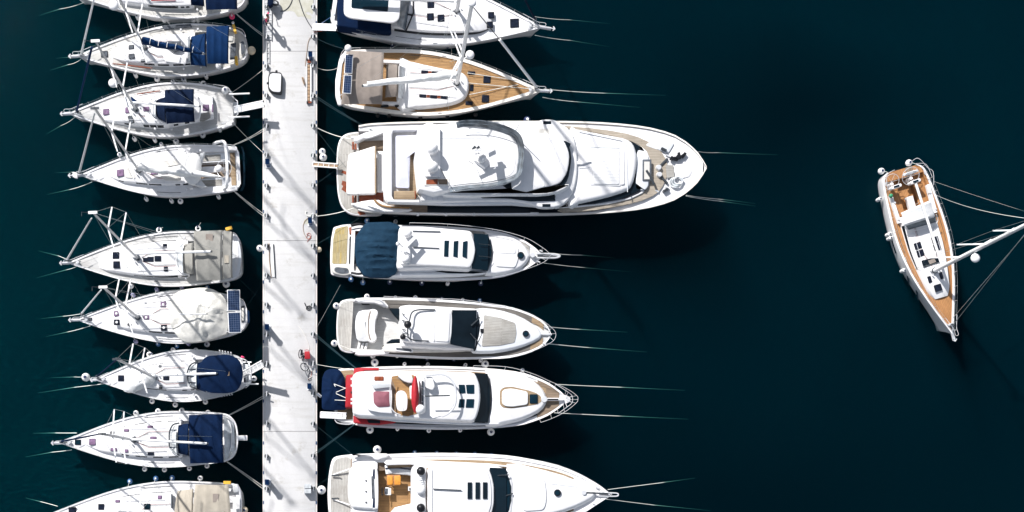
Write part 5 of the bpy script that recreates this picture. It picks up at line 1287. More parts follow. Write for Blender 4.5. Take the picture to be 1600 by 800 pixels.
an = obj('anchor', tube_bm([P(840, 399.5, 2.35), P(868, 400, 2.35)], .09), 'dark_metal', b); obj('windlass', cyl_bm(P(832, 398.5, 2.4), .18, .3), 'steel', b, parent=an)
for x, y in ((843, 391), (839, 408)): obj('cleat', tube_bm([P(x, y, 2.3), P(x + 5, y + 2, 2.3)], .05), 'steel', b)

# ------------------------------------------------------------------ all-teak open yacht
b = Boat('motor_yacht', 'white motor yacht with weathered grey teak cockpit, two black domes and a black windscreen', 'yacht', 'grey-teak yacht',
         (550, 508), (861, 522.5), 92, PROF_FULL, 1.5, 2.2, GM)
b.hull(rimw=.14, bowrake=1.0); b.deck('teak_silver', wells=[(.0, .24, 1.62, .95)])
sidedeck(b, 'teak_dark', .55, .16, .90, out=.15)
sidedeck(b, 'teak_tan', .4, .90, .96, out=.15, name='bow_teak')
slab('swim_platform', [(525.5, 508), (527, 485), (531, 471), (540, 467.5), (556, 466), (556, 552), (540, 551), (530, 546), (526, 530)], .6, .25, 'gelcoat', b, r=.4, bev=.04)
slab('platform_teak', [(527.5, 508), (529, 486), (533, 473), (541, 470), (555, 469), (555, 549.5), (541, 548.5), (532, 544), (528, 529)], .64, .06, 'teak_grey_across', b, r=.4, bev=0)
slab('quarter_coaming', [(556, 466), (585, 465), (603, 473), (607, 480), (600, 479), (585, 473), (560, 472)], 1.9, .6, 'gelcoat', b, smooth=2, bev=.06); slab('quarter_coaming', [(556, 551), (583, 550), (600, 545), (605, 537), (610, 548), (600, 554), (560, 555)], 1.9, .6, 'gelcoat', b, smooth=2, bev=.06)
pillow('sunpad', [(560, 487), (575, 484), (586, 483), (577, 487), (573, 497), (572, 511), (574, 525), (578, 532), (560, 532), (556, 522), (555, 503)], 1.55, .14, 'canvas_grey', b, smooth=2, r=0, skirt=.5)
slab('sofa', [(577, 484), (587, 483.5), (591, 489), (587, 500), (586, 518), (589, 527), (585, 534), (576, 533), (573, 520), (572.5, 497)], 1.75, .8, 'white_cushion', b, smooth=2, bev=.08)
slab('sofa_seam', [(577, 488), (580, 486), (577, 500), (577, 520), (580, 531), (577, 530), (574.5, 518), (574.5, 500)], 1.76, .03, 'canvas_taupe', b, smooth=2, bev=0)
for k in range(3): slab('step', [(560 + 5.6 * k, 536), (564 + 5.6 * k, 535), (561 + 5.6 * k, 548), (557 + 5.6 * k, 548)], 1.2, .2, 'gelcoat', b, r=.05); slab('step_slot', [(562 + 4 * k, 471), (566 + 4 * k, 471), (570 + 4 * k, 476), (566 + 4 * k, 476)], 1.3, .2, 'black', b, bev=.01)
tube('rail', spline([P(562, 470, 2.0), P(580, 468, 2.2), P(594, 470, 2.2), P(603, 478, 2.0)], 4, False), .06, 'steel', b)
slab('side_glass', [(608, 482), (626, 482), (623, 501), (615, 492)], 2.1, .3, 'glass', b, r=.05)
slab('side_glass', [(604, 535), (612, 530), (626, 529), (625, 536), (604, 537)], 2.1, .3, 'glass', b, r=.05)
slab('cabin_body', [(626, 479), (640, 477), (745, 483), (748, 510), (742, 545), (700, 545), (627, 541)], 2.5, .8, 'gelcoat', b, r=.15, flare=.15, bev=.1)
slab('cabin_roof', [(626, 483), (648, 481), (690, 481), (706, 484), (707, 500), (706, 522), (703, 537), (680, 537), (640, 535), (627, 532)], 3.2, .6, 'gelcoat', b, r=.2, bev=.10, crown=.05)
slab('sunroof', [(680, 486), (703, 487), (703, 500), (701, 534), (679, 533)], 3.27, .05, 'gelcoat', b, r=.15, bev=.03)
for x in (678.2,): slab('roof_seam', [(x, 486), (x + 1.5, 486), (x + .5, 533), (x - 1, 533)], 3.27, .04, 'canvas_grey', b, bev=0)
tube('roof_arch', spline([P(680, 484, 3.3), P(655, 484, 3.35), P(644, 488, 3.5), P(640, 500, 3.6), P(637, 515, 3.5), P(641, 530, 3.4), P(670, 533, 3.3)], 4, False), .05, 'dark_metal', b)
d = obj('radar_dome', dome_bm(P(637, 507.5, 3.9), .26, .4), 'black', b); obj('post', cyl_bm(P(637, 508, 3.6), .08, .6), 'black', b, parent=d)
d = obj('radar_dome', dome_bm(P(629.5, 526.5, 3.4), .2, .3), 'black', b); obj('post', cyl_bm(P(629.5, 527, 3.3), .06, .3), 'black', b, parent=d)
for k, y in enumerate((490, 500, 514, 520)): obj('antenna', tube_bm([P(628, y, 3.3), P(632 + k, y + 2, 3.5)], .04), 'dark_metal', b)
glass_patch('windscreen', [(706.5, 484.5, 3.1), (745, 484.5, 2.55), (742, 546, 2.55), (703.5, 538, 3.1)], 'glass', b, bul=.06)
pillow('windscreen_nose', [(744, 484.6), (748, 495), (750, 508), (748, 525), (741, 546), (735, 515)], 2.4, .12, 'glass', b, r=0, skirt=.3)
for p0, p1 in (((750, 496, 2.65), (736, 509, 2.8)), ((747, 535, 2.65), (735, 521, 2.8))): tube('wiper', [P(*p0), P(*p1)], .04, 'dark_metal', b)
slab('foredeck_rim', [(741, 546), (748, 525), (750, 508), (748, 493), (744, 484), (770, 484), (805, 493), (830, 506), (846, 522), (834, 533), (805, 543), (770, 549), (740, 549)], 2.42, .35, 'gelcoat_cool', b, smooth=2, bev=.10, flare=.12)
slab('foredeck_teak', [(756, 492), (780, 496), (805, 504.5), (807, 520), (804, 535), (780, 540), (752.5, 541.5), (755, 520)], 2.46, .05, 'teak_grey', b, r=.12, bev=.01)
slab('deck_light', rect(753, 516.5, 5, 6), 2.5, .04, 'black', b, bev=0)
ht = obj('round_hatch', cyl_bm(P(821.5, 521.5, 2.5), .22, .12, seg=20), 'black', b); obj('pane', cyl_bm(P(821.5, 521.5, 2.57), .15, .02, seg=20), 'glass_teal', b, parent=ht)
slab('side_fairing', [(604, 537), (640, 537), (700, 545), (735, 548), (700, 550), (640, 550), (600, 549)], 2.1, .4, 'nonskid_beige', b, smooth=2, bev=.06)
wf_ = slab('window_frame', [(617, 541.5), (643, 544.5), (646, 547), (645, 551), (618, 548.5), (616, 545)], 2.13, .05, 'gelcoat', b, r=.05, bev=.01)
slab('pane', [(618.5, 543), (642, 545.5), (643.5, 548), (642, 549.5), (619.5, 547)], 2.135, .03, 'hatch_grey', b, parent=wf_, bev=0)
pulpit_px(b, [(790, 478), (820, 487), (845, 499), (862, 512), (868.5, 521), (865, 532), (850, 541), (825, 551), (800, 556)], 2.85, lambda t_: b.dz(t_) + .05)
pulpit_px(b, [(600, 463), (660, 466), (720, 468), (790, 478)], 2.1, lambda t_: b.dz(t_) + .05, r=.016)
an = obj('anchor', tube_bm([P(846, 522, 2.3), P(862, 522.5, 2.3)], .08), 'steel', b)
for x, y in ((850, 510), (848, 536)): obj('cleat', tube_bm([P(x, y, 2.3), P(x + 5, y + 3, 2.3)], .05), 'steel', b)

# ------------------------------------------------------------------ red trimmed flybridge yacht
b = Boat('motor_yacht', 'white flybridge yacht with red canvas covers, a mauve cushion and a white oval table', 'yacht', 'red-trimmed yacht',
         (552, 620), (887, 624), 98, PROF_YACHT, 1.7, 2.4, GM)
b.hull(rimw=.14, bowrake=1.1); b.deck('gelcoat')
sidedeck(b, 'teak_tan', .5, .1, .90, out=.3, sides=(1,)); sidedeck(b, 'glass', .42, .12, .86, out=.32, sides=(-1,), name='side_glass_strip')
slab('swim_platform', [(521, 620), (522, 580), (530, 576), (556, 575), (556, 664), (535, 661), (523, 655)], .6, .25, 'gelcoat', b, r=.3, bev=.05)
slab('platform_teak', [(526, 620), (527, 582), (534, 579), (553, 578), (553, 655), (538, 656), (528, 650)], .64, .06, 'teak_tan', b, r=.2, bev=0)
tube('platform_rail', spline([P(523, 655, 1.2), P(528, 661, 1.2), P(545, 663, 1.2), P(552, 660, 1.2)], 4, False), .04, 'steel', b)
slab('transom_cover', [(541, 586), (552, 585), (553, 636), (540, 636)], 2.2, .9, 'red', b, r=.08, flare=.05)
for y in (592, 602.5, 613, 624, 630): slab('cover_strap', rect(550.5, y, 5, 3.4), 2.23, .05, 'gelcoat_cool' if y != 613 else 'black', b, r=.03, bev=.005)
pillow('red_side_cover', [(553, 576), (560, 574.6), (592, 574.8), (592, 578.5), (570, 579), (560, 583), (552, 588)], 2.6, .12, 'red', b, r=.05, wr=.03, skirt=.4)
pillow('red_side_cover', [(552, 649), (560, 653), (600, 656.5), (625, 655), (616, 661), (590, 664), (560, 662), (552, 660)], 2.5, .12, 'red', b, r=.05, wr=.03, skirt=.4)
slab('side_window', [(573, 655.5), (594, 657), (594, 661.5), (576, 661)], 2.66, .05, 'glass', b, r=.05)
slab('flybridge', [(552, 588), (556, 583), (562, 581), (620, 580.5), (700, 581), (742, 582.5), (749, 600), (750.5, 622), (748, 640), (742, 658), (690, 656), (620, 652), (560, 650), (553, 645)], 3.7, 1.0, 'gelcoat', b, r=.3, bev=.12, flare=.12)
slab('lower_skirt', [(560, 650), (640, 655), (742, 660), (780, 662), (742, 664), (620, 659)], 2.75, .4, 'gelcoat_cool', b, smooth=2, bev=.05)
for k in range(10): slab('aft_louvre', rect(556.5, 592 + 5.4 * k, 5, 1.0), 3.72, .03, 'gelcoat_cool', b, bev=0)
slab('roof_hatch', rect(592, 591.3, 14.5, 6.6), 3.76, .06, 'mahogany', b, r=.05, bev=.01)
slab('fly_sole', [(613, 588), (646, 586), (652, 600), (652, 646), (622, 648), (614, 640), (611, 620), (611, 600)], 3.735, .03, 'teak', b, smooth=2, bev=0)
slab('dark_sole', [(611, 604), (613, 594), (618, 606), (617, 622), (618, 634), (621, 644), (613, 637)], 3.745, .03, 'teak_brown', b, smooth=1, bev=0)
slab('dark_sole', [(618, 590), (626, 589), (640, 596), (650, 608), (644, 610), (634, 600)], 3.746, .03, 'teak_brown', b, smooth=1, bev=0)
slab('sunpad_base', [(574, 606), (578, 600), (600, 599), (612, 600), (612, 640), (610, 646), (580, 642), (573, 634)], 4.0, .3, 'gelcoat', b, smooth=2, bev=.05)
slab('backrest', [(579, 600), (612, 598.5), (611, 605), (584, 608)], 4.2, .4, 'grey_cushion', b, r=.1, bev=.05)
pillow('mauve_cushion', [(583, 611.5), (609, 611.5), (609.5, 635), (590, 636), (584, 630)], 4.05, .12, 'mauve', b, r=.15, wr=.015, skirt=.15)
tube('sofa_rail', spline([P(612, 591, 4.3), P(610, 604, 4.3), P(609, 620, 4.3), P(611, 636, 4.3), P(618, 645, 4.3), P(626, 648, 4.3)], 4, False), .035, 'steel', b)
tb_ = pillow('oval_table', [(619, 616), (623, 611), (629, 610.5), (634, 614), (636.5, 622), (636, 636), (633, 641.5), (622, 641), (619, 630)], 4.3, .04, 'gelcoat', b, smooth=3, r=0, skirt=.08)
obj('table_leg', cyl_bm(P(628, 626.5, 3.98), .1, .55), 'steel', b, parent=tb_)
obj('table_seam', slab_bm(outline([(629.5, 613), (630, 613), (629.5, 640), (629, 640)], 4.352), .02, 0, 0), 'grey_cushion', b, parent=tb_)
slab('side_sofa', [(623, 586.5), (643, 586), (644, 598), (632, 596), (625, 591)], 4.2, .45, 'gelcoat_cool', b, smooth=2, bev=.06)
slab('helm_seat', [(640, 603), (645, 602), (645, 626), (641, 622)], 4.3, .5, 'white_cushion', b, r=.1)
pillow('red_bimini_cover', [(649, 586.5), (651.5, 593), (654, 606), (654.5, 620), (653, 634), (649.5, 645), (646, 641), (643, 628), (643, 606), (645.5, 594)], 4.6, .28, 'red', b, smooth=2, r=0, wr=.02, skirt=.3)
slab('helm_console', [(654, 588), (664, 588), (665, 644), (655, 645), (656, 620)], 4.2, .5, 'gelcoat', b, r=.1, bev=.08)
for k in range(4): obj('control', box_bm(P(660, 600 + 11 * k, 4.25), (.12, .4, .1)), 'dark_metal', b)
obj('satellite_dome', dome_bm(P(656.5, 640, 4.3), .34, .6), 'gelcoat', b)
slab('fly_floor', [(665, 588), (690, 587), (704, 594), (710, 608), (710, 628), (702, 642), (690, 649), (665, 649)], 3.74, .03, 'nonskid', b, smooth=2, bev=0)
tube('fly_screen', spline([P(664, 587, 4.3), P(690, 585, 4.3), P(704, 592, 4.3), P(711.5, 606, 4.3), P(711.5, 630, 4.3), P(703, 644, 4.3), P(690, 651, 4.3)], 4, False), .07, 'steel', b)
tube('roof_aerial', [P(664, 619, 4.7), P(703, 618, 4.7)], .05, 'dark_metal', b)
slab('sun_lounge', [(665, 588), (676, 588), (680, 604), (676, 610), (665, 606)], 4.2, .45, 'white_cushion', b, r=.15, bev=.08)
for pts in ([(716.5, 601), (726, 601), (727.5, 614), (718, 615)], [(728, 601.2), (741, 601), (741, 615), (729.5, 614.8)], [(718, 623.5), (726, 623.5), (725, 637), (716, 636.5)], [(729, 623.5), (741, 623.5), (740, 637), (727.5, 636.8)]):
    slab('roof_window', pts, 3.74, .04, 'glass_teal', b, r=.04, bev=0)
glass_patch('windscreen', [(742, 582.5, 3.6), (762, 584, 2.9), (762, 660, 2.9), (742, 658.5, 3.6)], 'glass', b, bul=.02)
pillow('windscreen_nose', [(761, 584), (765.5, 600), (767.5, 622), (766, 642), (762, 660), (752, 640), (757, 622), (752, 600)], 2.75, .16, 'glass', b, r=0, skirt=.3)
slab('foredeck_mould', [(762, 580.5), (790, 582), (820, 590), (840, 603), (850, 616), (851, 630), (840, 642), (815, 653), (790, 659), (762, 663), (767, 640), (768.5, 622), (767, 600)], 2.65, .4, 'gelcoat', b, smooth=2, bev=.12, flare=.18)
slab('pad_recess', [(781, 610), (787, 605), (800, 604), (826, 610), (838, 614), (846, 620), (846, 628), (838, 632), (826, 634), (800, 638), (786, 637), (781, 632)], 2.67, .04, 'teak_tan', b, r=.15, bev=0)
slab('sunpad', [(784.5, 612), (789, 608), (800, 607), (825, 612), (825, 632), (800, 635.5), (789, 634.5), (784.5, 630)], 2.80, .15, 'white_cushion', b, r=.2, bev=.05)
slab('deck_hatch', [(827.5, 616), (840, 616), (840, 630), (827.5, 630)], 2.75, .08, 'glass_teal', b, r=.05, bev=.01)
sidedeck(b, 'teak_brown', .9, .86, .96, out=.16, name='bow_teak')
wl = obj('windlass', cyl_bm(P(850, 624, 2.6), .28, .35, r2=.2), 'steel', b); obj('chain', tube_bm([P(851, 624, 2.6), P(880, 624, 2.6)], .10), 'gelcoat', b, parent=wl); obj('chain_stopper', tube_bm([P(856, 624, 2.7), P(872, 624, 2.7)], .05), 'black', b, parent=wl)
slab('bow_tip', [(884, 617), (890, 620), (892, 624), (890, 628), (884, 631), (880, 624)], 2.5, .2, 'gelcoat', b, r=.05)
pulpit_px(b, [(740, 571.5), (790, 573), (830, 583), (860, 596), (885, 607), (901, 618), (903, 624), (900, 630), (882, 644), (862, 654), (845, 660)], 3.1, lambda t_: b.dz(t_) + .05)
pulpit_px(b, [(868, 600), (888, 613), (894, 619), (894, 629), (886, 636), (872, 646)], 2.8, lambda t_: b.dz(t_) + .05, r=.02)

# ------------------------------------------------------------------ bottom yacht
b = Boat('motor_yacht', 'white motor yacht with an orange cockpit table, cut off by the bottom edge', 'yacht', 'bottom motor yacht',
         (550, 772), (953, 772), 128, PROF_FINE, 1.9, 2.7, GM)
b.hull(rimw=.22, bowrake=1.2); b.deck('gelcoat', wells=[(.10, .245, 2.2, 1.3)])
sidedeck(b, 'teak_tan', .5, .14, .86, out=.45)
slab('swim_platform', [(511.5, 772), (513, 745), (517, 722), (522, 713), (550, 709.5), (560, 709.5), (560, 834), (520, 830), (513, 800)], .7, .3, 'gelcoat', b, r=.5, bev=.05)
slab('platform_teak', [(516, 772), (517, 746), (521, 724), (526, 716), (548, 713), (550, 740), (547, 772), (548, 828), (524, 826), (517, 800)], .74, .06, 'teak_grey_across', b, r=.4, bev=0)
for y in (743, 779): tube('platform_handle', [P(518, y, .9), P(528, y - .5, .95), P(530, y + 1, .95)], .05, 'dark_metal', b)
tube('platform_rail', [P(520, 742, .8), P(546, 733, 1.0)], .05, 'gelcoat', b); tube('platform_rail', [P(520, 780, .8), P(546, 789, 1.0)], .05, 'gelcoat', b)
slab('quarter_rim', [(550, 711), (562, 709), (604, 708.5), (606, 714), (598, 716), (590, 719), (583, 716), (578, 713)], 2.3, .5, 'gelcoat', b, smooth=2, bev=.08)
slab('aft_sole', [(548, 716), (600, 716), (604, 735), (548, 740)], 1.75, .1, 'teak_brown', b, r=.1, bev=.01)
gd = slab('garage_door', [(545, 772), (546, 745), (550, 730), (560, 727.5), (585, 730), (589, 745), (590, 772), (588, 794), (582, 796), (556, 794), (549, 790)], 2.2, 1.0, 'gelcoat', b, smooth=2, bev=.15, flare=.1)
for k in range(6): slab('nameplate_stroke', rect(557.5 - abs(k - 2.5) * .2, 753 + 3.2 * k, 1.1, 1.9, 20 * (-1) ** k), 2.215, .01, 'grey_cushion', b, parent=gd, bev=0)
for y in (751, 768, 785): obj('rivet', cyl_bm(P(572, y, 2.23), .06, .04), 'dark_metal', b, parent=gd)
slab('sofa_back', [(580, 731), (588, 731), (591, 745), (591, 790), (588, 795), (580, 793), (578, 760)], 2.4, .4, 'white_cushion', b, smooth=2, bev=.08)
for y0, y1 in ((733, 748), (778, 793)): slab('bolster', [(583, y0), (585.5, y0), (585.5, y1), (582, y1)], 2.43, .05, 'canvas_navy', b, bev=0)
slab('grab_rail', [(580, 744), (584, 744), (585, 779), (581, 779)], 2.45, .05, 'hatch_grey', b, r=.02, bev=0)
slab('cockpit_sole', [(591, 726), (646, 726), (646, 790), (620, 805), (591, 830)], 1.36, .04, 'teak', b, bev=0)
sf = slab('side_sofa', [(601, 727), (620, 725.5), (648, 727), (645, 744), (636, 742), (612, 740.5), (603, 741)], 1.9, .5, 'white_cushion', b, smooth=1, bev=.06)
slab('bolster', [(602, 730.8), (622, 729.5), (645, 733), (645, 734.5), (622, 731.5), (602, 732.5)], 1.98, .08, 'canvas_navy', b, parent=sf, bev=0)
slab('seat_cushion', [(604, 733), (622, 732), (643, 735), (641, 741), (622, 739), (606, 739)], 1.93, .04, 'grey_cushion', b, parent=sf, r=.05, bev=.01)
tf = slab('folding_table', rect(615, 750.3, 21.5, 17), 2.05, .06, 'teak_orange', b, r=.06, bev=.02)
for x, w_ in ((609.5, 8.5), (621, 10)): slab('table_leaf', rect(x, 750.3, w_, 14.5), 2.10, .05, 'orange', b, parent=tf, r=.1, bev=.02)
for x in (607, 623): obj('table_leg', cyl_bm(P(x, 751, 1.7), .06, .65), 'steel', b, parent=tf)
ch = slab('director_chair', rect(606.5, 767.5, 9, 12), 1.85, .05, 'canvas_white', b, r=.03, bev=.01)
slab('chair_seat', rect(603.5, 767.5, 5, 9), 1.87, .03, 'hatch_grey', b, parent=ch, bev=0); tube('chair_back', [P(597, 762, 2.2), P(597, 774, 2.2)], .04, 'black', b)
for x, y in ((598, 762), (611, 762), (598, 773), (611, 773)): obj('chair_leg', tube_bm([P(x, y, 1.85), P(x + 1, y, 1.4)], .03), 'dark_metal', b, parent=ch)
obj('floor_bin', box_bm(P(641, 763.5, 1.6), (.3, .3, .5)), 'gelcoat', b); obj('bin_lid', cyl_bm(P(641.5, 764, 1.88), .1, .04), 'black', b)
slab('galley_unit', [(617, 793), (646, 786), (648, 812), (600, 812)], 2.1, .7, 'gelcoat', b, bev=.08)
slab('side_coaming', [(600, 723), (604, 718.5), (640, 718), (760, 724), (800, 728), (770, 729), (700, 729), (640, 726), (604, 727)], 2.5, .5, 'gelcoat', b, smooth=1, bev=.08)
slab('cabin_body', [(648, 728), (665, 726), (770, 728), (800, 740), (802, 772), (800, 804), (770, 816), (665, 818), (648, 812)], 3.0, 1.0, 'gelcoat', b, r=.3, flare=.25, bev=.15)
ar = slab('radar_arch', [(653, 728), (664, 727), (666, 740), (665, 772), (666, 800), (664, 815), (650, 814), (647, 772)], 3.9, .5, 'gelcoat', b, smooth=1, bev=.12)
slab('arch_gap', [(666.5, 731), (669, 731), (669, 813), (666.5, 813)], 3.6, .3, 'wood_strip', b, bev=0)
for y in (736, 793.5): obj('satellite_dome', dome_bm(P(657.5, y, 3.95), .30, .5), 'black', b, parent=ar)
obj('radar_dome', dome_bm(P(657, 765, 3.95), .34, .3), 'gelcoat', b, parent=ar)
for k in range(5): obj('light', tube_bm([P(653 + k, 748 + 3 * k, 4.0), P(659 + k, 746 + 3 * k, 4.1)], .04), 'steel' if k % 2 else 'gelcoat_cool', b, parent=ar)
slab('cabin_roof', [(668, 731), (680, 729.5), (764, 731), (769, 745), (772, 760), (772, 785), (769, 800), (764, 814), (680, 815), (668, 813)], 4.05, .6, 'gelcoat', b, r=.2, bev=.12, crown=.05)
slab('roof_step', [(669.5, 733), (675.5, 733), (675.5, 812), (669.5, 812)], 4.14, .03, 'gelcoat_cool', b, bev=0)
slab('sunroof_panel', [(677, 733), (760, 733.5), (766, 750), (768, 770), (767, 790), (760, 811), (677, 811)], 4.13, .05, 'gelcoat', b, r=.15, bev=.02)
tube('roof_aerial', [P(677, 764, 4.22), P(721, 766, 4.22)], .04, 'dark_metal', b)
for x0 in (730.5, 742.8, 754.5): slab('skylight', [(x0, 753.5), (x0 + 7, 753.5), (x0 + 7, 779.5), (x0, 779.5)], 4.2, .03, 'glass', b, bev=0)
glass_patch('windscreen', [(765, 730.5, 3.95), (791, 731.5, 3.1), (791, 812, 3.1), (765, 814, 3.95)], 'glass_teal', b, bul=.14)
pillow('windscreen_nose', [(790, 732), (796, 745), (799.5, 760), (799.5, 783), (796, 800), (790, 812), (780, 772)], 2.95, .2, 'glass_teal', b, r=0, skirt=.3)
for p0, p1 in (((795, 742, 3.2), (777, 743, 3.6)), ((801, 771, 3.0), (778, 779, 3.5))): tube('wiper', [P(*p0), P(*p1)], .04, 'dark_metal', b)
slab('foredeck_mould', [(796, 728), (830, 734), (880, 746), (915, 760), (930, 772), (915, 784), (880, 798), (830, 810), (796, 816), (802, 790), (803, 772), (802, 755)], 2.95, .5, 'gelcoat', b, smooth=2, bev=.15, flare=.2)
slab('sunpad', [(818, 744), (850, 746), (853, 760), (854, 782), (850, 797), (818, 799), (812, 785), (811, 760)], 3.04, .12, 'sunpad', b, r=.3, bev=.04)
slab('deck_seam', [(858, 755), (900, 760), (912, 768), (911, 768.5), (899, 761), (858, 756)], 2.97, .02, 'grey_cushion', b, bev=0)
ht = obj('round_hatch', cyl_bm(P(871, 770, 3.0), .24, .12, seg=20), 'black', b); obj('pane', cyl_bm(P(871, 770, 3.07), .17, .02, seg=20), 'glass_teal', b, parent=ht)
wl = obj('windlass', cyl_bm(P(912, 769.5, 2.9), .16, .3), 'steel', b); obj('chain', tube_bm([P(912, 769.5, 2.95), P(950, 771.5, 2.9)], .06), 'dark_metal', b, parent=wl)
tube('pulpit_platform', spline([P(935, 770, 2.8), P(962, 770.5, 2.8), P(966, 773, 2.8), P(962, 775.5, 2.8), P(935, 775, 2.8)], 3, False), .05, 'steel', b)
pulpit_px(b, [(850, 722), (880, 730), (910, 743), (935, 757), (952, 770), (956, 772), (950, 777), (930, 790), (905, 806), (880, 818)], 3.4, lambda t_: b.dz(t_) + .05)
for x, y in ((930, 760), (926, 786)): obj('cleat', tube_bm([P(x, y, 2.8), P(x + 5, y + 3, 2.8)], .05), 'steel', b)
# ================================================================== pier
PZ = .8
pr = Thing('pier', 'long white concrete floating pier running between the two rows of boats', 'pier', tuple(P(453, 400, 0)))
def pier_sec(y0, y1):
    g = .25
    bm = slab_bm([P(412.6, y0 + g, PZ), P(493.2, y0 + g, PZ), P(493.2, y1 - g, PZ), P(412.6, y1 - g, PZ)], 1.3, 0, .015)
    s = obj('deck_section', bm, 'concrete', pr)
    for x0, x1 in ((410.4, 412.5), (493.3, 495.4)):
        obj('fender_beam', slab_bm([P(x0, y0 + g, PZ - .03), P(x1, y0 + g, PZ - .03), P(x1, y1 - g, PZ - .03), P(x0, y1 - g, PZ - .03)], .5, 0, .02), 'gelcoat_warm', pr, parent=s)
    y = y0 + 18 if y0 > -50 else y0 + 20
    while y < y1 - 5:
        for x in (411.6, 494.2):
            obj('edge_pad', box_bm(P(x, y, PZ - .01), (.07, .22, .05)), 'blue_box', pr, parent=s)
        y += 46.5
    for x in (416.5, 489.5):
        obj('service_duct', slab_bm([P(x - .25, y0 + 3, PZ + .006), P(x + .25, y0 + 3, PZ + .006), P(x + .25, y1 - 3, PZ + .006), P(x - .25, y1 - 3, PZ + .006)], .01, 0, 0), 'vinyl', pr, parent=s)
for y0, y1 in ((-217, 80), (80, 376), (376, 674), (674, 971)): pier_sec(y0, y1)
bm = slab_bm(outline([(436, -3), (490, -3), (490, 14), (488, 24), (484, 19), (477, 19), (480, 23), (487, 24), (486, 31), (478, 28), (472, 25), (465, 27), (460, 18), (452, 17), (440, 18)], PZ + .006, r=.15), .004, 0, 0)
obj('worn_patch', bm, 'concrete_bare', pr)
for pts in ([(474.5, 345), (480, 340), (483, 350), (475, 350.5)],):
    obj('worn_patch', slab_bm(outline(pts, PZ + .006, r=.1), .004, 0, 0), 'concrete_bare', pr)
# T-shaped mooring cleats along both edges
ORD = ['first', 'second', 'third', 'fourth', 'fifth', 'sixth', 'seventh', 'eighth', 'ninth', 'tenth', 'eleventh', 'twelfth', 'thirteenth', 'fourteenth', 'fifteenth', 'sixteenth', 'seventeenth', 'eighteenth', 'nineteenth', 'twentieth']
def mooring_cleat(px, py):
    c = P(px, py, PZ)
    t_ = Thing('mooring_cleat', '', 'cleat', tuple(c), R.uniform(-.5, .5), 'mooring cleats along the pier edges')
    pl = cyl_bm(c + Vector((0, 0, .02)), .15, .04, seg=10); obj('base_plate', pl, 'dark_metal', t_)
    obj('post', cyl_bm(c + Vector((0, 0, .14)), .07, .22, seg=10, r2=.05), 'dark_metal', t_)
    obj('horn', tube_bm([c + Vector((-.02, -.2, .27)), c + Vector((0, 0, .25)), c + Vector((.02, .2, .27))], .05), 'steel', t_)
    for k in range(2):
        obj('rope_turn', tube_bm([c + Vector((.13 * math.cos(a / 2.2) + R.uniform(-.02, .02), .13 * math.sin(a / 2.2), .1 + .05 * k)) for a in range(14)], .025, sides=5), ('rope_white', 'rope_dark')[k], t_)
    return t_
LC = [12, 58, 104.5, 150, 198, 243, 291, 337, 384.5, 430.5, 476.5, 523, 569, 616, 661.5, 713, 763.5]
RC = [12, 57.5, 103, 150.5, 197, 243.5, 290, 338, 384.5, 430.5, 476.5, 522.5, 568.5, 615, 662, 712, 763]
for k, y in enumerate(LC):
    mooring_cleat(417, y).o['label'] = 'dark cleat with rope turns, %s from the top along the left pier edge' % ORD[k]
for k, y in enumerate(RC):
    mooring_cleat(489.5, y).o['label'] = 'dark cleat with rope turns, %s from the top along the right pier edge' % ORD[k]
# service pedestals
def service_pedestal(px, py, label):
    c = P(px, py, PZ)
    t_ = Thing('service_pedestal', label, 'pedestal', tuple(c), 0, 'blue service pedestals on the pier')
    obj('body', box_bm(c + Vector((0, 0, .48)), (.24, .30, .96)), 'blue_box', t_)
    rt = Matrix.Rotation(rad(18), 4, 'X')
    obj('cap', box_bm(c + Vector((0, 0, 1.02)), (.28, .36, .16), rot=rt), 'canvas_blue', t_)
    obj('socket_panel', box_bm(c + Vector((.125, 0, .7)), (.02, .2, .3)), 'hatch_grey', t_)
    obj('base', box_bm(c + Vector((0, 0, .03)), (.36, .42, .06)), 'gelcoat_cool', t_)
for px, py, lb in ((419.5, 258, 'blue service pedestal on the left edge of the pier, upper one of three'), (419, 513.5, 'blue service pedestal on the left edge of the pier, middle one of three'), (419, 753.5, 'blue service pedestal on the left edge of the pier, lowest of three'),
                   (486, 92, 'blue service pedestal on the right edge of the pier, above the wooden gangway'), (485.5, 349, 'blue service pedestal beside a coiled hose on the right edge of the pier'), (484.5, 605, 'blue service pedestal on the right edge of the pier below the bicycle')):
    service_pedestal(px, py, lb)
# small things lying on the pier
t_ = Thing('tub', 'small white tub with a thick black rim lying on the pier near the top', 'tub', tuple(P(429, 131, PZ)))
obj('rim', slab_bm(outline([(422, 111), (440, 112.5), (441, 122), (440, 147), (424, 144.5), (418.5, 139), (419, 117)], PZ + .36, r=.18), .34, 0, .1), 'rubber', t_)
obj('floor', slab_bm(outline([(424, 114.5), (439.5, 115), (438.5, 144), (426, 143), (420.5, 137), (421, 119)], PZ + .40, r=.15), .06, 0, .02), 'gelcoat', t_)
for x, y in ((432, 111.5), (418.5, 130)): obj('handle', ball_bm(P(x, y, PZ + .3), .09), 'rubber', t_)
t_ = Thing('gangway', 'folded gangway with brown wooden slats lying along the right edge of the pier', 'gangway', tuple(P(482, 126, PZ)), 0)
for x in (479.3, 486.2): obj('rail', slab_bm([P(x, 98, PZ + .16), P(x + .8, 98, PZ + .16), P(x + .8, 159, PZ + .16), P(x, 159, PZ + .16)], .14, 0, .01), 'alu', t_)
obj('white_edge', slab_bm([P(484.7, 100, PZ + .13), P(486, 100, PZ + .13), P(486, 158, PZ + .13), P(484.7, 158, PZ + .13)], .1, 0, 0), 'gelcoat', t_)
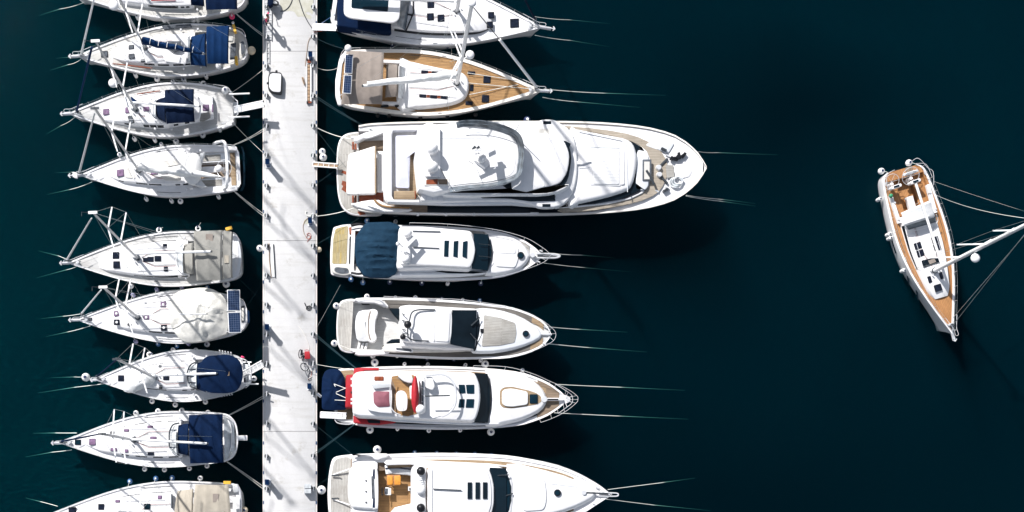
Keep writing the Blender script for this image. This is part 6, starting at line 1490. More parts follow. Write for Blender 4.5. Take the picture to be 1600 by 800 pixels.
for k in range(11): obj('slat', slab_bm([P(480.2, 101 + 5.2 * k, PZ + .13), P(484.5, 101 + 5.2 * k, PZ + .13), P(484.5, 105.7 + 5.2 * k, PZ + .13), P(480.2, 105.7 + 5.2 * k, PZ + .13)], .04, 0, .006), 'wood_strip', t_)
for y in (93, 160): obj('wheel', cyl_bm(P(480, y, PZ + .12), .1, .08, rot=Matrix.Rotation(rad(90), 4, 'Y')), 'rubber', t_)
for k, y in enumerate((94, 97, 160)): obj('hinge', box_bm(P(482 + k, y, PZ + .12), (.25, .1, .1)), 'mahogany', t_)
t_ = Thing('gangway', 'thin grey metal gangway lying along the left edge of the pier beside the standing person', 'gangway', tuple(P(418, 40, PZ)))
for x in (412.8, 424.2): obj('rail', slab_bm([P(x, -6, PZ + .1), P(x + .6, -6, PZ + .1), P(x + .4, 63, PZ + .1), P(x - .2, 63, PZ + .1)], .09, 0, .01), 'alu', t_)
obj('mesh_tread', slab_bm([P(413.6, -5, PZ + .07), P(424, -5, PZ + .07), P(423.6, 62, PZ + .07), P(413.4, 62, PZ + .07)], .03, 0, 0), 'ladder_grid', t_)
for k in range(7): obj('rung', slab_bm([P(413.6, 3 + 9 * k, PZ + .1), P(424, 3 + 9 * k, PZ + .1), P(424, 4 + 9 * k, PZ + .1), P(413.6, 4 + 9 * k, PZ + .1)], .03, 0, 0), 'alu_white', t_)
t_ = Thing('ladder', 'thin pale ladder frame lying along the left edge of the pier above the black-rimmed tub', 'ladder', tuple(P(419, 82, PZ)))
for x in (417, 421): obj('rail', tube_bm([P(x, 64, PZ + .06), P(x, 99, PZ + .06)], .025), 'alu', t_)
for k in range(5): obj('rung', tube_bm([P(417, 66 + 8 * k, PZ + .06), P(421, 66 + 8 * k, PZ + .06)], .02), 'alu', t_)
t_ = Thing('pole_frame', 'long pale pole frame lying on the pier right of its left edge', 'pole frame', tuple(P(425, 405, PZ)))
obj('bar', tube_bm([P(420, 380, PZ + .05), P(421, 408, PZ + .05), P(424, 434, PZ + .05)], .025), 'wood_strip', t_)
obj('bar', tube_bm([P(427, 382, PZ + .06), P(428.5, 405, PZ + .06), P(430, 434, PZ + .06)], .035), 'dark_metal', t_)
obj('plate', slab_bm([P(423, 380, PZ + .05), P(427, 380, PZ + .05), P(429.5, 433, PZ + .05), P(424.5, 433, PZ + .05)], .03, 0, 0), 'gelcoat', t_)
t_ = Thing('wood_offcut', 'short weathered wooden piece lying on the pier left of the slatted gangway', 'plank', tuple(P(473.5, 127, PZ)))
obj('board', slab_bm(outline([(471, 120.5), (474, 120), (477, 131), (475.5, 133.5), (473, 128)], PZ + .1, r=.05), .09, 0, .02), 'wood_strip', t_)
obj('strap', tube_bm([P(472, 121, PZ + .11), P(474.5, 127, PZ + .12), P(476, 133, PZ + .11)], .02), 'dark_metal', t_)
t_ = Thing('utility_box', 'grey metal box with two lids near the bottom right of the pier', 'box', tuple(P(481, 765, PZ)))
obj('body', box_bm(P(481, 765, PZ + .25), (.48, .62, .5)), 'alu', t_)
for y in (759.5, 767.5): obj('lid', box_bm(P(481, y, PZ + .53), (.44, .28, .05)), 'vinyl', t_)
obj('latch', box_bm(P(487.5, 763, PZ + .3), (.12, .1, .1)), 'black', t_)
# plank left of the pier and raised gangways
def gangway(name_label, p0, p1, w_, mat='alu_white', mesh='ladder_grid', wheels=True):
    a, c = P(*p0), P(*p1); d = (c - a).normalized(); n = d.cross(Vector((0, 0, 1))).normalized() * (w_ / 2)
    t_ = Thing('gangway', name_label, 'gangway', tuple(a), math.atan2(d.y, d.x), 'gangways between the yachts and the pier')
    for s in (1, -1): obj('rail', tube_bm([a + n * s, c + n * s], .045), mat, t_)
    obj('tread', patch_bm([a - n, a + n, c + n, c - n], 1, 6, None, .03), mesh, t_)
    k = 0
    L_ = (c - a).length
    while k * .38 < L_:
        q = a + d * (k * .38); obj('rung', tube_bm([q - n + Vector((0, 0, .03)), q + n + Vector((0, 0, .03))], .022), mat, t_); k += 1
    if wheels:
        for s in (1, -1): obj('wheel', cyl_bm(c + n * s * .8 + Vector((0, 0, -.03)), .08, .06, rot=Matrix.Rotation(rad(90), 4, 'Y')), 'rubber', t_)
    return t_
gangway('white gangway from the deck-saloon yacht raised just short of the pier', (366, 171.5, 1.5), (412, 162, 2.0), .42, mesh='gelcoat_cool')
gangway('raised white ladder gangway at the stern of the small ball-bowed sloop', (379.5, 585.5, 1.5), (411, 568, 2.75), .44)
gangway('white gangway from the hardtop sloop resting on the right edge of the pier', (489, 42, .95), (526, 43, 1.55), .42, mesh='gelcoat')
gangway('orange and grey passerelle of the largest yacht reaching the right edge of the pier', (489, 256.5, .95), (528, 259.5, 1.15), .28, mesh='wood_strip')
gangway('white gangway folded along the stern of the red-trimmed yacht', (500.5, 648, 1.25), (541, 650, 1.3), .38, mesh='gelcoat')
# tender with navy cover
t_ = Thing('dinghy', 'dinghy under a navy cover slung across the stern of the red-trimmed yacht', 'dinghy', tuple(P(521, 609, .7)))
obj('hull', slab_bm(outline([(502.5, 610), (503.5, 590), (508, 579.5), (516, 576), (530, 577), (537, 586), (540, 600), (541, 640), (520, 641), (503, 640)], 1.15, r=.2), .55, -.1, .1), 'gelcoat', t_)
top = []
for a in outline([(502.5, 610), (503.5, 590), (508, 579.5), (516, 576), (530, 577), (537, 586), (540, 600), (541, 640), (520, 641), (503, 640)], 1.3, r=.2): top.append(a)
dd = []
for i, a in enumerate(top):
    b_ = top[(i + 1) % len(top)]; k = max(1, int((b_ - a).length / .2))
    for j in range(k): dd.append(a.lerp(b_, j / k))
obj('cover', pillow_bm(dd, .3, 2, .25, 12, wr=.08, wf=1.4, ridges=8), 'canvas_navy', t_)
for p_ in ([(522, 600), (541, 607)], [(522, 600), (524, 604)], [(525, 613), (541, 606)], [(525, 615), (541, 622)], [(523, 625), (541, 626)]):
    obj('strap', tube_bm([P(p_[0][0], p_[0][1], 1.72), P(p_[1][0], p_[1][1], 1.95)], .022), 'rope_white', t_)
obj('keel_roller', tube_bm([P(495.5, 615, 1.0), P(501.5, 620, 1.05)], .1), 'gelcoat_cool', t_)
# bicycle and red crate
def ring(c, r, ax, rt, n=22):
    ax = Vector(ax).normalized(); u_ = ax.cross(Vector((.3, .9, .1))).normalized(); v_ = ax.cross(u_)
    return [c + r * (math.cos(2 * math.pi * k / n) * u_ + math.sin(2 * math.pi * k / n) * v_) for k in range(n + 1)], u_, v_
t_ = Thing('bicycle', 'bicycle leaning against the red crate near the right edge of the pier', 'bicycle', tuple(P(474, 564, PZ)))
cs = [(P(475.5, 573.5, PZ + .26), (.55, .35, .75)), (P(469.5, 553, PZ + .32), (.93, -.1, .35))]
for c, ax in cs:
    pts, u_, v_ = ring(c, .30, ax, 0); w_ = obj('wheel', tube_bm(pts, .028), 'rubber', t_)
    pts, u_, v_ = ring(c, .265, ax, 0); obj('rim', tube_bm(pts, .014), 'steel', t_, parent=w_)
    bm = bmesh.new()
    for k in range(9):
        a = math.pi * k / 9; tube_bm([c - .26 * (math.cos(a) * u_ + math.sin(a) * v_), c + .26 * (math.cos(a) * u_ + math.sin(a) * v_)], .005, bm, sides=4)
    obj('spokes', bm, 'steel', t_, parent=w_)
q0, q1 = cs[0][0], cs[1][0]; mid = P(472.5, 564, PZ + .28); st_ = P(474, 557.5, PZ + .75); hd = P(475, 566.5, PZ + .72)
bm = bmesh.new()
for a, c in ((q1, mid), (mid, st_), (st_, q1), (st_, hd), (hd, mid), (hd, q0)): tube_bm([a, c], .022, bm)
obj('frame', bm, 'dark_metal', t_)
obj('saddle', ball_bm(st_ + Vector((0, .02, .05)), .11, .4), 'black', t_)
obj('handlebar', tube_bm([hd + Vector((-.26, .06, .06)), hd + Vector((0, .02, .1)), hd + Vector((.26, -.02, .06))], .018), 'steel', t_)
obj('carrier', box_bm(P(471.5, 551, PZ + .62), (.14, .4, .04)), 'black', t_)
t_ = Thing('crate', 'bright red plastic crate standing beside the bicycle on the pier', 'crate', tuple(P(480, 560, PZ)))
obj('body', slab_bm(outline([(476, 549.5), (483.5, 549), (484.5, 560), (476, 560.5)], PZ + .42, r=.04), .42, -.03, .02), 'red', t_)
obj('lid', slab_bm(outline([(475.7, 549), (483.8, 548.6), (484.8, 560.6), (475.8, 561)], PZ + .5, r=.05), .07, 0, .02), 'red', t_)
obj('handle', tube_bm([P(476, 547.6, PZ + .5), P(479, 546.6, PZ + .55), P(483, 547.4, PZ + .5)], .022), 'red', t_)
t_ = Thing('rope_heap', 'heap of coiled rope and dark straps on the pier below the bicycle', 'rope', tuple(P(484, 585, PZ)))
for k in range(4):
    obj('strap', tube_bm(spline([P(482 + R.uniform(-1, 5), 575 + 5 * k, PZ + .03), P(486 + R.uniform(-2, 2), 580 + 4 * k, PZ + .05), P(483 + R.uniform(-2, 3), 586 + 3 * k, PZ + .03), P(481.5, 593, PZ + .03)], 4, False), .018, sides=5), ('dark_metal', 'rope_red', 'rope_white', 'dark_metal')[k], t_)
# cart at the top
t_ = Thing('cart', 'dark wheeled cart with a big black tyre at the top edge of the pier', 'cart', tuple(P(424, 4, PZ)))
pts, u_, v_ = ring(P(429.5, 4.5, PZ + .33), .23, (.2, .55, .8), 0); wl = obj('wheel', tube_bm(pts, .07), 'rubber', t_); obj('rim', cyl_bm(P(429.5, 4.5, PZ + .33), .14, .05, rot=Vector((.2, .55, .8)).to_track_quat('Z', 'Y').to_matrix().to_4x4()), 'steel', t_, parent=wl)
obj('body', slab_bm(outline([(418, -4), (427, -5), (427, 6), (420, 10), (417.5, 6)], PZ + .75, r=.08), .6, -.05, .05), 'canvas_ink', t_)
obj('handle', tube_bm([P(418, 8, PZ + .7), P(416, 12, PZ + .95), P(419, 13, PZ + .95)], .03), 'dark_metal', t_)
# hoses and loose ropes on the pier
def loose(name, label, cat, pts, mat, r=.02, z=PZ + .03, group=None):
    w_ = spline([P(p[0], p[1], p[2] if len(p) > 2 else z) for p in pts], 6, False)
    return single(name, tube_bm(w_, r, sides=5), mat, label, cat, tuple(P(pts[0][0], pts[0][1], 0)), group)
loose('hose', 'grey hose crossing the bare patch at the top of the pier towards the hardtop sloop', 'hose', [(466, -4), (470, 8), (474, 20), (481, 34), (487, 43), (490, 48)], 'dark_metal', .03)
loose('hose', 'dark hose curving away from the wheeled cart at the top of the pier', 'hose', [(457, -4), (455, 4), (450, 12), (444, 16.5), (438, 17.5)], 'dark_metal', .025)
loose('hose', 'thin tan hose curling from a cleat to the pedestal above the wooden gangway', 'hose', [(489, 57), (484, 60), (481, 68), (479.5, 80), (478, 92), (477, 103)], 'wood_strip', .016)
loose('hose', 'pale hose arcing down the pier towards the red crate', 'hose', [(466, 509), (473, 518), (479, 530), (483, 542), (482.5, 548)], 'gelcoat_warm', .014)
loose('hose', 'tan hose looping left of the pedestal beside the pier joint', 'hose', [(482, 340), (476, 346), (473.5, 354), (475, 364), (478, 370)], 'wood_strip', .016)
loose('hose', 'orange hose scribbled in small loops just above the pier joint', 'hose', [(479, 366), (483, 364), (486, 368), (483, 373), (479, 372), (481, 367), (486, 371), (482, 375), (480, 378)], 'rope_red', .016)
loose('rope', 'white rope looped around the top of the pedestal beside the coiled hose', 'rope', [(479, 330), (477.5, 333), (480, 337), (484, 338), (489, 337), (492, 336), (490, 334), (486, 335)], 'rope_white', .035, PZ + .06)
loose('rope', 'dark tangled rope beside the eleventh right-hand cleat of the pier', 'rope', [(476, 473), (478, 478), (482, 482), (485, 478), (480, 479), (479, 483), (484, 484), (488, 477), (490, 476)], 'black', .03, PZ + .05)
loose('cable', 'blue cable from the pier to the stern of the hardtop sloop', 'cable', [(490, 42, .9), (500, 38, .7), (512, 30, .9), (524, 22, 1.5)], 'fender_blue', .02)
loose('cable', 'orange cable from the pier to the stern of the hardtop sloop', 'cable', [(490, 50, .9), (500, 49, .7), (510, 46, .9), (524, 38, 1.5)], 'rope_red', .02)
# ------------------------------------------------------------------ person on the gangway
def person(px, py):
    c = P(px, py, PZ + .1)
    t_ = Thing('person', 'person in pink top and dark trousers standing on the left edge of the pier', 'person', tuple(c), rad(-20))
    J = {'pelvis': (0, 0, .88, .13), 'waist': (.02, .01, 1.02, .125), 'chest': (.06, .02, 1.25, .15), 'neck': (.10, .02, 1.42, .055), 'chin': (.13, .02, 1.50, .07), 'head': (.14, .02, 1.60, .095), 'crown': (.13, .02, 1.69, .06),
         'hipL': (0, .10, .84, .10), 'kneeL': (.05, .13, .48, .065), 'ankL': (0, .14, .09, .045), 'toeL': (.15, .15, .04, .035),
         'hipR': (0, -.10, .84, .10), 'kneeR': (.03, -.13, .48, .065), 'ankR': (-.03, -.15, .09, .045), 'toeR': (.12, -.17, .04, .035),
         'shL': (.06, .19, 1.36, .06), 'elL': (.02, .40, 1.15, .045), 'wrL': (.06, .20, .98, .032), 'haL': (.07, .14, .95, .035),
         'shR': (.06, -.17, 1.36, .06), 'elR': (.10, -.26, 1.10, .045), 'wrR': (.24, -.24, .92, .032), 'haR': (.29, -.22, .86, .035)}
    E = [('pelvis', 'waist'), ('waist', 'chest'), ('chest', 'neck'), ('neck', 'chin'), ('chin', 'head'), ('head', 'crown'), ('pelvis', 'hipL'), ('hipL', 'kneeL'), ('kneeL', 'ankL'), ('ankL', 'toeL'), ('pelvis', 'hipR'), ('hipR', 'kneeR'), ('kneeR', 'ankR'), ('ankR', 'toeR'),
         ('chest', 'shL'), ('shL', 'elL'), ('elL', 'wrL'), ('wrL', 'haL'), ('chest', 'shR'), ('shR', 'elR'), ('elR', 'wrR'), ('wrR', 'haR')]
    F_ = []
    for s_, hnd in (('L', 'haL'), ('R', 'haR')):
        for k in range(5):
            nm = 'f%s%d' % (s_, k); hx, hy, hz, _ = J[hnd]; sp_ = (k - 1.5) * .018
            J[nm] = (hx + .045, hy + sp_, hz - .045 + (.02 if k == 4 else 0), .009); E.append((hnd, nm))
    keys = list(J)
    def skin(name, sub, edges, grow, mat, lv=1):
        ks = [k for k in keys if k in sub]; me = bpy.data.meshes.new(name)
        me.from_pydata([J[k][:3] for k in ks], [(ks.index(a), ks.index(b_)) for a, b_ in edges if a in ks and b_ in ks], [])
        o = bpy.data.objects.new(name, me); COL.objects.link(o)
        md = o.modifiers.new('skin', 'SKIN'); 
        for k, d_ in zip(ks, me.skin_vertices[0].data): d_.radius = (J[k][3] * grow,) * 2
        me.skin_vertices[0].data[0].use_root = True
        o.modifiers.new('sub', 'SUBSURF').levels = lv; o.modifiers['sub'].render_levels = lv
        me.materials.append(MATS[mat]); o.parent = t_.o; return o
    skin('body', keys, E, 1.0, 'skin', 2)
    skin('shirt', ['waist', 'chest', 'shL', 'shR', 'elL', 'elR'], E, 1.18, 'pink')
    skin('trousers', ['pelvis', 'hipL', 'hipR', 'kneeL', 'kneeR', 'ankL', 'ankR'], E, 1.22, 'cloth_dark')
    skin('shoes', ['ankL', 'toeL'], E, 1.3, 'cloth_white'); skin('shoes', ['ankR', 'toeR'], E, 1.3, 'cloth_white')
    for nm, bm, mt in (('hair', ball_bm((.12, .02, 1.655), .105, .8), 'hair'), ('nose', ball_bm((.24, .02, 1.58), .018), 'skin'), ('eye', ball_bm((.225, .05, 1.605), .014), 'black'), ('eye', ball_bm((.225, -.01, 1.605), .014), 'black'), ('ear', ball_bm((.13, .12, 1.585), .025), 'skin'), ('ear', ball_bm((.13, -.08, 1.585), .025), 'skin'), ('mouth', box_bm((.222, .02, 1.535), (.02, .05, .01)), 'mauve')):
        bm.transform(t_.M); obj(nm, bm, mt, t_)
    bm = box_bm((-.02, -.02, 1.28), (.2, .26, .3)); bm.transform(t_.M)
    obj('backpack', bm, 'cloth_white', t_)
person(418, 37)

# ================================================================== fenders and buoys
FEN = []
def fender(short, px, py, kind='ball', col='white', r=None, z=None): FEN.append((short, px, py, kind, col, r, z))
S1, S2, S3, S4, S5, S6, S7, S8, S9 = [k for k, v_ in BOATS.items()][:9]
RH, RT, LS = 'hardtop sloop', 'teak-decked sloop', 'lone sloop'
M1, M2, M3, M4, M5 = 'largest yacht', 'slate-covered yacht', 'grey-teak yacht', 'red-trimmed yacht', 'bottom motor yacht'
for x, y, k in ((215, 27, 'cyl'), (257, 31, 'ball'), (263, 31.5, 'cyl'), (302, 31, 'ball'), (308.5, 31, 'cyl')): fender(S1, x, y, k)
fender(S1, 362.5, 26, 'ball', 'pink', .2)
for x, y, k in ((212, 117.5, 'cyl'), (245.5, 123.5, 'ball'), (287, 123.5, 'ball'), (322, 119.5, 'cyl')): fender(S2, x, y, k)
for x, y, k in ((210, 217, 'cyl'), (242, 219, 'cyl'), (275, 221, 'ball'), (317, 211.5, 'ball'), (343, 202.5, 'cyl')): fender(S3, x, y, k)
fender(S3, 317.5, 130.5, 'ring'); fender(S3, 352, 141.5, 'ball', 'white', .26, 1.6); fender(S3, 270.5, 128, 'cyl'); fender(S3, 288, 126, 'cyl')
for x, y, k in ((228.5, 311, 'cyl'), (268, 314, 'cyl'), (282, 314.5, 'ball'), (341.5, 307.5, 'cyl')): fender(S4, x, y, k)
fender(S4, 187, 241.5, 'ball', 'white', .17, 1.5); fender(S4, 252.5, 226, 'cyl'); fender(S4, 275.5, 221, 'ball')
for x, y in ((248.5, 359.5), (309.5, 357)): fender(S5, x, y, 'ring')
fender(S5, 204.5, 447, 'ball', 'white', .2); fender(S5, 353.5, 444, 'ball', 'white', .26)
for x, y in ((208, 461), (245, 452.5), (284, 449)): fender(S6, x, y, 'cyl', 'lilac')
for x, y, c in ((212, 533.5, 'lilac'), (247, 538, 'blue'), (294.5, 537.5, 'lilac')): fender(S6, x, y, 'cyl', c)
fender(S6, 276.5, 541, 'ball', 'blue', .15); fender(S6, 323.5, 538, 'ball', 'white', .2); fender(S6, 324, 449, 'ball', 'blue', .16); fender(S6, 204, 447, 'ball', 'white', .15, 2.5)
for x, y in ((270.5, 546.5), (306, 547)): fender(S7, x, y, 'ball', 'white', .17)
fender(S7, 233.5, 554, 'ring')
for x, y in ((237.5, 627), (274, 632.5), (321, 628)): fender(S7, x, y, 'ball', 'white', .19)
fender(S7, 134.2, 589.4, 'ball', 'white', .30, 1.3); fender(S7, 397, 591.5, 'ball', 'white', .2, 1.0)
for x, y in ((212.5, 645.5), (247, 642.5), (284, 641.5), (325, 645)): fender(S8, x, y, 'ball', 'white', .2)
for x, y in ((226, 733), (257, 734), (296, 732), (323.5, 728)): fender(S8, x, y, 'ball', 'white', .18)
for x, y, c in ((203, 752, 'blue'), (243.5, 747.5, 'blue'), (269, 746.5, 'blue'), (313, 747, 'white')): fender(S9, x, y, 'ball', c, .19)
fender(S9, 382, 797, 'ball', 'cream', .25, .8)
for x, c in ((657, 'navy'), (699, 'navy'), (613, 'navy')): fender(RH, x, 73 - (x == 613) * 2, 'ball', c, .14)
fender(RT, 733, 86, 'ball', 'white', .01) if False else None
for x, y in ((573.5, 345), (548.5, 436.5), (567, 441.5)): fender(M2, x, y, 'ball', 'blue', .19)
fender(M2, 618, 346.5, 'ball', 'white', .16)
for x, y in ((609, 441), (659, 442.5), (751, 443)): fender(M2, x, y, 'ball', 'navy', .18)
fender(M2, 699.5, 443, 'cyl', 'white')
fender(M1, 823.5, 187.5, 'ball', 'navy', .25)
for x, y in ((525.5, 478), (522.5, 536.5)): fender(M3, x, y, 'ball', 'white', .24, .5)
fender(M3, 573.5, 463.5, 'ball', 'white', .2); fender(M3, 618, 464.5, 'ball', 'white', .13); fender(M3, 649, 465, 'ball', 'white', .17); fender(M3, 723, 468.5, 'ball', 'white', .13); fender(M3, 749.5, 469, 'ball', 'blue', .15); fender(M3, 690, 466.5, 'ball', 'navy', .13)
fender(M3, 582.5, 556, 'ball', 'white', .2); fender(M3, 620.5, 556, 'cyl'); fender(M3, 751, 563.5, 'cyl'); fender(M3, 667, 561, 'ball', 'navy', .13); fender(M3, 709, 562.5, 'ball', 'navy', .13)
for x, y in ((585.5, 566.5), (758, 569)): fender(M4, x, y, 'ball', 'white', .27)
for x, y in ((632, 569), (668.5, 569.5), (727, 570.5), (816, 578.5)): fender(M4, x, y, 'cyl')
for x, y in ((578, 671.5), (767, 675)): fender(M4, x, y, 'ball', 'white', .27)
for x, y in ((621, 670.5), (719, 672.5)): fender(M4, x, y, 'cyl')
fender(M4, 670, 673, 'ball', 'white', .16)
fender(M5, 589.5, 702.5, 'ball', 'white', .30)
for x, y in ((648, 706.5), (682.5, 707.5), (713, 708.5), (742, 709), (768, 711)): fender(M5, x, y, 'ball', 'blue', .15)
for x, y, r_ in ((1377, 267.5, .23), (1420, 254.5, .23)): fender(LS, x, y, 'ball', 'white', r_, .9)
for x, y in ((1373.5, 311.5), (1388, 366.5), (1390, 372.5), (1411, 423)): fender(LS, x, y, 'cyl')
MASTER = {}
def make_fender(kind, col, r, rope_len=.45):
    key = (kind, col, round(r, 2))
    if key in MASTER: return MASTER[key]
    cm = 'fender_' + col if col != 'pink' else 'pink'
    if kind == 'ball':
        bm = ball_bm((0, 0, 0), r, 1.12); eye = cyl_bm((0, 0, r * 1.13), r * .36, r * .25, seg=12)
    elif kind == 'cyl':
        bm = cyl_bm((0, 0, -.05), .135, .46, seg=12); ball_bm((0, 0, .18), .135, .8, bm); eye = cyl_bm((0, 0, .32), .05, .1, seg=8)
    else:
        bm = tube_bm([Vector((.15 * math.cos(a / 3), .15 * math.sin(a / 3), .0)) for a in range(20)], .055, sides=8); eye = box_bm((.15, 0, 0), (.16, .1, .16))
    out_ = []
    for nm, b_, mt in (('bladder', bm, cm), ('eye', eye, 'fender_navy' if col in ('white', 'lilac', 'cream') else 'rope_white')):
        finish(b_); me = bpy.data.meshes.new(nm); b_.to_mesh(me); b_.free(); me.materials.append(MATS[mt]); out_.append((nm, me))
    MASTER[key] = out_; return out_
CN = {'white': 'white', 'blue': 'blue', 'navy': 'dark navy', 'lilac': 'lilac', 'cream': 'cream', 'pink': 'bright pink'}
KN = {'ball': 'round', 'cyl': 'sausage-shaped', 'ring': 'ring-shaped'}
by = {}
for f_ in FEN:
    bt = BOATS[f_[0]]; z = f_[6] if f_[6] is not None else max(.45, bt.zs * .55)
    q = P(f_[1], f_[2], z); y = (q - bt.S).dot(bt.fy); x = (q - bt.S).dot(bt.fx)
    side = ('at the bow' if x > bt.L * .99 else 'at the stern' if x < .02 * bt.L and bt.short != LS else None)
    if side is None:
        if bt.short == LS: side = 'at the stern' if x < .03 * bt.L else 'on the left side'
        else: side = 'on the upper side' if q.y > (bt.S + bt.fx * x).y else 'on the lower side'
    by.setdefault((f_[0], side), []).append((x, f_, q))
for (short, side), L_ in by.items():
    L_.sort(key=lambda t: t[0]); bt = BOATS[short]
    for i, (x, f_, q) in enumerate(L_):
        _, px, py, kind, col, r, _z = f_
        if r is None: r = .2
        lb = '%s %s fender %s of the %s' % (CN[col], KN[kind], side, short)
        if len(L_) > 1:
            if 'side' in side: lb += ', %s from stern' % ORD[i]
            else: lb = '%s %s' % ('lower' if q.y == min(a[2].y for a in L_) else 'upper', lb)
        t_ = Thing('fender', lb, 'fender', tuple(q), R.uniform(-.6, .6), 'fenders hanging from the moored boats')
        if kind == 'ring': t_.o.rotation_euler = (.5, .2, R.uniform(0, 3))
        for nm, me in make_fender(kind, col, r):
            o = bpy.data.objects.new(nm, me); COL.objects.link(o); o.parent = t_.o
        # short lanyard up to the rail
        tt = min(.985, max(.0, x / bt.L)); sgn = 1 if (q - bt.S).dot(bt.fy) > 0 else -1
        e = bt.at(tt, sgn * max(.05, bt.hw(tt) - .05), bt.dz(tt) + .15)
        if side == 'at the bow': e = bt.at(1, 0, bt.zb)
        iv = t_.inv
        bm = tube_bm([q + Vector((0, 0, .2)), e], .014, sides=4); obj('lanyard', bm, 'rope_white', t_)
        if kind == 'ring': t_.o.rotation_euler = (0, 0, t_.o.rotation_euler.z)
def buoy(px, py, z, r, mat, label):
    c = P(px, py, z)
    t_ = Thing('buoy', label, 'buoy', tuple(c))
    obj('ball', ball_bm(c, r, 1.08), mat, t_); obj('collar', cyl_bm(c + Vector((0, 0, r * 1.08)), r * .3, r * .2, seg=10), 'fender_navy' if mat != 'fender_cream' else 'fender_cream', t_)
buoy(393, 79, .5, .30, 'fender_cream', 'large cream ball fender floating off the stern of the blue-covered sloop')
buoy(406, 388, .5, .24, 'fender_white', 'white ball fender hanging on the left side of the pier, level with a joint')
buoy(498.5, 390, .5, .19, 'fender_cream', 'small cream ball fender hanging on the right side of the pier below a joint')
buoy(503.7, 237, .8, .24, 'fender_white', 'white ball fender right of the pier, upper of the touching pair'); buoy(505, 246, .85, .27, 'fender_white', 'white ball fender right of the pier, lower of the touching pair')
buoy(502.3, 765.5, .6, .32, 'fender_white', 'big white ball fender between the pier and the bottom motor yacht')
buoy(364, 35.5, .5, .1, 'fender_white', 'small white float in the water between the two uppermost left sloops')
buoy(400, 528, .4, .1, 'fender_navy', 'tiny dark float beside the left side of the pier') if False else None

# ================================================================== mooring lines
def line(label, a, c, sag=.25, r=.022, mat='rope_depth_tint', twin=0.0, cat='rope', under=None):
    """a, c = (px, py, z); under = (px, py) where the rope fades away below the water"""
    A, C_ = P(*a), P(*c); pts = []
    r *= .62
    for k in range(15):
        u = k / 14; q = A.lerp(C_, u); q.z -= sag * 4 * u * (1 - u); pts.append(q)
    bm = bmesh.new()
    if under:
        U = P(under[0], under[1], -2.2); pts += [C_.lerp(U, k / 8) for k in range(1, 9)]
    tube_bm(pts, r, bm, sides=6)
    if twin: 
        n = (C_ - A).cross(Vector((0, 0, 1))).normalized() * twin
        tube_bm([p + n * (.3 + .7 * (i / len(pts))) for i, p in enumerate(pts)], r, bm, sides=6)
    return single('mooring_line', bm, mat, label, cat, tuple(A), 'mooring lines')
Lh = 'stern line from the %s to the pier'
line('stern line from the top left sloop down to the pier', (368, 20, 1.3), (416, 57, .9), .2, .02, twin=.12)
line('upper ' + Lh % 'deck-saloon yacht', (360, 146, 1.4), (416, 104.5, .9), .15, .018)
line('lower ' + Lh % 'deck-saloon yacht', (363, 191, 1.4), (416, 243, .9), .3, .02)
line('upper ' + Lh % 'open-cockpit sloop', (365, 226, 1.4), (416, 198, .9), .3, .02, twin=.14)
line('lower ' + Lh % 'open-cockpit sloop', (366, 298, 1.4), (416, 337, .9), .3, .022, twin=.16)
line('upper ' + Lh % 'broad-bimini sloop', (354, 650, 1.4), (416, 616, .9), .25, .022, twin=.14)
line('lower ' + Lh % 'broad-bimini sloop', (355, 721, 1.4), (416, 763.5, .9), .3, .022, twin=.16)
line('thin stern line from the olive-canopied sloop to the pier', (370, 432, 1.3), (416, 476.5, .9), .3, .010, 'rope_dark')
line('thin stern line from the solar-panelled sloop to the pier', (384, 480, 1.3), (416, 430.5, .9), .3, .010, 'rope_dark')
line('upper stern line from the teak-decked sloop, dark and steep', (541, 77, 1.6), (490, 57.5, .9), .3, .018, 'rope_dark')
line('white slack stern line of the teak-decked sloop', (528, 106, 1.5), (490, 103, .9), .7, .022, 'rope_white')
line('dark double stern line from the fourth right-hand cleat to the largest yacht', (585, 206, 2.4), (490, 150.5, .9), .3, .022, 'rope_dark', twin=.14)
line('white upper stern line of the largest yacht', (548, 217, 1.4), (490, 197, .9), .5, .045, 'rope_white')
line('white lower stern line of the largest yacht', (553, 325, 1.4), (490, 338, .9), .5, .045, 'rope_white')
line('thin crossing line behind the largest yacht, falling to the right', (541, 262, 1.0), (490, 197, .9), .2, .012, 'rope_dark')
line('thin crossing line behind the largest yacht, rising to the right', (540, 252, 1.0), (490, 290, .9), .2, .012, 'rope_dark')
line('thin stern line of the slate-covered yacht rising from the joint of the pier', (562, 340, 1.7), (490, 384.5, .9), .2, .014, 'rope_dark')
line('dark double stern line of the red-trimmed yacht, upper', (560, 579, 1.9), (490, 522.5, .9), .2, .026, 'rope_dark', twin=.12)
line('dark double stern line of the red-trimmed yacht, lower', (556, 662, 1.9), (490, 712, .9), .2, .024, 'rope_dark', twin=.12)
line('thin pale line from the pier up to the slate-covered yacht', (532, 445, .3), (492, 517, .9), .05, .014, 'wire')
line('white stern line of the red-trimmed yacht', (545, 577, 1.6), (490, 568.5, .9), .3, .024, 'rope_white')
line('thin dark stern line of the bottom motor yacht', (553, 712, 2.0), (490, 662, .9), .2, .010, 'rope_dark')
line('lower thin stern line of the bottom motor yacht', (515, 745, 1.0), (490, 763, .9), .2, .010, 'rope_dark')
Bw = 'bow line of the %s entering the water'
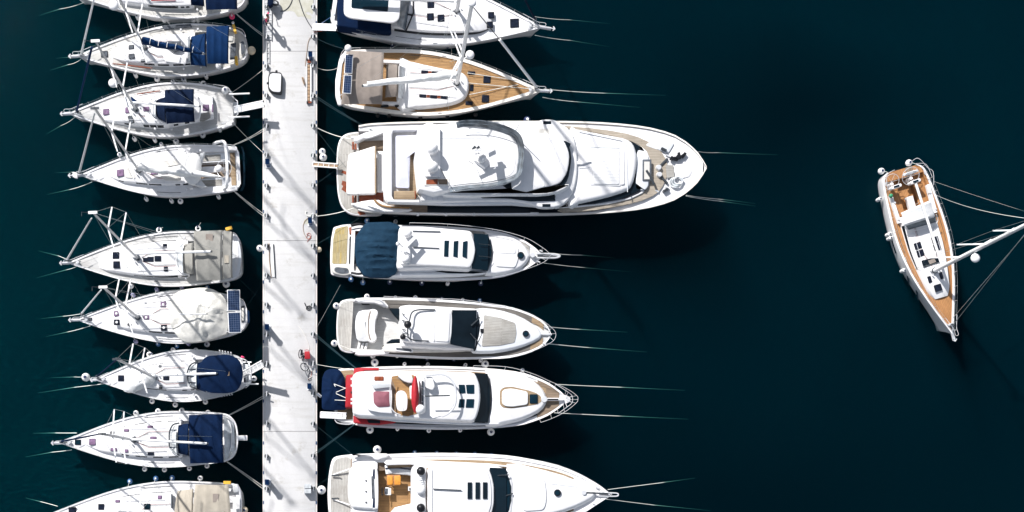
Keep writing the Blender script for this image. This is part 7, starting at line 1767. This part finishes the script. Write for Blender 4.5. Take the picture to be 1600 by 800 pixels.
for lb, a, c, u_, r_ in (
    ('top left sloop', (133, 3, 1.5), (94, 14, .05), (62, 24), .03),
    ('blue-covered sloop', (126, 93, 1.5), (107, 101, .05), (78, 110), .03),
    ('deck-saloon yacht', (117, 183, 1.5), (96, 196, .05), (72, 210), .028),
    ('open-cockpit sloop', (144, 284, 1.5), (110, 296, .05), (74, 304), .032),
    ('olive-canopied sloop', (122, 415, 1.5), (106, 421, .05), (58, 434), .032),
    ('solar-panelled sloop', (141, 509, 1.5), (107, 518.5, .05), (72, 526), .032),
    ('small ball-bowed sloop', (172, 598, 1.5), (118, 605, .05), (60, 614), .034),
    ('broad-bimini sloop', (112, 703, 1.5), (82, 706.5, .05), (40, 714), .032)):
    line('lower ' + Bw % lb, a, c, .15, r_, under=u_)
for lb, a, c, u_, r_ in (
    ('blue-covered sloop', (121, 88, 1.5), (108, 89.5, .05), (88, 91), .018),
    ('open-cockpit sloop', (124, 270, 1.5), (112, 269, .05), (86, 269.5), .018),
    ('olive-canopied sloop', (105, 405, 1.6), (92, 400, .05), (60, 392), .03),
    ('solar-panelled sloop', (128, 490, 1.5), (100, 494, .05), (64, 498), .03),
    ('small ball-bowed sloop', (135, 589, 1.5), (117, 589, .05), (80, 590), .025),
    ('broad-bimini sloop', (120, 676.5, 1.5), (88, 676.5, .05), (52, 677), .036),
    ('sand-canopied sloop', (90, 791, 1.6), (64, 784, .05), (40, 778), .03),
    ('hardtop sloop', (836, 26, 1.8), (890, 31, .05), (952, 37), .025),
    ('teak-decked sloop', (850, 139, 1.8), (942, 145.5, .05), (1040, 149), .03),
    ('largest yacht', (1092, 237, 3.3), (1120, 238.5, .05), (1215, 242), .026),
    ('slate-covered yacht', (868, 396.5, 2.3), (908, 398.5, .05), (960, 403), .03),
    ('grey-teak yacht', (850, 510, 2.3), (903, 514.5, .05), (980, 519), .034),
    ('red-trimmed yacht', (868, 600.5, 2.5), (968, 605, .05), (1070, 610), .036),
    ('bottom motor yacht', (950, 765, 2.8), (1036, 754, .05), (1086, 747), .034)):
    line('upper ' + Bw % lb, a, c, .12, r_, under=u_)
for lb, a, c, u_, r_ in (
    ('hardtop sloop', (836, 55, 1.8), (890, 63, .05), (952, 73), .025),
    ('teak-decked sloop', (848, 152, 1.8), (900, 159, .05), (1000, 168), .032),
    ('slate-covered yacht', (850, 411, 2.3), (912, 418, .05), (985, 425), .024),
    ('grey-teak yacht', (848, 536, 2.3), (918, 543, .05), (1010, 550), .036),
    ('red-trimmed yacht', (866, 645, 2.5), (965, 650, .05), (1075, 655), .036),
    ('bottom motor yacht', (948, 780, 2.8), (1020, 789, .05), (1110, 798), .034)):
    line('lower ' + Bw % lb, a, c, .12, r_, under=u_)
line('lower double bow line of the largest yacht running down into the water', (1072, 305, 3.2), (1128, 311.5, .05), (.12), .028, under=(1180, 318), twin=.2)
line('long slack white line running from the lone sloop to the right edge of the photo', (1463, 305, 1.6), (1620, 343, .5), .9, .030, 'rope_depth_tint')
line('faint second line running from the lone sloop to the right edge of the photo', (1458, 283, 1.6), (1620, 336, -.3), .1, .012, 'rope_depth_tint')
